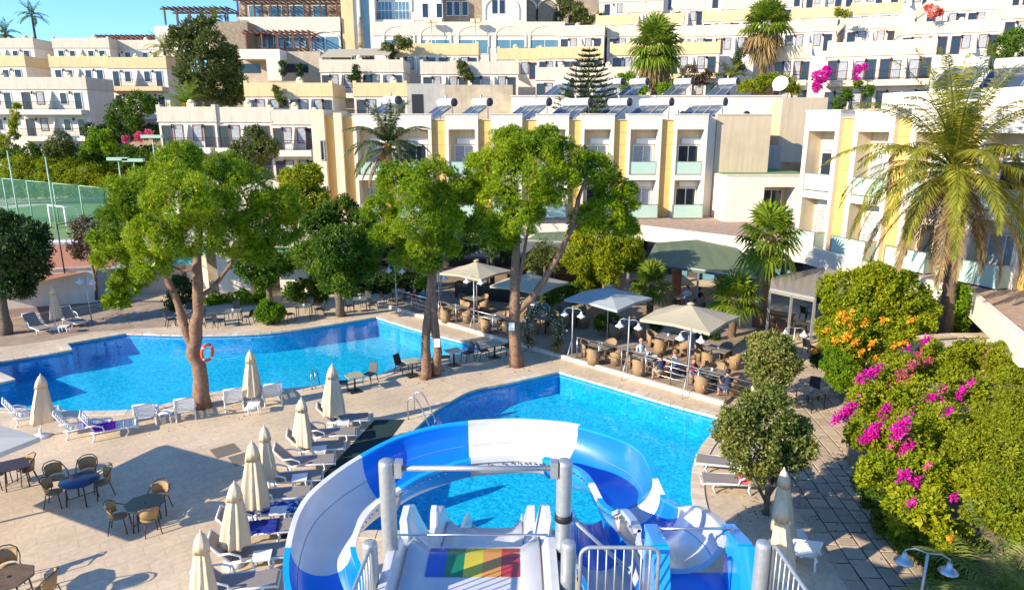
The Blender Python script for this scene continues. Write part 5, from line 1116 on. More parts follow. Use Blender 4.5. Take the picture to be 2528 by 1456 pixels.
# ---- loungers
def lounger_proto(kind):
    """head at x=0, foot at x=1.95, back raised"""
    t = thing('sun_lounger', 'x', 'sun lounger'); Wd = .33; ba = R(48 if kind == 'sling' else 60); bl = .78
    hx_, hz = .62 - math.cos(ba) * bl, .36 + math.sin(ba) * bl
    mb = MB()
    for s in (-1, 1):
        mb.tube([(.45, s * Wd, .34), (1.2, s * Wd, .33), (1.9, s * Wd, .30), (1.97, s * Wd, .24)], [.035, .035, .03, .02], 6)
        mb.tube([(hx_, s * Wd, hz), (.60, s * Wd, .36)], .03, 6)
    mb.tube([(hx_, -Wd, hz), (hx_, Wd, hz)], .03, 6); mb.tube([(1.96, -Wd, .25), (1.96, Wd, .25)], .025, 6); fr = mb.build('frame', PLASTW, t)
    lm = MB().tube([(0, 0, .34), (.04, 0, .16), (-.05, 0, 0)], [.035, .03, .035], 6).mesh('leg', PLASTW)
    for x in (.55, 1.6):
        for s in (-1, 1): o = link('leg', lm, t); o.location = (x, s * Wd, 0)
    am = MB().tube([(.35, 0, .62), (.62, 0, .62), (.86, 0, .52), (.9, 0, .34)], [.025, .03, .028, .025], 6).mesh('armrest', PLASTW)
    for s in (-1, 1): o = link('armrest', am, t); o.location = (0, s * (Wd + .035), 0)
    if kind == 'sling':
        w = Wd - .03; mb = MB(); mb.box(.62, 1.92, -w, w, .335, .352); mb.build('seat', GREYSLING, t)
        mb = MB(); M = Matrix.Translation((.62, 0, .36)) @ Matrix.Rotation(ba, 4, 'Y') ; mb.box(-bl, 0, -w, w, -.008, .012, 0, M); mb.build('backrest', GREYSLING, t)
    else:
        w = Wd - .025; sm = MB().box(-.022, .022, -w, w, -.01, .01).mesh('slat', PLASTW); se = MB().box(.62, 1.9, -.03, .03, .30, .322).build('seat_rail', PLASTW, t)
        for i in range(17): o = link('slat', sm, t); o.location = (.66 + i * .076, 0, .335)
        for i in range(9): o = link('slat', sm, t); d = .07 + i * .082; o.location = (.62 - math.cos(ba) * d, 0, .36 + math.sin(ba) * d); o.rotation_euler = (0, ba, 0)
    return t
LP = {}
def lounger(kind, label, head, foot=None, rz=None, group=None):
    h = g(*head) if len(head) == 2 else Vector(head)
    if rz is None: f = g(*foot); rz = rzto(f - h)
    if kind not in LP: LP[kind] = o = lounger_proto(kind); o['label'] = label; o.location = h; o.rotation_euler = (0, 0, rz); o['group'] = group
    else: o = dup(LP[kind], h, rz, label, group)
    return o
GL = 'grey sling loungers in a column beside the pool'
names = ['farthest along the column, by the far parasol', 'second farthest, beside the dark green mat', 'third from the far end of the column', 'fourth from the far end, tall back in the sun', 'fifth from the far end, beside a white side table', 'sixth from the far end, just above the towels', 'carrying the patterned blue towel', 'carrying the plain navy towel', 'second nearest, below the navy towel', 'nearest, cut by the bottom edge']
feet = [(912, 1046), (880, 1082), (852, 1116), (828, 1152), (798, 1192), (770, 1234), (746, 1272), (724, 1318), (712, 1380), (690, 1450)]
colum = []
for (x, y), lb in zip(feet, names):
    f = g(x, y); d = Vector((.975, .22, 0)); h = f - d * 1.95
    colum.append(lounger('sling', 'grey sling lounger with white frame, ' + lb, h, None, rzto(d), GL))
WLG = 'white slatted loungers round the left pool'
wl = [('back towards us left of the forked pine, left of a pair', (360, 1068), (372, 1010)), ('back towards us left of the forked pine, right of a pair', (462, 1052), (456, 1000)), ('just right of the pine trunk, left of the parasol', (582, 1026), (575, 985)), ('right of the pine trunk, right of the parasol', (680, 1012), (668, 975)),
      ('at the far left edge behind the parasol', (0, 1055), (75, 1040)), ('just right of the far left parasol', (125, 1085), (205, 1070))]
for lb, h, f in wl: lounger('slat', 'white slatted lounger ' + lb, h, f, None, WLG)
pl = lounger('slat', 'white slatted lounger with a purple towel thrown over it', (190, 1090), (285, 1072), None, WLG)
bl1 = lounger('sling', 'grey sling lounger across the left pool, left of the parasol', (75, 812), (150, 838), None, 'grey loungers across the left pool'); bl2 = lounger('sling', 'grey sling lounger across the left pool, right of the parasol', (160, 795), (235, 818), None, 'grey loungers across the left pool')
lounger('sling', 'grey lounger with its foot at the right pool edge, upper of two under the tree', (1870, 1172), (1776, 1160), None, 'loungers at the right pool edge'); rl = lounger('sling', 'grey lounger at the right pool edge with a red towel', (1890, 1212), (1786, 1205), None, 'loungers at the right pool edge')
lounger('slat', 'white lounger in the shade right of the slide entrance parasols', (1990, 1440), (1960, 1360), None, 'loungers at the right pool edge')
# side tables
stp = thing('side_table', 'x', 'side table'); MB().box(-.23, .23, -.23, .23, .38, .41).build('tabletop', PLASTW, stp); lm = MB().tube([(0, 0, .38), (.02, .02, 0)], [.03, .022], 6).mesh('leg', PLASTW)
for sx in (-1, 1):
    for sy in (-1, 1): o = link('leg', lm, stp); o.location = (sx * .19, sy * .19, 0)
first = True
for x, y, lb in ((415, 1040, 'between the pair of white loungers left of the forked pine'), (628, 1020, 'between the white loungers right of the pine trunk'), (848, 1066, 'between the two farthest grey loungers'), (790, 1134, 'between the third and fourth grey loungers'), (742, 1206, 'between the fifth and sixth grey loungers'), (690, 1290, 'between the two blue towels'), (650, 1404, 'between the two nearest grey loungers'), (160, 822, 'between the grey loungers across the left pool')):
    if first: stp.location = g(x, y); stp['label'] = 'small white side table ' + lb; stp['group'] = 'white side tables'; first = False
    else: dup(stp, g(x, y), .2, 'small white side table ' + lb, 'white side tables')
# towels
def towel(label, l, x0, x1, m, wob=.03, over=.04):
    """sheet lying along a lounger's seat"""
    M = Matrix.Translation(l.location) @ Matrix.Rotation(l.rotation_euler.z, 4, 'Z'); nx_, ny = 14, 8; vs = []
    for i in range(nx_ + 1):
        for j in range(ny + 1):
            x = x0 + (x1 - x0) * i / nx_; y = -.36 + .72 * j / ny
            z = .368 + abs(math.sin(i * 1.7 + j * .9)) * wob + rnd.uniform(0, .01)
            if x < .6: z += (.6 - x) * 1.05 + .02
            if abs(y) > .33: z -= over
            vs.append(M @ Vector((x, y + rnd.uniform(-.015, .015), z)))
    mb = MB(); mb.add(vs, [(i * (ny + 1) + j, (i + 1) * (ny + 1) + j, (i + 1) * (ny + 1) + j + 1, i * (ny + 1) + j + 1) for i in range(nx_) for j in range(ny)], 0, True)
    o = mb.build('towel', m); tag(o, label, 'towel'); s = o.modifiers.new('thick', 'SOLIDIFY'); s.thickness = .012; return o
def floral(name, c1, c2):
    m = mat(name, c1, .9); nt = m.node_tree; n = nt.nodes; l = nt.links; tc = n.new('ShaderNodeTexCoord'); w = n.new('ShaderNodeTexNoise'); w.inputs['Scale'].default_value = 4.5; w.inputs['Detail'].default_value = 2; w.inputs['Distortion'].default_value = 2.2
    l.new(tc.outputs['Object'], w.inputs['Vector']); r = n.new('ShaderNodeValToRGB'); e = r.color_ramp.elements; e[0].position = .49; e[1].position = .54; e[0].color = tuple(c1) + (1,); e[1].color = tuple(c2) + (1,)
    l.new(w.outputs[0], r.inputs[0]); l.new(r.outputs[0], n['Principled BSDF'].inputs['Base Color']); return m
towel('blue and white patterned towel spread on a lounger', colum[6], .35, 1.85, floral('patterned_towel', (.012, .03, .22), (.45, .55, .75)))
towel('deep navy towel with white script like marks on a lounger', colum[7], .55, 1.6, floral('navy_towel', (.006, .012, .17), (.012, .035, .28)))
towel('purple towel thrown over the white slatted lounger', pl, .30, 1.25, mat('purple_cloth', (.28, .03, .42), .9, var=.2, scale=6), .08)
towel('coral red towel on the lounger under the ornamental tree', rl, .0, .85, mat('coral_cloth', (.75, .10, .13), .9, var=.25, scale=7), .09)
# ---- pool side tables and black chairs
chp = thing('chair', 'x', 'chair'); sm = BLACKP
MB().box(-.22, .22, -.21, .22, .43, .46).build('seat', sm, chp)
mb = MB(); mb.add([(-.21, -.20, .46), (.21, -.20, .46), (.20, -.33, .88), (-.20, -.33, .88), (-.21, -.235, .46), (.21, -.235, .46), (.20, -.36, .88), (-.20, -.36, .88)], [(0, 1, 2, 3), (7, 6, 5, 4), (0, 4, 5, 1), (1, 5, 6, 2), (2, 6, 7, 3), (3, 7, 4, 0)]); mb.build('backrest', sm, chp)
for sx in (-1, 1):
    MB().tube([(sx * .2, .19, .43), (sx * .22, .23, 0)], [.022, .016], 5).build('leg', sm, chp); MB().tube([(sx * .2, -.2, .43), (sx * .22, -.30, 0)], [.022, .016], 5).build('leg', sm, chp)
CH = [False]
def chair(proto, flag, p, face, label, group):
    d = Vector(face) - Vector(p); rz = math.atan2(d.y, d.x) - math.pi / 2
    if not flag[0]: flag[0] = True; proto.location = p; proto.rotation_euler = (0, 0, rz); proto['label'] = label; proto['group'] = group; return proto
    return dup(proto, p, rz, label, group)
ptp = thing('square_table', 'x', 'table'); MB().box(-.36, .36, -.36, .36, .71, .74).build('tabletop', mat('mottled_marble', (.40, .38, .25), .35, var=.3, scale=4), ptp)
MB().tube([(0, 0, .71), (0, 0, .03)], .045, 8).build('pedestal', BLACKP, ptp); MB().box(-.24, .24, -.24, .24, 0, .035).build('foot_plate', BLACKP, ptp)
PT = [False]
def table(proto, flag, p, rz, label, group):
    if not flag[0]: flag[0] = True; proto.location = p; proto.rotation_euler = (0, 0, rz); proto['label'] = label; proto['group'] = group; return proto
    return dup(proto, p, rz, label, group)
GP = 'marble topped tables along the edge between the pools'; GCB = 'black resin chairs at the poolside tables'
for (x, y), lb, cs in (((877, 966), 'nearest the closed parasols', ((846, 968, 'half behind the closed parasol'), (914, 946, 'alone on the deck side'))), ((1018, 928), 'left of the double trunked pine', ((993, 922, 'on its left'), (1044, 914, 'against the double trunk'))),
                       ((1121, 902), 'right of the double trunked pine', ((1100, 903, 'on its left'), (1154, 892, 'on its right'))), ((1221, 882), 'left of the tallest pine', ((1194, 886, 'on its left'), (1252, 873, 'beside the tallest pine trunk')))):
    p = g(x, y); table(ptp, PT, p, .55, 'square marble topped table on a black pedestal, ' + lb, GP)
    for cx, cy, cl in cs: chair(chp, CH, g(cx, cy), p, 'black chair at the poolside table %s, %s' % (lb, cl), GCB)
# dark tables in the back row and along the path
btp = thing('dark_table', 'x', 'table'); MB().box(-.42, .42, -.42, .42, .72, .75).build('tabletop', mat('grey_green_top', (.12, .15, .14), .4, var=.2, scale=4), btp)
for sx in (-1, 1):
    for sy in (-1, 1): MB().tube([(sx * .37, sy * .37, .72), (sx * .38, sy * .38, 0)], .022, 5).build('leg', BLACKP, btp)
MB().box(-.05, .05, -.04, .04, .751, .86).build('napkin_holder', PLASTW, btp)
BT = [False]; GB = 'dark tables in the shade'; GBC = 'dark chairs round the shaded tables'
rows = [((458, 800), .1, 'behind the forked pine', ((425, 806, 'left'), (494, 800, 'right'), (470, 786, 'far'))), ((578, 798), .1, 'left of the round clipped bush', ((520, 806, 'far left'), (543, 808, 'left'), (612, 800, 'right'), (585, 782, 'far'))),
        ((752, 785), .15, 'right of the round clipped bush', ((716, 793, 'left'), (790, 780, 'right'), (765, 770, 'far'))), ((890, 766), .2, 'right of the deck opening tree', ((862, 772, 'left'), (922, 764, 'right'), (880, 758, 'far left'), (906, 755, 'far right'))), ((985, 745), .2, 'by the blue lamp post', ((952, 752, 'left'), (1008, 742, 'right'))),
        ((1935, 822), .6, 'beside the wooden counter on the right', ((1912, 818, 'left'), (1958, 836, 'right'))), ((2015, 785), .6, 'farthest beside the big hedge', ((1988, 790, 'left'),)), ((2015, 826), .6, 'midway beside the big hedge', ((1986, 838, 'left'),)), ((2025, 868), .6, 'nearest beside the big hedge', ((1996, 876, 'left'),)), ((1998, 1008), .5, 'alone on the stone path', ((2006, 985, 'far'),))]
for (x, y), rz, lb, cs in rows:
    p = g(x, y); table(btp, BT, p, rz, 'dark framed table with grey green top ' + lb, GB)
    for cx, cy, cl in cs: chair(chp, CH, g(cx, cy), p, 'dark chair on the %s side of the table %s' % (cl, lb), GBC)
# ---- rattan cafe sets on the near deck
rcp = thing('rattan_chair', 'x', 'chair')
mb = MB(); mb.lathe([(.02, .445), (.22, .445), (.235, .435), (.22, .42), (.02, .42)], 14); mb.build('seat', RATTAN, rcp)
mb = MB(); n = 12; vs = []
for i in range(n + 1):
    a = R(200 + 140 * i / n)
    for z, r in ((.50, .235), (.66, .265), (.80 + .05 * math.sin(math.pi * i / n), .285)): vs.append((math.cos(a) * r, math.sin(a) * r, z))
mb.add(vs, [(i * 3 + k, (i + 1) * 3 + k, (i + 1) * 3 + k + 1, i * 3 + k + 1) for i in range(n) for k in range(2)], 0, True); bk = mb.build('backrest', RATTAN, rcp); s = bk.modifiers.new('t', 'SOLIDIFY'); s.thickness = .018
mb = MB(); mb.tube([(.27, .22, .0), (.265, .17, .62), (.285, .02, .66), (.29, -.08, .70), (.26, -.18, .82), (.14, -.29, .89), (0, -.32, .90), (-.14, -.29, .89), (-.26, -.18, .82), (-.29, -.08, .70), (-.285, .02, .66), (-.265, .17, .62), (-.27, .22, 0)], .016, 6); mb.build('arm_frame', BROWNT, rcp)
for sx in (-1, 1): MB().tube([(sx * .17, -.17, .43), (sx * .21, -.27, 0)], .015, 5).build('leg', BROWNT, rcp)
RC = [False]; GR = 'rattan cafe chairs on the near deck'
def cafe_table(label, p, shape, m):
    t = thing('cafe_table', label, 'table', p); mb = MB(); mb.lathe([(.02, .735), (.52, .735), (.54, .72), (.53, .70), (.02, .70)], 32 if shape == 'round' else 8) if shape != 'square' else mb.box(-.42, .42, -.42, .42, .705, .735)
    tp_ = mb.build('tabletop', m, t)
    if shape != 'round':
        for f in mb.f: pass
        tp_.data.polygons.foreach_set('use_smooth', [False] * len(tp_.data.polygons))
    if shape == 'oct': MB().lathe([(.02, .736), (.045, .736), (.04, .744), (.02, .744)], 10).build('parasol_hole', BLACKP, t)
    for i in range(4): a = R(45 + 90 * i); MB().tube([(math.cos(a) * .36, math.sin(a) * .36, .7), (math.cos(a) * .42, math.sin(a) * .42, 0)], .02, 6).build('leg', BROWNT, t)
    MB().tube([(.3, .3, .2), (-.3, -.3, .2)], .012, 5).build('stretcher', BROWNT, t); return t
for (x, y), sh, m, lb, rz, cs in (((196, 1184), 'round', mat('navy_glass_top', (.012, .03, .09), .25, spec=.6), 'round navy topped table', 0, ((222, 1196, 'far'), (145, 1210, 'left'), (140, 1246, 'near left'), (258, 1222, 'right'))),
                              ((357, 1241), 'oct', mat('dark_green_slats', (.015, .03, .035), .4, var=.3, scale=14), 'dark octagonal table', .3, ((398, 1262, 'far right'), (298, 1308, 'near left'), (374, 1312, 'near right'))),
                              ((36, 1146), 'square', mat('dark_brown_top', (.05, .03, .025), .4, var=.3, scale=6), 'dark brown square table at the left edge', .6, ((70, 1190, 'right'), (0, 1200, 'left'))),
                              ((22, 1424), 'oct', mat('weathered_wood_top', (.16, .10, .06), .6, var=.4, scale=7), 'weathered octagonal table in the bottom left corner', .2, ((26, 1440, 'far'), (120, 1490, 'right')))):
    p = g(x, y, .72); p.z = 0; tt = cafe_table(lb + (' on the near deck' if 'edge' not in lb and 'corner' not in lb else ''), p, sh, m); tt.rotation_euler.z = rz
    for cx, cy, cl in cs: chair(rcp, RC, g(cx, cy), p, 'rattan armchair on the %s side of the %s' % (cl, lb), GR)
# ---- restaurant terrace: tables, wicker tub chairs
wcp = thing('wicker_chair', 'x', 'armchair'); MB().box(-.24, .24, -.22, .24, .30, .44).build('seat', WICKER, wcp); mb = MB(); n = 12; vs = []
for i in range(n + 1):
    a = R(160 + 220 * i / n); hz = .62 + .22 * math.sin(math.pi * i / n) ** 1.5
    for z, r in ((.02, .27), (.35, .29), (hz, .33)): vs.append((math.cos(a) * r, math.sin(a) * r, z))
mb.add(vs, [(i * 3 + k, (i + 1) * 3 + k, (i + 1) * 3 + k + 1, i * 3 + k + 1) for i in range(n) for k in range(2)], 0, True); bk = mb.build('shell', WICKER, wcp); s = bk.modifiers.new('t', 'SOLIDIFY'); s.thickness = .045
WC = [False]; GW = 'wicker tub chairs on the restaurant terrace'
wtp = thing('dining_table', 'x', 'table'); MB().box(-.55, .55, -.42, .42, .72, .76).build('tabletop', mat('slate_top', (.24, .21, .17), .5, var=.3, scale=4), wtp)
for sx in (-1, 1):
    for sy in (-1, 1): MB().box(sx * .48 - .03, sx * .48 + .03, sy * .35 - .03, sy * .35 + .03, 0, .719).build('leg', BROWNT, wtp)
MB().lathe([(.06, .761), (.06, .87), (.05, .88), (.01, .88)], 8).build('table_caddy', PLASTW, wtp)
WT = [False]; WTAB = []
terr = [((1125, 757), 'beside the double trunked pine'), ((1223, 781), 'right of the first khaki parasol post'), ((1340, 782), 'behind the flower arch'), ((1415, 768), 'right of the leaning pine limb'), ((1542, 793), 'under the blue grey parasol'),
        ((1486, 851), 'against the railing right of the flower arch'), ((1650, 829), 'under the left side of the last parasol'), ((1773, 860), 'beside the low dark shrubs on the right'), ((1598, 876), 'with plates and seated diners by the railing'), ((1758, 915), 'at the right end of the railing'), ((1170, 735), 'in the shade of the first khaki parasol'), ((1315, 742), 'in the shade of the second khaki parasol'), ((1690, 735), 'under the green awning, left one'), ((1765, 745), 'under the green awning, right one')]
ofs = ((-.62, -.55), (.05, -.72), (.68, -.5), (.1, .75))
for k, ((x, y), lb) in enumerate(terr):
    p = g(x, y, .88); p.z = TZ; rz = R(-42); table(wtp, WT, p, rz, 'slate topped dining table ' + lb, 'dining tables on the restaurant terrace'); WTAB.append(p)
    pos = [(-.85, 0), (.85, 0), (0, -.78), (0, .78)]; sides = ('left end', 'right end', 'pool side', 'restaurant side')
    for q, (ox, oy) in enumerate(pos):
        if k in (12, 13) and q > 1: continue
        if k == 8 and q == 3: continue
        c, s_ = math.cos(rz), math.sin(rz); ox += rnd.uniform(-.08, .08); oy += rnd.uniform(-.08, .08)
        chair(wcp, WC, p + Vector((ox * c - oy * s_, ox * s_ + oy * c, 0)), p, 'wicker tub chair, %s of the table %s' % (sides[q], lb), GW)
# ---- open parasols
def open_parasol(label, apex, half, m, rz=0., h=3.15, drop=.62):
    ap = g(apex[0], apex[1], h + TZ); b = Vector((ap.x, ap.y, TZ)); t = thing('open_parasol', label, 'parasol', b, rz, 'open square parasols over the terrace'); zr = h - drop
    C = [Vector((half * math.cos(R(45 * i)), half * math.sin(R(45 * i)), 0)) for i in range(8)]
    for i in range(8): C[i] = C[i] * (1 if i % 2 == 0 else .72); C[i].z = zr + (0 if i % 2 == 0 else .10)
    mb = MB(); nseg = 5; rings = []
    for j in range(1, nseg + 1):
        f = j / nseg; rings.append([Vector((c.x * f, c.y * f, h - (h - c.z) * f + (-.05 * math.sin(math.pi * f)))) for c in C])
    vs = [Vector((0, 0, h))] + [p for r in rings for p in r]; fs = [(0, 1 + i, 1 + (i + 1) % 8) for i in range(8)]
    for j in range(nseg - 1):
        for i in range(8): fs.append((1 + j * 8 + i, 1 + (j + 1) * 8 + i, 1 + (j + 1) * 8 + (i + 1) % 8, 1 + j * 8 + (i + 1) % 8))
    mb.add(vs, fs); mb.add(rings[-1] + [p - Vector((0, 0, .12)) for p in rings[-1]], [(i, 8 + i, 8 + (i + 1) % 8, (i + 1) % 8) for i in range(8)])
    c = mb.build('canopy', m, t); s = c.modifiers.new('t', 'SOLIDIFY'); s.thickness = .012
    MB().lathe([(.2, h + .02), (.12, h + .07), (.02, h + .1)], 8).build('top_vent', m, t)
    MB().tube([(0, 0, 0), (0, 0, h - .02)], .035, 8).build('pole', GALV, t); MB().box(-.35, .35, -.35, .35, 0, .08).build('base', BLACKP, t)
    for i in range(8): MB().bar((0, 0, h - .55), C[i] * .5 + Vector((0, 0, (h - drop * .5) * .5 - .02 + (0 if i % 2 == 0 else .0))), .02).bar((0, 0, h - .06), C[i] * .97 + Vector((0, 0, .0)) + Vector((0, 0, C[i].z * .0 - .03)), .022).build('rib', GALV, t)
    return t
open_parasol('open khaki parasol over the terrace just right of the double trunked pine', (1176, 645), 2.15, CANVAS2, .15)
open_parasol('open khaki parasol half behind the tallest pine trunk', (1308, 673), 2.2, CANVAS2, .2)
open_parasol('open blue grey parasol in tree shade over the terrace', (1503, 707), 2.2, mat('blue_grey_canvas', (.34, .38, .38), .85, var=.06, scale=3), .05)
open_parasol('open khaki parasol nearest us at the right of the terrace', (1706, 751), 2.3, CANVAS2, .1)
# big parasol at the left edge and its hidden mate whose shadow crosses the deck
def big_parasol(label, pole, half, ang, h=3.0, drop=.45):
    t = thing('large_parasol', label, 'parasol', pole, ang); zr = h - drop; C = [Vector((half * math.cos(R(90 * i)), half * math.sin(R(90 * i)), zr)) for i in range(4)]; mb = MB()
    mb.add([Vector((0, 0, h))] + C + [c - Vector((0, 0, .14)) for c in C], [(0, 1 + i, 1 + (i + 1) % 4) for i in range(4)] + [(1 + i, 5 + i, 5 + (i + 1) % 4, 1 + (i + 1) % 4) for i in range(4)]); c = mb.build('canopy', mat('pale_parasol_cloth', (.62, .58, .50), .8, var=.05), t); s = c.modifiers.new('t', 'SOLIDIFY'); s.thickness = .015
    MB().tube([(0, 0, 0), (0, 0, h - .02)], .05, 8).build('pole', FRAMEW, t); MB().box(-.45, .45, -.45, .45, 0, .1).build('base', GREYP, t); return t
big_parasol('large pale square parasol poking in at the left edge over the cafe deck', Vector((-16.0, 16.5, 0)), 3.0, R(20))
# ---- railing of the terrace
def rail_run(label, a, b, tz=.18, hgt=1.0):
    a, b = Vector(a), Vector(b); L = (b - a).length; rz = rzto(b - a); t = thing('railing', label, 'railing', (a.x, a.y, tz), rz); n = max(2, round(L / 1.35))
    pm = MB().tube([(0, 0, -.15), (0, 0, hgt)], .022, 6).mesh('post', STEEL)
    for i in range(n + 1): o = link('post', pm, t); o.location = (L * i / n, 0, 0)
    for z, r in ((hgt, .028), (.75, .011), (.5, .011), (.25, .011)): MB().tube([(0, 0, z), (L, 0, z)], r, 6).build('rail', STEEL, t)
def onedge(x):                    # point of the terrace edge below a survey column
    lo, hi = -.2, 1.2
    for _ in range(40):
        m_ = (lo + hi) / 2; p = tA.lerp(tB, m_); xx = CX + F * p.x / (p.y * math.cos(TH) + H * math.sin(TH)); lo, hi = (m_, hi) if xx < x else (lo, m_)
    return tA.lerp(tB, lo) - tn * .12
rail_run('steel railing left of the double trunked pine', onedge(978), onedge(1050)); rail_run('steel railing between the double trunked pine and the tallest pine', onedge(1080), onedge(1262)); rail_run('long steel railing in front of the diners right of the flower arch', onedge(1420), onedge(1862))
# ---- lamp posts
SHADE = mat('white_enamel', (.75, .76, .78), .3, spec=.6)
def lamp_post(label, b, h, rz=0., arm=.42, dz=.35, brace=True, n=2, m=GALV, shade=None, group='double lamp posts'):
    t = thing('lamp_post', label, 'lamp post', b, rz, group); MB().tube([(0, 0, 0), (0, 0, h)], .032, 8).build('pole', m, t)
    for s in (-1, 1)[:n]:
        MB().tube([(0, 0, h - dz + .25), (s * arm * .6, 0, h - dz + .3), (s * arm, 0, h - dz + .22), (s * arm, 0, h - dz + .12)], .016, 6).build('arm', m, t)
        MB().lathe([(.02, .16), (.05, .14), (.06, .06), (.13, .0), (.20, -.06), (.205, -.08), (.10, -.06), (.02, -.05)], 14, (s * arm, 0, h - dz)).build('lamp_shade', shade or SHADE, t)
        MB().lathe([(.01, -.04), (.075, -.07), (.07, -.15), (.01, -.2)], 8, (s * arm, 0, h - dz)).build('bulb', PLASTW, t)
    if brace: MB().tube([(0, 0, 1.05), (-.1, -.62, -.1)], .022, 6).build('brace', m, t)
    return t
for x, yt, lb in ((1174, 690, 'on the railing left of the tallest pine'), (1414, 754, 'at the left end of the diners railing'), (1550, 781, 'in the middle of the diners railing'), (1698, 811, 'on the diners railing below the last parasol')):
    b = onedge(x) + tn * .2; lamp_post('grey lamp post with two hanging white lamps ' + lb, Vector((b.x, b.y, .1)), at(x, yt, b.y).z - .1, R(-25), dz=.42 if x > 1300 else .1)
for (x, y), yt, lb in (((980, 772), 655, 'by the dark hedge in the back'), ((228, 800), 682, 'standing alone behind the left pool'), ((1085, 770), 672, 'just behind the double trunked pine'), ((1300, 800), 735, 'behind the tallest pine trunk'), ((1955, 885), 808, 'beside the path tables on the right'), ((1862, 935), 858, 'half inside the round ornamental tree')):
    b = g(x, y); lamp_post('slim lamp post with two hanging lamps ' + lb, b, at(x, yt, b.y).z, R(-15), brace=False, dz=.3)
b = g(2258, 1560); lamp_post('nearest double lamp post with silver shades at the bottom right', b, at(2263, 1368, b.y).z, R(-25), arm=.42, dz=.22, brace=False, shade=STEEL)
# ---- flower arch
a, b = g(1306, 868), g(1374, 880); t = thing('flower_arch', 'round arch covered in white and blue flowers at the terrace entrance', 'arch'); c = (a + b) / 2; ax = (b - a); hgt = at(1340, 762, c.y).z; pts = []
for i in range(17):
    th = R(-35 + 250 * i / 16); pts.append(c + ax * .62 * math.cos(th) + Vector((0, 0, hgt * .52 + hgt * .48 * math.sin(th))))
MB().tube(pts, .035, 6).build('hoop', BROWNT, t)
P = np.array([p for p in pts for _ in range(50)]) + nr.normal(size=(17 * 50, 3)) * .10; V, Fq = leaves(P, nr.normal(size=P.shape), .16, .09); link('foliage', fastmesh('foliage', V, Fq, L_OLIVE), t)
P = np.array([p for p in pts[2:15] for _ in range(26)]) + nr.normal(size=(13 * 26, 3)) * .11; V, Fq = leaves(P, nr.normal(size=P.shape), .12, .10); tag(link('flowers', fastmesh('flowers', V, Fq, leafmat('pale_blue_flower', [(.35, .42, .5), (.5, .55, .6), (.7, .7, .7)], .2)), t), kind='stuff')
P = np.array([Vector(q) + Vector((0, 0, z)) for q in (a, b) for z in np.linspace(.05, .9, 60)]) + nr.normal(size=(120, 3)) * .12; V, Fq = leaves(P, nr.normal(size=P.shape) + np.array([0, 0, .8]), .4, .07); link('dried_grass', fastmesh('dried_grass', V, Fq, L_PALMD), t)
# ---- awnings
def awning(label, rear, front, m, zr, zf, group=None, posts=True):
    a, b = g(*rear[0], zr), g(*rear[1], zr); c, d = g(*front[1], zf), g(*front[0], zf); t = thing('awning', label, 'awning'); mb = MB(); n = 6
    vs = []
    for i in range(n + 1):
        f = i / n
        for p, q in ((a, b), (d, c)):
            w_ = p.lerp(q, f); vs.append(w_)
    for i in range(n): mb.add([vs[i * 2], vs[i * 2 + 2], vs[i * 2 + 3], vs[i * 2 + 1]], [(0, 1, 2, 3)])
    dn = Vector((0, 0, -.22)); mb.add([d, c, c + dn, d + dn], [(0, 1, 2, 3)]); o = mb.build('fabric', m, t); s = o.modifiers.new('t', 'SOLIDIFY'); s.thickness = .03
    for i in range(4): MB().bar(a.lerp(b, i / 3) - Vector((0, 0, .06)), d.lerp(c, i / 3) - Vector((0, 0, .06)), .06, .08).build('rafter', GALV, t)
    MB().bar(d - Vector((0, 0, .03)), c - Vector((0, 0, .03)), .08, .1).build('front_bar', GALV, t)
    for p in ((d, c, d.lerp(c, .5)) if posts else ()): MB().box(p.x - .05, p.x + .05, p.y - .05, p.y + .05, 0, p.z - .08).build('post', GALV, t)
    return t
GRN = mat('olive_green_awning', (.115, .155, .085), .8, var=.07, scale=2)
awning('olive green fabric awning dappled with palm shade over the restaurant', ((1618, 600), (1800, 586)), ((1596, 646), (1868, 684)), GRN, 3.3, 2.65)
awning('olive green awning half hidden behind the tallest pine', ((1330, 575), (1450, 570)), ((1300, 592), (1440, 598)), GRN, 3.3, 2.9)
GA = mat('taupe_awning', (.25, .22, .185), .85, var=.06, scale=2)
awning('taupe flat awning between the fan palm and the big hedge', ((1905, 684), (2035, 660)), ((1902, 712), (2012, 735)), GA, 3.1, 2.8); awning('second taupe awning stepping down behind the big hedge', ((2040, 663), (2160, 690)), ((2016, 708), (2110, 760)), GA, 3.3, 3.0)
t = thing('added_shade_roof', 'low dark grey flat roof added to shade the rear dining area behind the pines', 'shade roof'); xa, xb_ = at(1075, 625, 43.5).x, at(1565, 625, 43.5).x; DG = mat('dark_grey_roof', (.13, .13, .135), .8, var=.15, scale=1.5)
MB().box(xa, xb_, 43.5, 50.5, 2.56, 2.70).build('roof', DG, t)  # roof added to darken the dining floor
for x in np.linspace(xa + .3, xb_ - .3, 5): MB().box(x - .07, x + .07, 43.6, 43.74, 0, 2.558).build('post', GALV, t)
t = thing('bar_counter', 'long black bar counter in the shade behind the khaki parasols', 'counter', g(1195, 742), R(-20)); MB().box(-1.9, 1.9, -.35, .35, 0, 1.05).build('cabinet', BLACKP, t); MB().box(-1.98, 1.98, -.42, .42, 1.051, 1.1).build('worktop', mat('dark_slate', (.05, .05, .055), .4), t)
t = thing('wooden_counter', 'brown wooden bar counter beside the fan palm', 'counter', g(1905, 815), R(-40)); MB().box(-1., 1., -.35, .35, 0, 1.0).build('cabinet', mat('counter_wood', (.16, .08, .04), .5, var=.3, scale=4), t); MB().box(-1.06, 1.06, -.41, .41, 1.001, 1.05).build('worktop', WOODDARK, t)
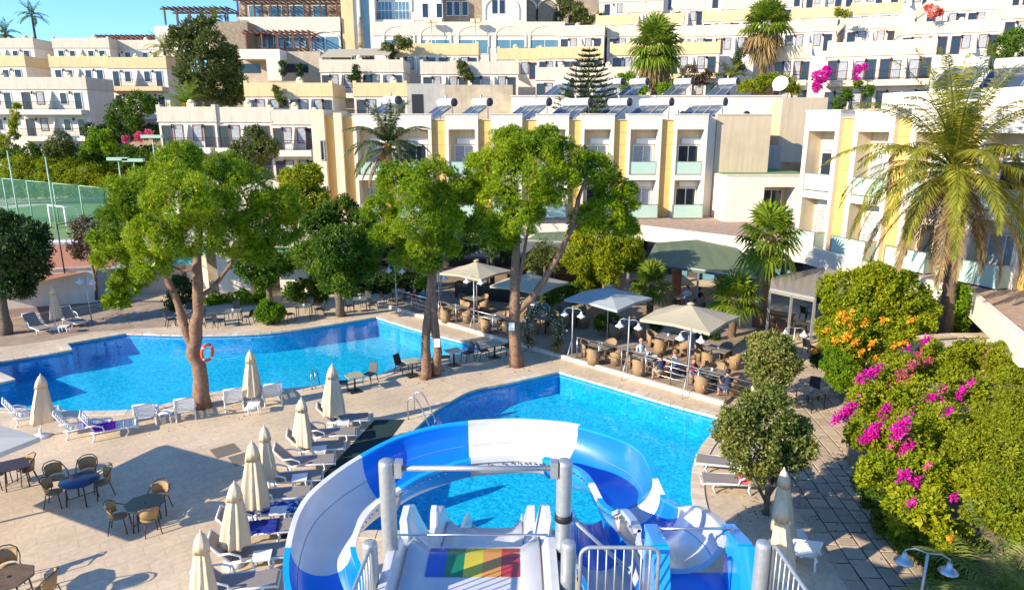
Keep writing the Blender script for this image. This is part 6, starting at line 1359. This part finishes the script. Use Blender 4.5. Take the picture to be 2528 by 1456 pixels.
t = thing('orange_pillar', 'short brick orange pillar under the green awning', 'pillar', g(1668, 735)); MB().box(-.25, .25, -.25, .25, 0, 2.4).build('shaft', mat('brick_orange', (.52, .20, .10), .9, var=.3, scale=5), t)
# ---- lifebuoy, ladders, drains, notices
p = at(512, 870, P1Y - .45); t = thing('lifebuoy', 'orange lifebuoy hanging on the forked pine trunk', 'lifebuoy', p); mb = MB(); n = 24
ring = [Vector((.20 * math.cos(2 * math.pi * i / n), 0, .32 * math.sin(2 * math.pi * i / n))) for i in range(n)]; ORG = mat('orange_plastic', (.75, .10, .02), .4)
o = MB().tube([v * 1.0 for v in ring], .062, 8, closed=True).build('ring', ORG, t); t.rotation_euler = (0, R(8), R(35))
for i in (3, 9, 15, 21): MB().tube([ring[i] * .98, ring[(i + 1) % n] * .98], .066, 8).build('band', FRAMEW, t)
for lb, A, B, dr, hh in (('steel pool ladder at the left edge of the right pool', g(1008, 1036), g(1024, 1022), Vector((.93, -.36, 0)), .95), ('small steel hand rail at the near edge of the left pool', g(770, 962), g(780, 960), Vector((-.1, 1, 0)), .75)):
    t = thing('pool_ladder', lb, 'pool ladder')
    for q in (A, B): MB().tube([q, q + Vector((0, 0, hh * .8)), q + dr * .12 + Vector((0, 0, hh)), q + dr * .35 + Vector((0, 0, hh)), q + dr * .55 + Vector((0, 0, hh * .7)), q + dr * .9 + Vector((0, 0, -.1)), q + dr * .95 + Vector((0, 0, -.9))], .024, 8).build('rail', STEEL, t)
    for z in (-.25, -.55): MB().bar(A + dr * .93 + Vector((0, 0, z)), B + dr * .93 + Vector((0, 0, z)), .08, .03).build('step', STEEL, t)
for (x, y), lb in (((556, 1112), 'farther of the two square drain grates set in the deck'), ((601, 1131), 'nearer drain grate beside the closed parasols')):
    c = g(x, y); t = thing('drain_grate', lb, 'drain grate', (c.x, c.y, 0), R(40)); MB().box(-.40, .40, -.40, .40, .004, .012).build('frame', mat('grate_grey', (.17, .14, .11), .8), t); sm = MB().box(-.4, .4, -.016, .016, .0125, .022).mesh('slat', mat('grate_slat', (.30, .25, .19), .8))
    for i in range(10): o = link('slat', sm, t); o.location = (0, -.37 + i * .082, 0)
for (x, y), Y_, lb in (((1079, 846), P2Y - .45, 'white paper notice on the right trunk of the double pine'), ((1263, 806), P3Y - .42, 'white paper notice on the tallest pine trunk')):
    c = at(x, y, Y_); o = MB().box(-.13, .13, -.01, .0, -.19, .19).build('notice', FRAMEW); o.location = c; tag(o, lb, 'notice')
c = g(2308, 805, 2.0); t = thing('utility_box', 'white utility box on a post beside the date palm trunk', 'utility box', c); MB().box(-.22, .22, -.12, .12, .8, 1.25).build('box', PLASTW, t); MB().tube([(0, 0, 0), (0, 0, .8)], .03, 6).build('post', GALV, t)
# ---- court: goal and fences
NETM = bpy.data.materials.new('green_netting'); NETM.use_nodes = True; nt = NETM.node_tree; tr = nt.nodes.new('ShaderNodeBsdfTransparent'); ms = nt.nodes.new('ShaderNodeMixShader'); ms.inputs[0].default_value = .55; bb = nt.nodes['Principled BSDF']; bb.inputs['Base Color'].default_value = (.04, .16, .11, 1); bb.inputs['Roughness'].default_value = .9
nt.links.new(tr.outputs[0], ms.inputs[1]); nt.links.new(bb.outputs[0], ms.inputs[2]); nt.links.new(ms.outputs[0], nt.nodes['Material Output'].inputs[0])
GPOST = mat('pale_green_post', (.30, .48, .36), .5)
c = g(150, 566, CZ); t = thing('football_goal', 'small white football goal on the green court', 'goal', (c.x - .1, c.y, CZ), R(-30)); W_ = 1.3
for s in (-1, 1): MB().tube([(s * W_, 0, 0), (s * W_, 0, 2.05)], .09, 6).build('post', FRAMEW, t); MB().tube([(s * W_, 0, 2.05), (s * W_, .9, 1.9), (s * W_, 1.3, 0)], .045, 6).build('back_stay', FRAMEW, t)
MB().tube([(-W_, 0, 2.05), (W_, 0, 2.05)], .09, 6).build('crossbar', FRAMEW, t)
t = thing('court_fence', 'tall pale green posts and netting across the sports court', 'fence'); xs_ = [-60, 6, 65, 130, 195, 265]
tops = [at(x, 440 + x * .095, 65.5 - x * .008) for x in xs_]
for p in tops: MB().tube([(p.x, p.y, CZ), (p.x, p.y, p.z)], .06, 6).build('post', GPOST, t)
for p, q in zip(tops, tops[1:]):
    MB().tube([p, q], .04, 6).build('top_rail', GPOST, t); mb = MB(); mb.add([(p.x, p.y, CZ + .1), (q.x, q.y, CZ + .1), (q.x, q.y, q.z), (p.x, p.y, p.z)], [(0, 1, 2, 3)]); mb.build('netting', NETM, t)
for i, (x, yt) in enumerate(((18, 372), (112, 388), (292, 395), (376, 340), (330, 398))):
    c = at(x, yt, 60); ft = thing('floodlight_mast', 'pale green court mast, %s from the left' % ('first', 'second', 'third', 'fifth', 'fourth')[i], 'mast', (c.x, 60, CZ), 0, 'masts round the sports court'); MB().tube([(0, 0, 0), (0, 0, c.z - CZ)], [.09, .05], 6).build('pole', GPOST, ft)
    if i > 1: MB().box(-.9, .9, -.2, .2, c.z - CZ - .05, c.z - CZ + .22).build('lamp_head', GPOST, ft)
t = thing('clay_fence', 'low dark wire fence between the clay and green courts', 'fence')
for x in (150, 250, 40): c = g(x + 10, 675 if x == 150 else 650, CZ); MB().tube([(c.x, c.y, CZ), (c.x, c.y, CZ + 3.1)], .04, 6).build('post', IRON, t)
a, b = g(160, 675, CZ), g(260, 650, CZ); MB().tube([(a.x, a.y, CZ + 3.05), (b.x, b.y, CZ + 3.05)], .03, 5).build('top_rail', IRON, t)
# ================================================================ WATER SLIDES
def gel(name, c, rough=.26): return mat(name, c, rough, spec=.55, coat=.25, var=.09, scale=1.6)
SW = gel('white_gelcoat', (.58, .585, .59)); SB = gel('shaded_azure_gelcoat', (.004, .17, .64)); SA = gel('azure_gelcoat', (.006, .30, .78))  # inner blue is the azure gelcoat with trough shade put into it
def cat(P, k):                       # Catmull-Rom through a list of vectors, k steps per span
    out = []
    for i in range(len(P) - 1):
        a, b, c, d = P[max(i - 1, 0)], P[i], P[i + 1], P[min(i + 2, len(P) - 1)]
        for j in range(k):
            t = j / k; out.append(.5 * ((2 * b) + (c - a) * t + (2 * a - 5 * b + 4 * c - d) * t * t + (3 * b - a - 3 * c + d) * t ** 3))
    return out + [P[-1]]
def trough(t, O, I, cols, k=6, depth=.55, nu=14):
    """O, I: outer and inner rim points; cols: one colour per span ('w' white, 'b' blue) ; runs of one colour become one section"""
    O2, I2 = cat(O, k), cat(I, k); runs = []; i = 0
    while i < len(cols):
        j = i
        while j < len(cols) and cols[j] == cols[i]: j += 1
        runs.append((i, j, cols[i])); i = j
    secs = []; smb = MB()
    for a, b, c in runs:
        mb = MB(); sl = list(range(a * k, b * k + 1)); grid = {}
        for off, tag_ in ((0, 'in'), (.035, 'out')):
            for s in sl:
                o, q = O2[s], I2[s]; w = o - q; cen = (o + q) / 2; wd = w.length; up = Vector((0, 0, 1)); dn = up * (depth * wd + off)
                h = w * (.5 + off / wd)
                grid[tag_, s] = [cen + h * math.cos(math.pi * u / nu) * (1 if True else 0) - dn * (math.sin(math.pi * u / nu) ** .82) for u in range(nu + 1)]
        idx = {}
        for key, pts in grid.items(): idx[key] = len(mb.v); mb.v += [tuple(p) for p in pts]
        def face(f, mi): mb.f.append(f); mb.m.append(mi); mb.sm.append(True)
        for s, s2 in zip(sl, sl[1:]):
            for u in range(nu):
                A, B = idx['in', s], idx['in', s2]; face((A + u, A + u + 1, B + u + 1, B + u), 0)
                A, B = idx['out', s], idx['out', s2]; face((A + u, B + u, B + u + 1, A + u + 1), 1)
        # rolled rim flanges
        for u, sg in ((0, 1), (nu, -1)):
            rim = []
            for s in sl:
                w = (O2[s] - I2[s]).normalized() * sg; p = grid['in', s][u]; rim.append([p + Vector((0, 0, .012)) - w * .01, p + w * .085 + Vector((0, 0, .012)), p + w * .085 - Vector((0, 0, .055)), p - Vector((0, 0, .03)) - w * .01])
            base = len(mb.v); mb.v += [tuple(p) for r in rim for p in r]
            for n_ in range(len(rim) - 1):
                for e in range(4): x = base + n_ * 4; f = (x + e, x + 4 + e, x + 4 + (e + 1) % 4, x + (e + 1) % 4); mb.f.append(f if sg < 0 else f[::-1]); mb.m.append(1); mb.sm.append(False)
            mb.f += [tuple(range(base, base + 4)), tuple(range(base + (len(rim) - 1) * 4, base + len(rim) * 4))]; mb.m += [1, 1]; mb.sm += [False, False]
        # joint flange at both ends
        for s in (sl[0], sl[-1]):
            pi, pf = grid['in', s], [p for p in grid['out', s]]; cen = (O2[s] + I2[s]) / 2; base = len(mb.v)
            big = [cen + (p - cen) * 1.07 if (p - cen).z < -.05 else p for p in pf]; mb.v += [tuple(p) for p in pi] + [tuple(p) for p in big]
            for u in range(nu): mb.f.append((base + u, base + u + 1, base + nu + 2 + u, base + nu + 1 + u)); mb.m.append(1); mb.sm.append(False)
        for u in (3, nu - 3): smb.tube([grid['in', s][u] + ((O2[s] + I2[s]) / 2 - grid['in', s][u]).normalized() * .004 for s in sl], .0055, 5)
        secs.append(mb.build('slide_section', [SW, SW] if c == 'w' else [SB, SA], t))
    o = smb.build('seam_strips', mat('seam_sealant', (.22, .27, .34), .5), t); o['kind'] = 'stuff'
    return secs
# stations: outer rim (x, y), inner rim (x, y), rim height outer / inner, colour of the span that follows
ST = [((1784, 1306), (1582, 1306), 6.45, 6.45, 'w'), ((1760, 1278), (1572, 1284), 6.25, 6.25, 'w'), ((1712, 1250), (1545, 1256), 5.85, 5.85, 'w'), ((1676, 1252), (1524, 1262), 5.35, 5.40, 'b'), ((1640, 1234), (1498, 1246), 5.20, 5.20, 'b'),
      ((1630, 1222), (1486, 1230), 5.2, 5.2, 'w'), ((1612, 1182), (1466, 1192), 5.35, 5.30, 'b'), ((1602, 1150), (1448, 1168), 5.35, 5.2, 'b'), ((1580, 1114), (1420, 1150), 5.35, 5.1, 'b'), ((1532, 1086), (1382, 1138), 5.3, 5.05, 'b'), ((1427, 1054), (1345, 1128), 5.25, 5.0, 'w'),
      ((1345, 1044), (1308, 1125), 5.2, 4.95, 'w'), ((1262, 1040), (1262, 1124), 5.15, 4.92, 'w'), ((1156, 1045), (1162, 1131), 5.1, 4.88, 'b'), ((1058, 1060), (1092, 1150), 5.05, 4.82, 'b'), ((972, 1087), (1034, 1172), 4.95, 4.75, 'b'), ((894, 1128), (984, 1202), 4.85, 4.68, 'w'),
      ((828, 1172), (944, 1226), 4.75, 4.6, 'w'), ((772, 1220), (910, 1254), 4.62, 4.5, 'w'), ((742, 1264), (886, 1286), 4.5, 4.42, 'w'), ((727, 1306), (872, 1318), 4.4, 4.33, 'w'), ((717, 1352), (866, 1350), 4.25, 4.2, 'b'), ((712, 1400), (874, 1384), 4.1, 4.08, 'b'), ((718, 1452), (894, 1424), 3.95, 3.95, 'b'), ((740, 1510), (930, 1466), 3.75, 3.8, 'b'), ((800, 1580), (980, 1510), 3.55, 3.6, 'b')]
bt = thing('body_slide', 'blue and white open body slide curving round above the right pool', 'water slide')
O = [g(x, y, z) for (x, y), _, z, _, _ in ST]; I = [g(x, y, z) for _, (x, y), _, z, _ in ST]; cols = [s[4] for s in ST[:-1]]
# run on under the tower and out over the pool
tail = [((-2.2, 7.6), (-1.4, 8.5), 3.45), ((-1.0, 7.0), (-.8, 8.1), 3.3), ((.4, 6.9), (.25, 8.0), 3.15), ((1.6, 7.4), (1.0, 8.4), 3.0), ((2.3, 8.6), (1.35, 9.2), 2.85), ((2.45, 9.9), (1.45, 10.0), 2.75)]
for (ox, oy), (ix, iy), z in tail: O.append(Vector((ox, oy, z))); I.append(Vector((ix, iy, z)))
for (ox, oy), (ix, iy), z in (((1588, 1456), (1455, 1456), 2.7), ((1580, 1405), (1432, 1405), 2.5), ((1548, 1345), (1418, 1345), 2.15), ((1508, 1290), (1416, 1290), 1.9), ((1492, 1258), (1420, 1258), 1.7)): O.append(g(ox, oy, z)); I.append(g(ix, iy, z))
cols += ['w', 'w', 'b', 'b', 'b', 'b', 'b', 'b', 'w', 'b', 'b']
secs = trough(bt, O, I, cols)
# hexagonal start tub
mb = MB(); X0, X1, zf = 1.62, 2.47, 5.86
for xa, sg in ((X0, -1), (X1, 1)):
    mb = MB()
    pr = [(6.30, 5.3), (6.30, 6.18), (6.46, 6.62), (6.95, 6.52), (7.0, 5.7), (6.9, 5.4)]
    xs2 = (xa, xa + sg * .09); vs = [Vector((x + (sg * -.0), y, z)) for x in xs2 for y, z in pr]; n = len(pr)
    mb.add(vs, [tuple(range(n)), tuple(range(n, 2 * n))[::-1]] + [(i, n + i, n + (i + 1) % n, (i + 1) % n) for i in range(n)])
    # thick rolled lip on the mouth
    mb.bar((xa + sg * .03, 6.28, 5.3), (xa + sg * .03, 6.28, 6.2), .17, .12); mb.bar((xa + sg * .03, 6.27, 6.19), (xa + sg * .03, 6.45, 6.63), .17, .1); mb.bar((xa + sg * .03, 6.45, 6.62), (xa + sg * .02, 7.0, 6.5), .15, .07)
    mb.build('tub_side', SA, bt)
MB().box(X0 + .002, X1 - .002, 6.2, 7.05, zf - .06, zf).build('tub_floor', SB, bt)
MB().tube([(X0 + .02, 6.75, 6.64), (X1 - .02, 6.75, 6.64)], .014, 8).build('grab_bar', STEEL, bt)
for xx in (X0 + .02, X1 - .02): MB().box(xx - .02, xx + .02, 6.72, 6.78, 6.5, 6.65).build('bracket', STEEL, bt)
for s in (8, 12, 16, 20):
    c = (O[s] + I[s]) / 2; d = (O[s] - I[s]).length * .55; 
    if s == 99: MB().tube([(c.x, c.y, -1), (c.x, c.y, c.z - d - .02)], .11, 12).build('support_post', GALV, bt)
mb = MB()
for s in range(0, 24):
    A, B = I[s], I[s + 1]
    for f in (.2, .55, .9): p = A.lerp(B, f); w = (O[s] - I[s]).normalized(); q = p - w * .05 - Vector((0, 0, .12)); mb.box(q.x - .014, q.x + .014, q.y - .014, q.y + .014, q.z - .014, q.z + .014)
o = mb.build('bolts', STEEL, bt); o['kind'] = 'stuff'
# ---- rainbow slide
rt_ = thing('rainbow_slide', 'white humped slide with a rainbow striped floor dropping into the pool', 'water slide'); xc = -.45
FP = [(5.2, 6.06), (6.0, 6.05), (6.8, 6.04), (7.2, 6.02), (7.45, 5.94), (7.75, 5.70), (8.2, 5.22), (8.7, 4.82), (9.1, 4.64), (9.5, 4.56), (9.9, 4.50), (10.3, 4.36), (10.7, 4.02), (11.3, 3.35), (12.0, 2.6), (12.6, 2.2), (13.2, 2.05), (13.8, 1.75), (14.6, 1.1), (15.6, .5), (16.6, .25)]
WP = [(5.2, 6.34), (6.0, 6.36), (6.75, 6.38), (7.05, 6.36), (7.15, 6.12), (7.35, 6.12), (7.55, 6.25), (7.75, 6.32), (7.95, 6.22), (8.3, 5.80), (8.8, 5.25), (9.15, 5.0), (9.3, 5.02), (9.42, 5.22), (9.52, 5.26), (9.6, 5.02), (10.0, 4.84), (10.4, 4.72), (10.8, 4.4), (11.4, 3.8), (12.1, 3.0), (13.2, 2.5), (14.6, 1.6), (16.6, .75)]
def interp(P, y):
    for (a, za), (b, zb) in zip(P, P[1:]):
        if y <= b: return za + (zb - za) * max(0, (y - a) / (b - a))
    return P[-1][1]
Ys = [5.2 + .1 * i for i in range(115)]; hw = lambda y: .76 if y < 7.3 else max(.60, .76 - .08 * (y - 7.3)); mb = MB(); vs = []
for y in Ys:
    z, w, h_ = interp(FP, y), hw(y), hw(y)
    for i in range(9): x = -1 + i / 4; vs.append((xc + x * h_, y, z + (.16 * max(0, abs(x) - .72) ** 2 / .08)))
mb.add(vs, [(j * 9 + i, j * 9 + i + 1, (j + 1) * 9 + i + 1, (j + 1) * 9 + i) for j in range(len(Ys) - 1) for i in range(8)], 0, True); fl = mb.build('slide_floor', SW, rt_); s = fl.modifiers.new('t', 'SOLIDIFY'); s.thickness = .04; s.offset = -1
Yw = sorted(set(Ys + [p[0] for p in WP]))
for sg in (-1, 1):
    mb = MB(); vs = []
    for y in Yw:
        zf_, zt_, h_ = interp(FP, y), interp(WP, y), hw(y); zt_ = max(zt_, zf_ + .12); ou = .10 * min(1, (zt_ - zf_) / .4)
        vs += [(xc + sg * (h_ - .01), y, zf_ - .05), (xc + sg * (h_ + ou), y, zt_ - .02), (xc + sg * (h_ + ou + .02), y, zt_), (xc + sg * (h_ + ou + .10), y, zt_), (xc + sg * (h_ + ou + .11), y, zt_ - .03), (xc + sg * (h_ + ou + .10), y, zf_ - .25)]
    fs = [(j * 6 + i, j * 6 + i + 1, (j + 1) * 6 + i + 1, (j + 1) * 6 + i) for j in range(len(Yw) - 1) for i in range(5)]
    mb.add(vs, fs + [(0, 1, 2, 3, 4, 5)], 0, False); mb.build('side_wall', SW, rt_)
RB = [('rainbow_blue', (.002, .09, .50)), ('rainbow_green', (.005, .20, .06)), ('rainbow_yellow', (.62, .50, .01)), ('rainbow_orange', (.68, .28, .03)), ('rainbow_red', (.52, .035, .025))]
for (ya, yb) in ((6.72, 7.36), (8.85, 9.28)):
    ww = 1.08 if ya < 8 else .94
    for i, (nm, c) in enumerate(RB):
        m = gel(nm, c); x0 = xc - ww / 2 + ww * i / 5; x1 = x0 + ww / 5; mb = MB(); n = 10; vs = []
        for j in range(n + 1): y = ya + (yb - ya) * j / n; z = interp(FP, y) + .005; vs += [(x0, y, z), (x1, y, z)]
        mb.add(vs, [(2 * j, 2 * j + 1, 2 * j + 3, 2 * j + 2) for j in range(n)], 0, True); mb.build('rainbow_stripe', m, rt_)
MB().tube([(xc - .86, 6.95, 6.43), (xc + .86, 6.95, 6.43)], .013, 8).build('grab_bar', STEEL, rt_)
for y, z in ((10.5, 4.0), (14, 1.3)):
    MB().tube([(xc, y, -1), (xc, y, z - .08)], .1, 10).build('support_post', GALV, rt_)
# ---- tower: posts, tie bar, platform, rails
tw = thing('slide_tower', 'galvanised steel slide tower with tall posts and a cross bar', 'tower')
def capped(x, y, z0, z1, r, nm='post'): return MB().lathe([(r, z0), (r, z1 - .05), (r * .94, z1 - .015), (r * .7, z1), (.01, z1 + .004)], 20, (x, y, 0)).build(nm, GALV, tw)
for x in (-1.375, .575): capped(x, 6.8, 0, 7.45, .088)
for x in (-1.47, .585, 2.60): capped(x, 6.22, 0, 6.83, .078)
MB().tube([(-1.2, 6.78, 7.36), (.5, 6.78, 7.36)], .03, 10).build('cross_bar', GALV, tw)
for x in (-1.22, .44): MB().box(x - .06 if x < 0 else x - .02, x + .02 if x < 0 else x + .06, 6.72, 6.84, 7.27, 7.45).build('bracket', GALV, tw)
MB().tube([(.66, 6.78, 6.75), (1.35, 6.9, 6.0)], .022, 8).build('brace', GALV, tw)
for z in (6.76, 6.3): MB().lathe([(.1, z - .04), (.1, z + .04)], 16, (.575, 6.8, 0)).build('clamp', IRON, tw)
MB().box(-1.5, 2.75, 3.0, 6.15, 5.70, 5.82).build('platform', mat('platform_grating', (.25, .22, .18), .8, var=.2), tw)
for x in (-1.4, 2.6): MB().tube([(x, 3.2, 0), (x, 3.2, 6.8)], .07, 12).build('post', GALV, tw)
def gate(label, M_, L, n, z0=5.95, z1=6.83):
    t = thing('rail_gate', label, 'railing'); t.matrix_world = M_; r = .1; P = [(0, 0, z0), (0, 0, z1 - r)] + [(r - r * math.cos(R(a)), 0, z1 - r + r * math.sin(R(a))) for a in (22, 45, 68, 90)] + [(L - r + r * math.sin(R(a)), 0, z1 - r + r * math.cos(R(a))) for a in (0, 22, 45, 68, 90)] + [(L, 0, z0)]
    MB().tube(P, .02, 8).build('frame', GALV, t); MB().tube([(0, 0, z0 + .05), (L, 0, z0 + .05)], .018, 8).build('bottom_rail', GALV, t); bm = MB().tube([(0, 0, z0 + .05), (0, 0, z1 - .01)], .0085, 6).mesh('bar', GALV)
    for i in range(n): o = link('bar', bm, t); o.location = (L * (i + 1) / (n + 1), 0, 0)
gate('galvanised barred gate between the rainbow slide and the blue slide entrance', Matrix.Translation((.70, 6.12, 0)), .80, 8)
gate('galvanised barred rail right of the blue slide entrance', Matrix.Translation((2.69, 6.2, 0)) @ Matrix.Rotation(R(-88), 4, 'Z'), 1.5, 14)
gate('galvanised barred rail left of the rainbow slide', Matrix.Translation((-1.44, 6.15, 0)) @ Matrix.Rotation(R(-92), 4, 'Z'), 1.4, 13)
# ================================================================ PEOPLE
def person_mesh(seed, shirt, trousers, skin, arms=0.):
    """seated adult grown over a skeleton; origin at the floor under the hips, facing +y"""
    J = {'pelvis': (0, 0, .52, .15), 'belly': (0, -.02, .68, .14), 'chest': (0, -.03, .88, .155), 'neckb': (0, -.01, 1.04, .075), 'neck': (0, .01, 1.10, .058), 'head': (0, .03, 1.20, .088), 'crown': (0, .025, 1.29, .075)}
    E = [('pelvis', 'belly'), ('belly', 'chest'), ('chest', 'neckb'), ('neckb', 'neck'), ('neck', 'head'), ('head', 'crown')]
    for s, n in ((-1, 'l'), (1, 'r')):
        J.update({n + 'hip': (s * .10, .03, .50, .095), n + 'knee': (s * .13, .44, .50, .065), n + 'ank': (s * .13, .42, .10, .042), n + 'toe': (s * .14, .56, .045, .036), n + 'sh': (s * .19, -.02, .97, .062), n + 'elb': (s * .25, .08 + arms * .1, .72, .045), n + 'wr': (s * .17, .32, .76 + arms * .15, .033), n + 'hand': (s * .14, .40, .78 + arms * .18, .036)})
        E += [('pelvis', n + 'hip'), (n + 'hip', n + 'knee'), (n + 'knee', n + 'ank'), (n + 'ank', n + 'toe'), ('neckb', n + 'sh'), (n + 'sh', n + 'elb'), (n + 'elb', n + 'wr'), (n + 'wr', n + 'hand')]
    K = list(J); me = bpy.data.meshes.new('person'); me.from_pydata([J[k][:3] for k in K], [(K.index(a), K.index(b)) for a, b in E], [])
    o = bpy.data.objects.new('tmp', me); COL.objects.link(o); sk = o.modifiers.new('s', 'SKIN'); sk.use_smooth_shade = True; o.modifiers.new('d', 'SUBSURF').levels = 1
    for i, k in enumerate(K): v = me.skin_vertices[0].data[i]; v.radius = (J[k][3],) * 2; v.use_root = (i == 0)
    dg = bpy.context.evaluated_depsgraph_get(); dg.update(); m2 = bpy.data.meshes.new_from_object(o.evaluated_get(dg)); bpy.data.objects.remove(o); m2.name = 'person'
    for m in (skin, shirt, trousers): m2.materials.append(m)
    for p in m2.polygons:
        c = p.center; arm = abs(c.x) > .2 and c.z > .6
        p.material_index = 1 if (c.z > .60 and c.z < 1.035 and not (arm and c.z < .80)) and not (c.y > .25) else (2 if c.z <= .60 and not (c.y > .35 and c.z < .36) and c.z > .2 and c.y < .42 else 0)
    return m2
SK = mat('skin', (.50, .27, .17), .6, var=.06, scale=6)
def person(label, p, face, shirt, trousers, hair, seed=0, arms=0.):
    d = Vector(face) - Vector(p); t = thing('person', label, 'person', (p[0], p[1], TZ), math.atan2(d.y, d.x) - math.pi / 2)
    b = link('body', person_mesh(seed, shirt, trousers, SK, arms), t)
    mb = MB(); vs = []
    mb.lathe([(.085, 1.17), (.108, 1.22), (.104, 1.29), (.075, 1.35), (.02, 1.375)], 12, (0, .0, 0)); h = mb.build('hair', hair, t)
    for v in h.data.vertices:
        if v.co.y > .045: v.co.z = max(v.co.z, 1.27 + (v.co.y - .045) * .4); v.co.y = min(v.co.y, .095)
    mb = MB(); mb.add([(0, .118, 1.225), (-.014, .112, 1.19), (.014, .112, 1.19), (0, .138, 1.192)], [(0, 1, 3), (0, 3, 2), (1, 2, 3)]); mb.build('nose', SK, t)
    for s in (-1, 1): MB().box(s * .034 - .012, s * .034 + .012, .106, .116, 1.222, 1.234).build('eye', BLACKP, t)
    return t
HD = mat('dark_hair', (.02, .014, .01), .6); HG = mat('grey_hair', (.30, .27, .24), .7); HB = mat('light_brown_hair', (.20, .12, .06), .7)
cw_ = mat('white_shirt', (.72, .72, .70), .85); ct = mat('teal_shirt', (.03, .30, .36), .85); cb = mat('navy_shirt', (.02, .03, .08), .85); ck = mat('black_shirt', (.012, .012, .014), .85); cm = mat('maroon_top', (.20, .04, .07), .85); cp_ = mat('pale_blue_shirt', (.42, .55, .62), .85); jn = mat('blue_jeans', (.05, .08, .16), .9); kh = mat('khaki_shorts', (.35, .29, .20), .9)
def seat_at(x, y): p = g(x, y, .95); return (p.x, p.y, TZ)
T8, T9 = WTAB[8], WTAB[9]
for x, y, fc, sh, tr, hr, lb, ar in ((1582, 862, T8, cp_, kh, HG, 'grey haired person in a pale sleeveless top seated behind the laid table', .3), (1666, 890, T8, cw_, jn, HB, 'person in a white shirt seated at the right of the laid table', .5), (1630, 900, T8, cb, kh, HD, 'dark haired person in navy with back to the railing', 0), (1712, 905, T9, cm, jn, HB, 'person in a maroon top raising a hand by the last parasol pole', 1.), (1796, 940, T9, cb, jn, HD, 'dark haired person in navy at the right end of the railing', 0),
        (1046, 728, WTAB[0], ct, jn, HD, 'person in a teal shirt seated left behind the double trunked pine', .2), (1024, 730, WTAB[0], cm, kh, HB, 'person in a maroon top seated beside the teal shirt', 0), (1345, 757, WTAB[2], ct, kh, HD, 'person in a teal shirt seated behind the leaning pine limb', .4), (1727, 730, WTAB[13], ck, ck, HD, 'person dressed in black seated under the green awning', .2), (1697, 726, WTAB[12], cw_, jn, HD, 'person in a white shirt seated under the green awning', .2)):
    person(lb, seat_at(x, y), fc, sh, tr, hr, 0, ar)
c = T8; t = thing('tableware', 'white plates and a bowl on the table of the seated diners', 'plates', (c.x, c.y, TZ + .761), R(-42))
for x, y in ((-.3, .1), (.05, -.15), (.32, .12)): MB().lathe([(.02, 0), (.10, .004), (.13, .02), (.10, .01), (.02, .008)], 12, (x, y, 0)).build('plate', PLASTW, t)
MB().lathe([(.05, 0), (.10, .08), (.09, .08), (.04, .02)], 12, (-.02, .18, 0)).build('bowl', PLASTW, t)
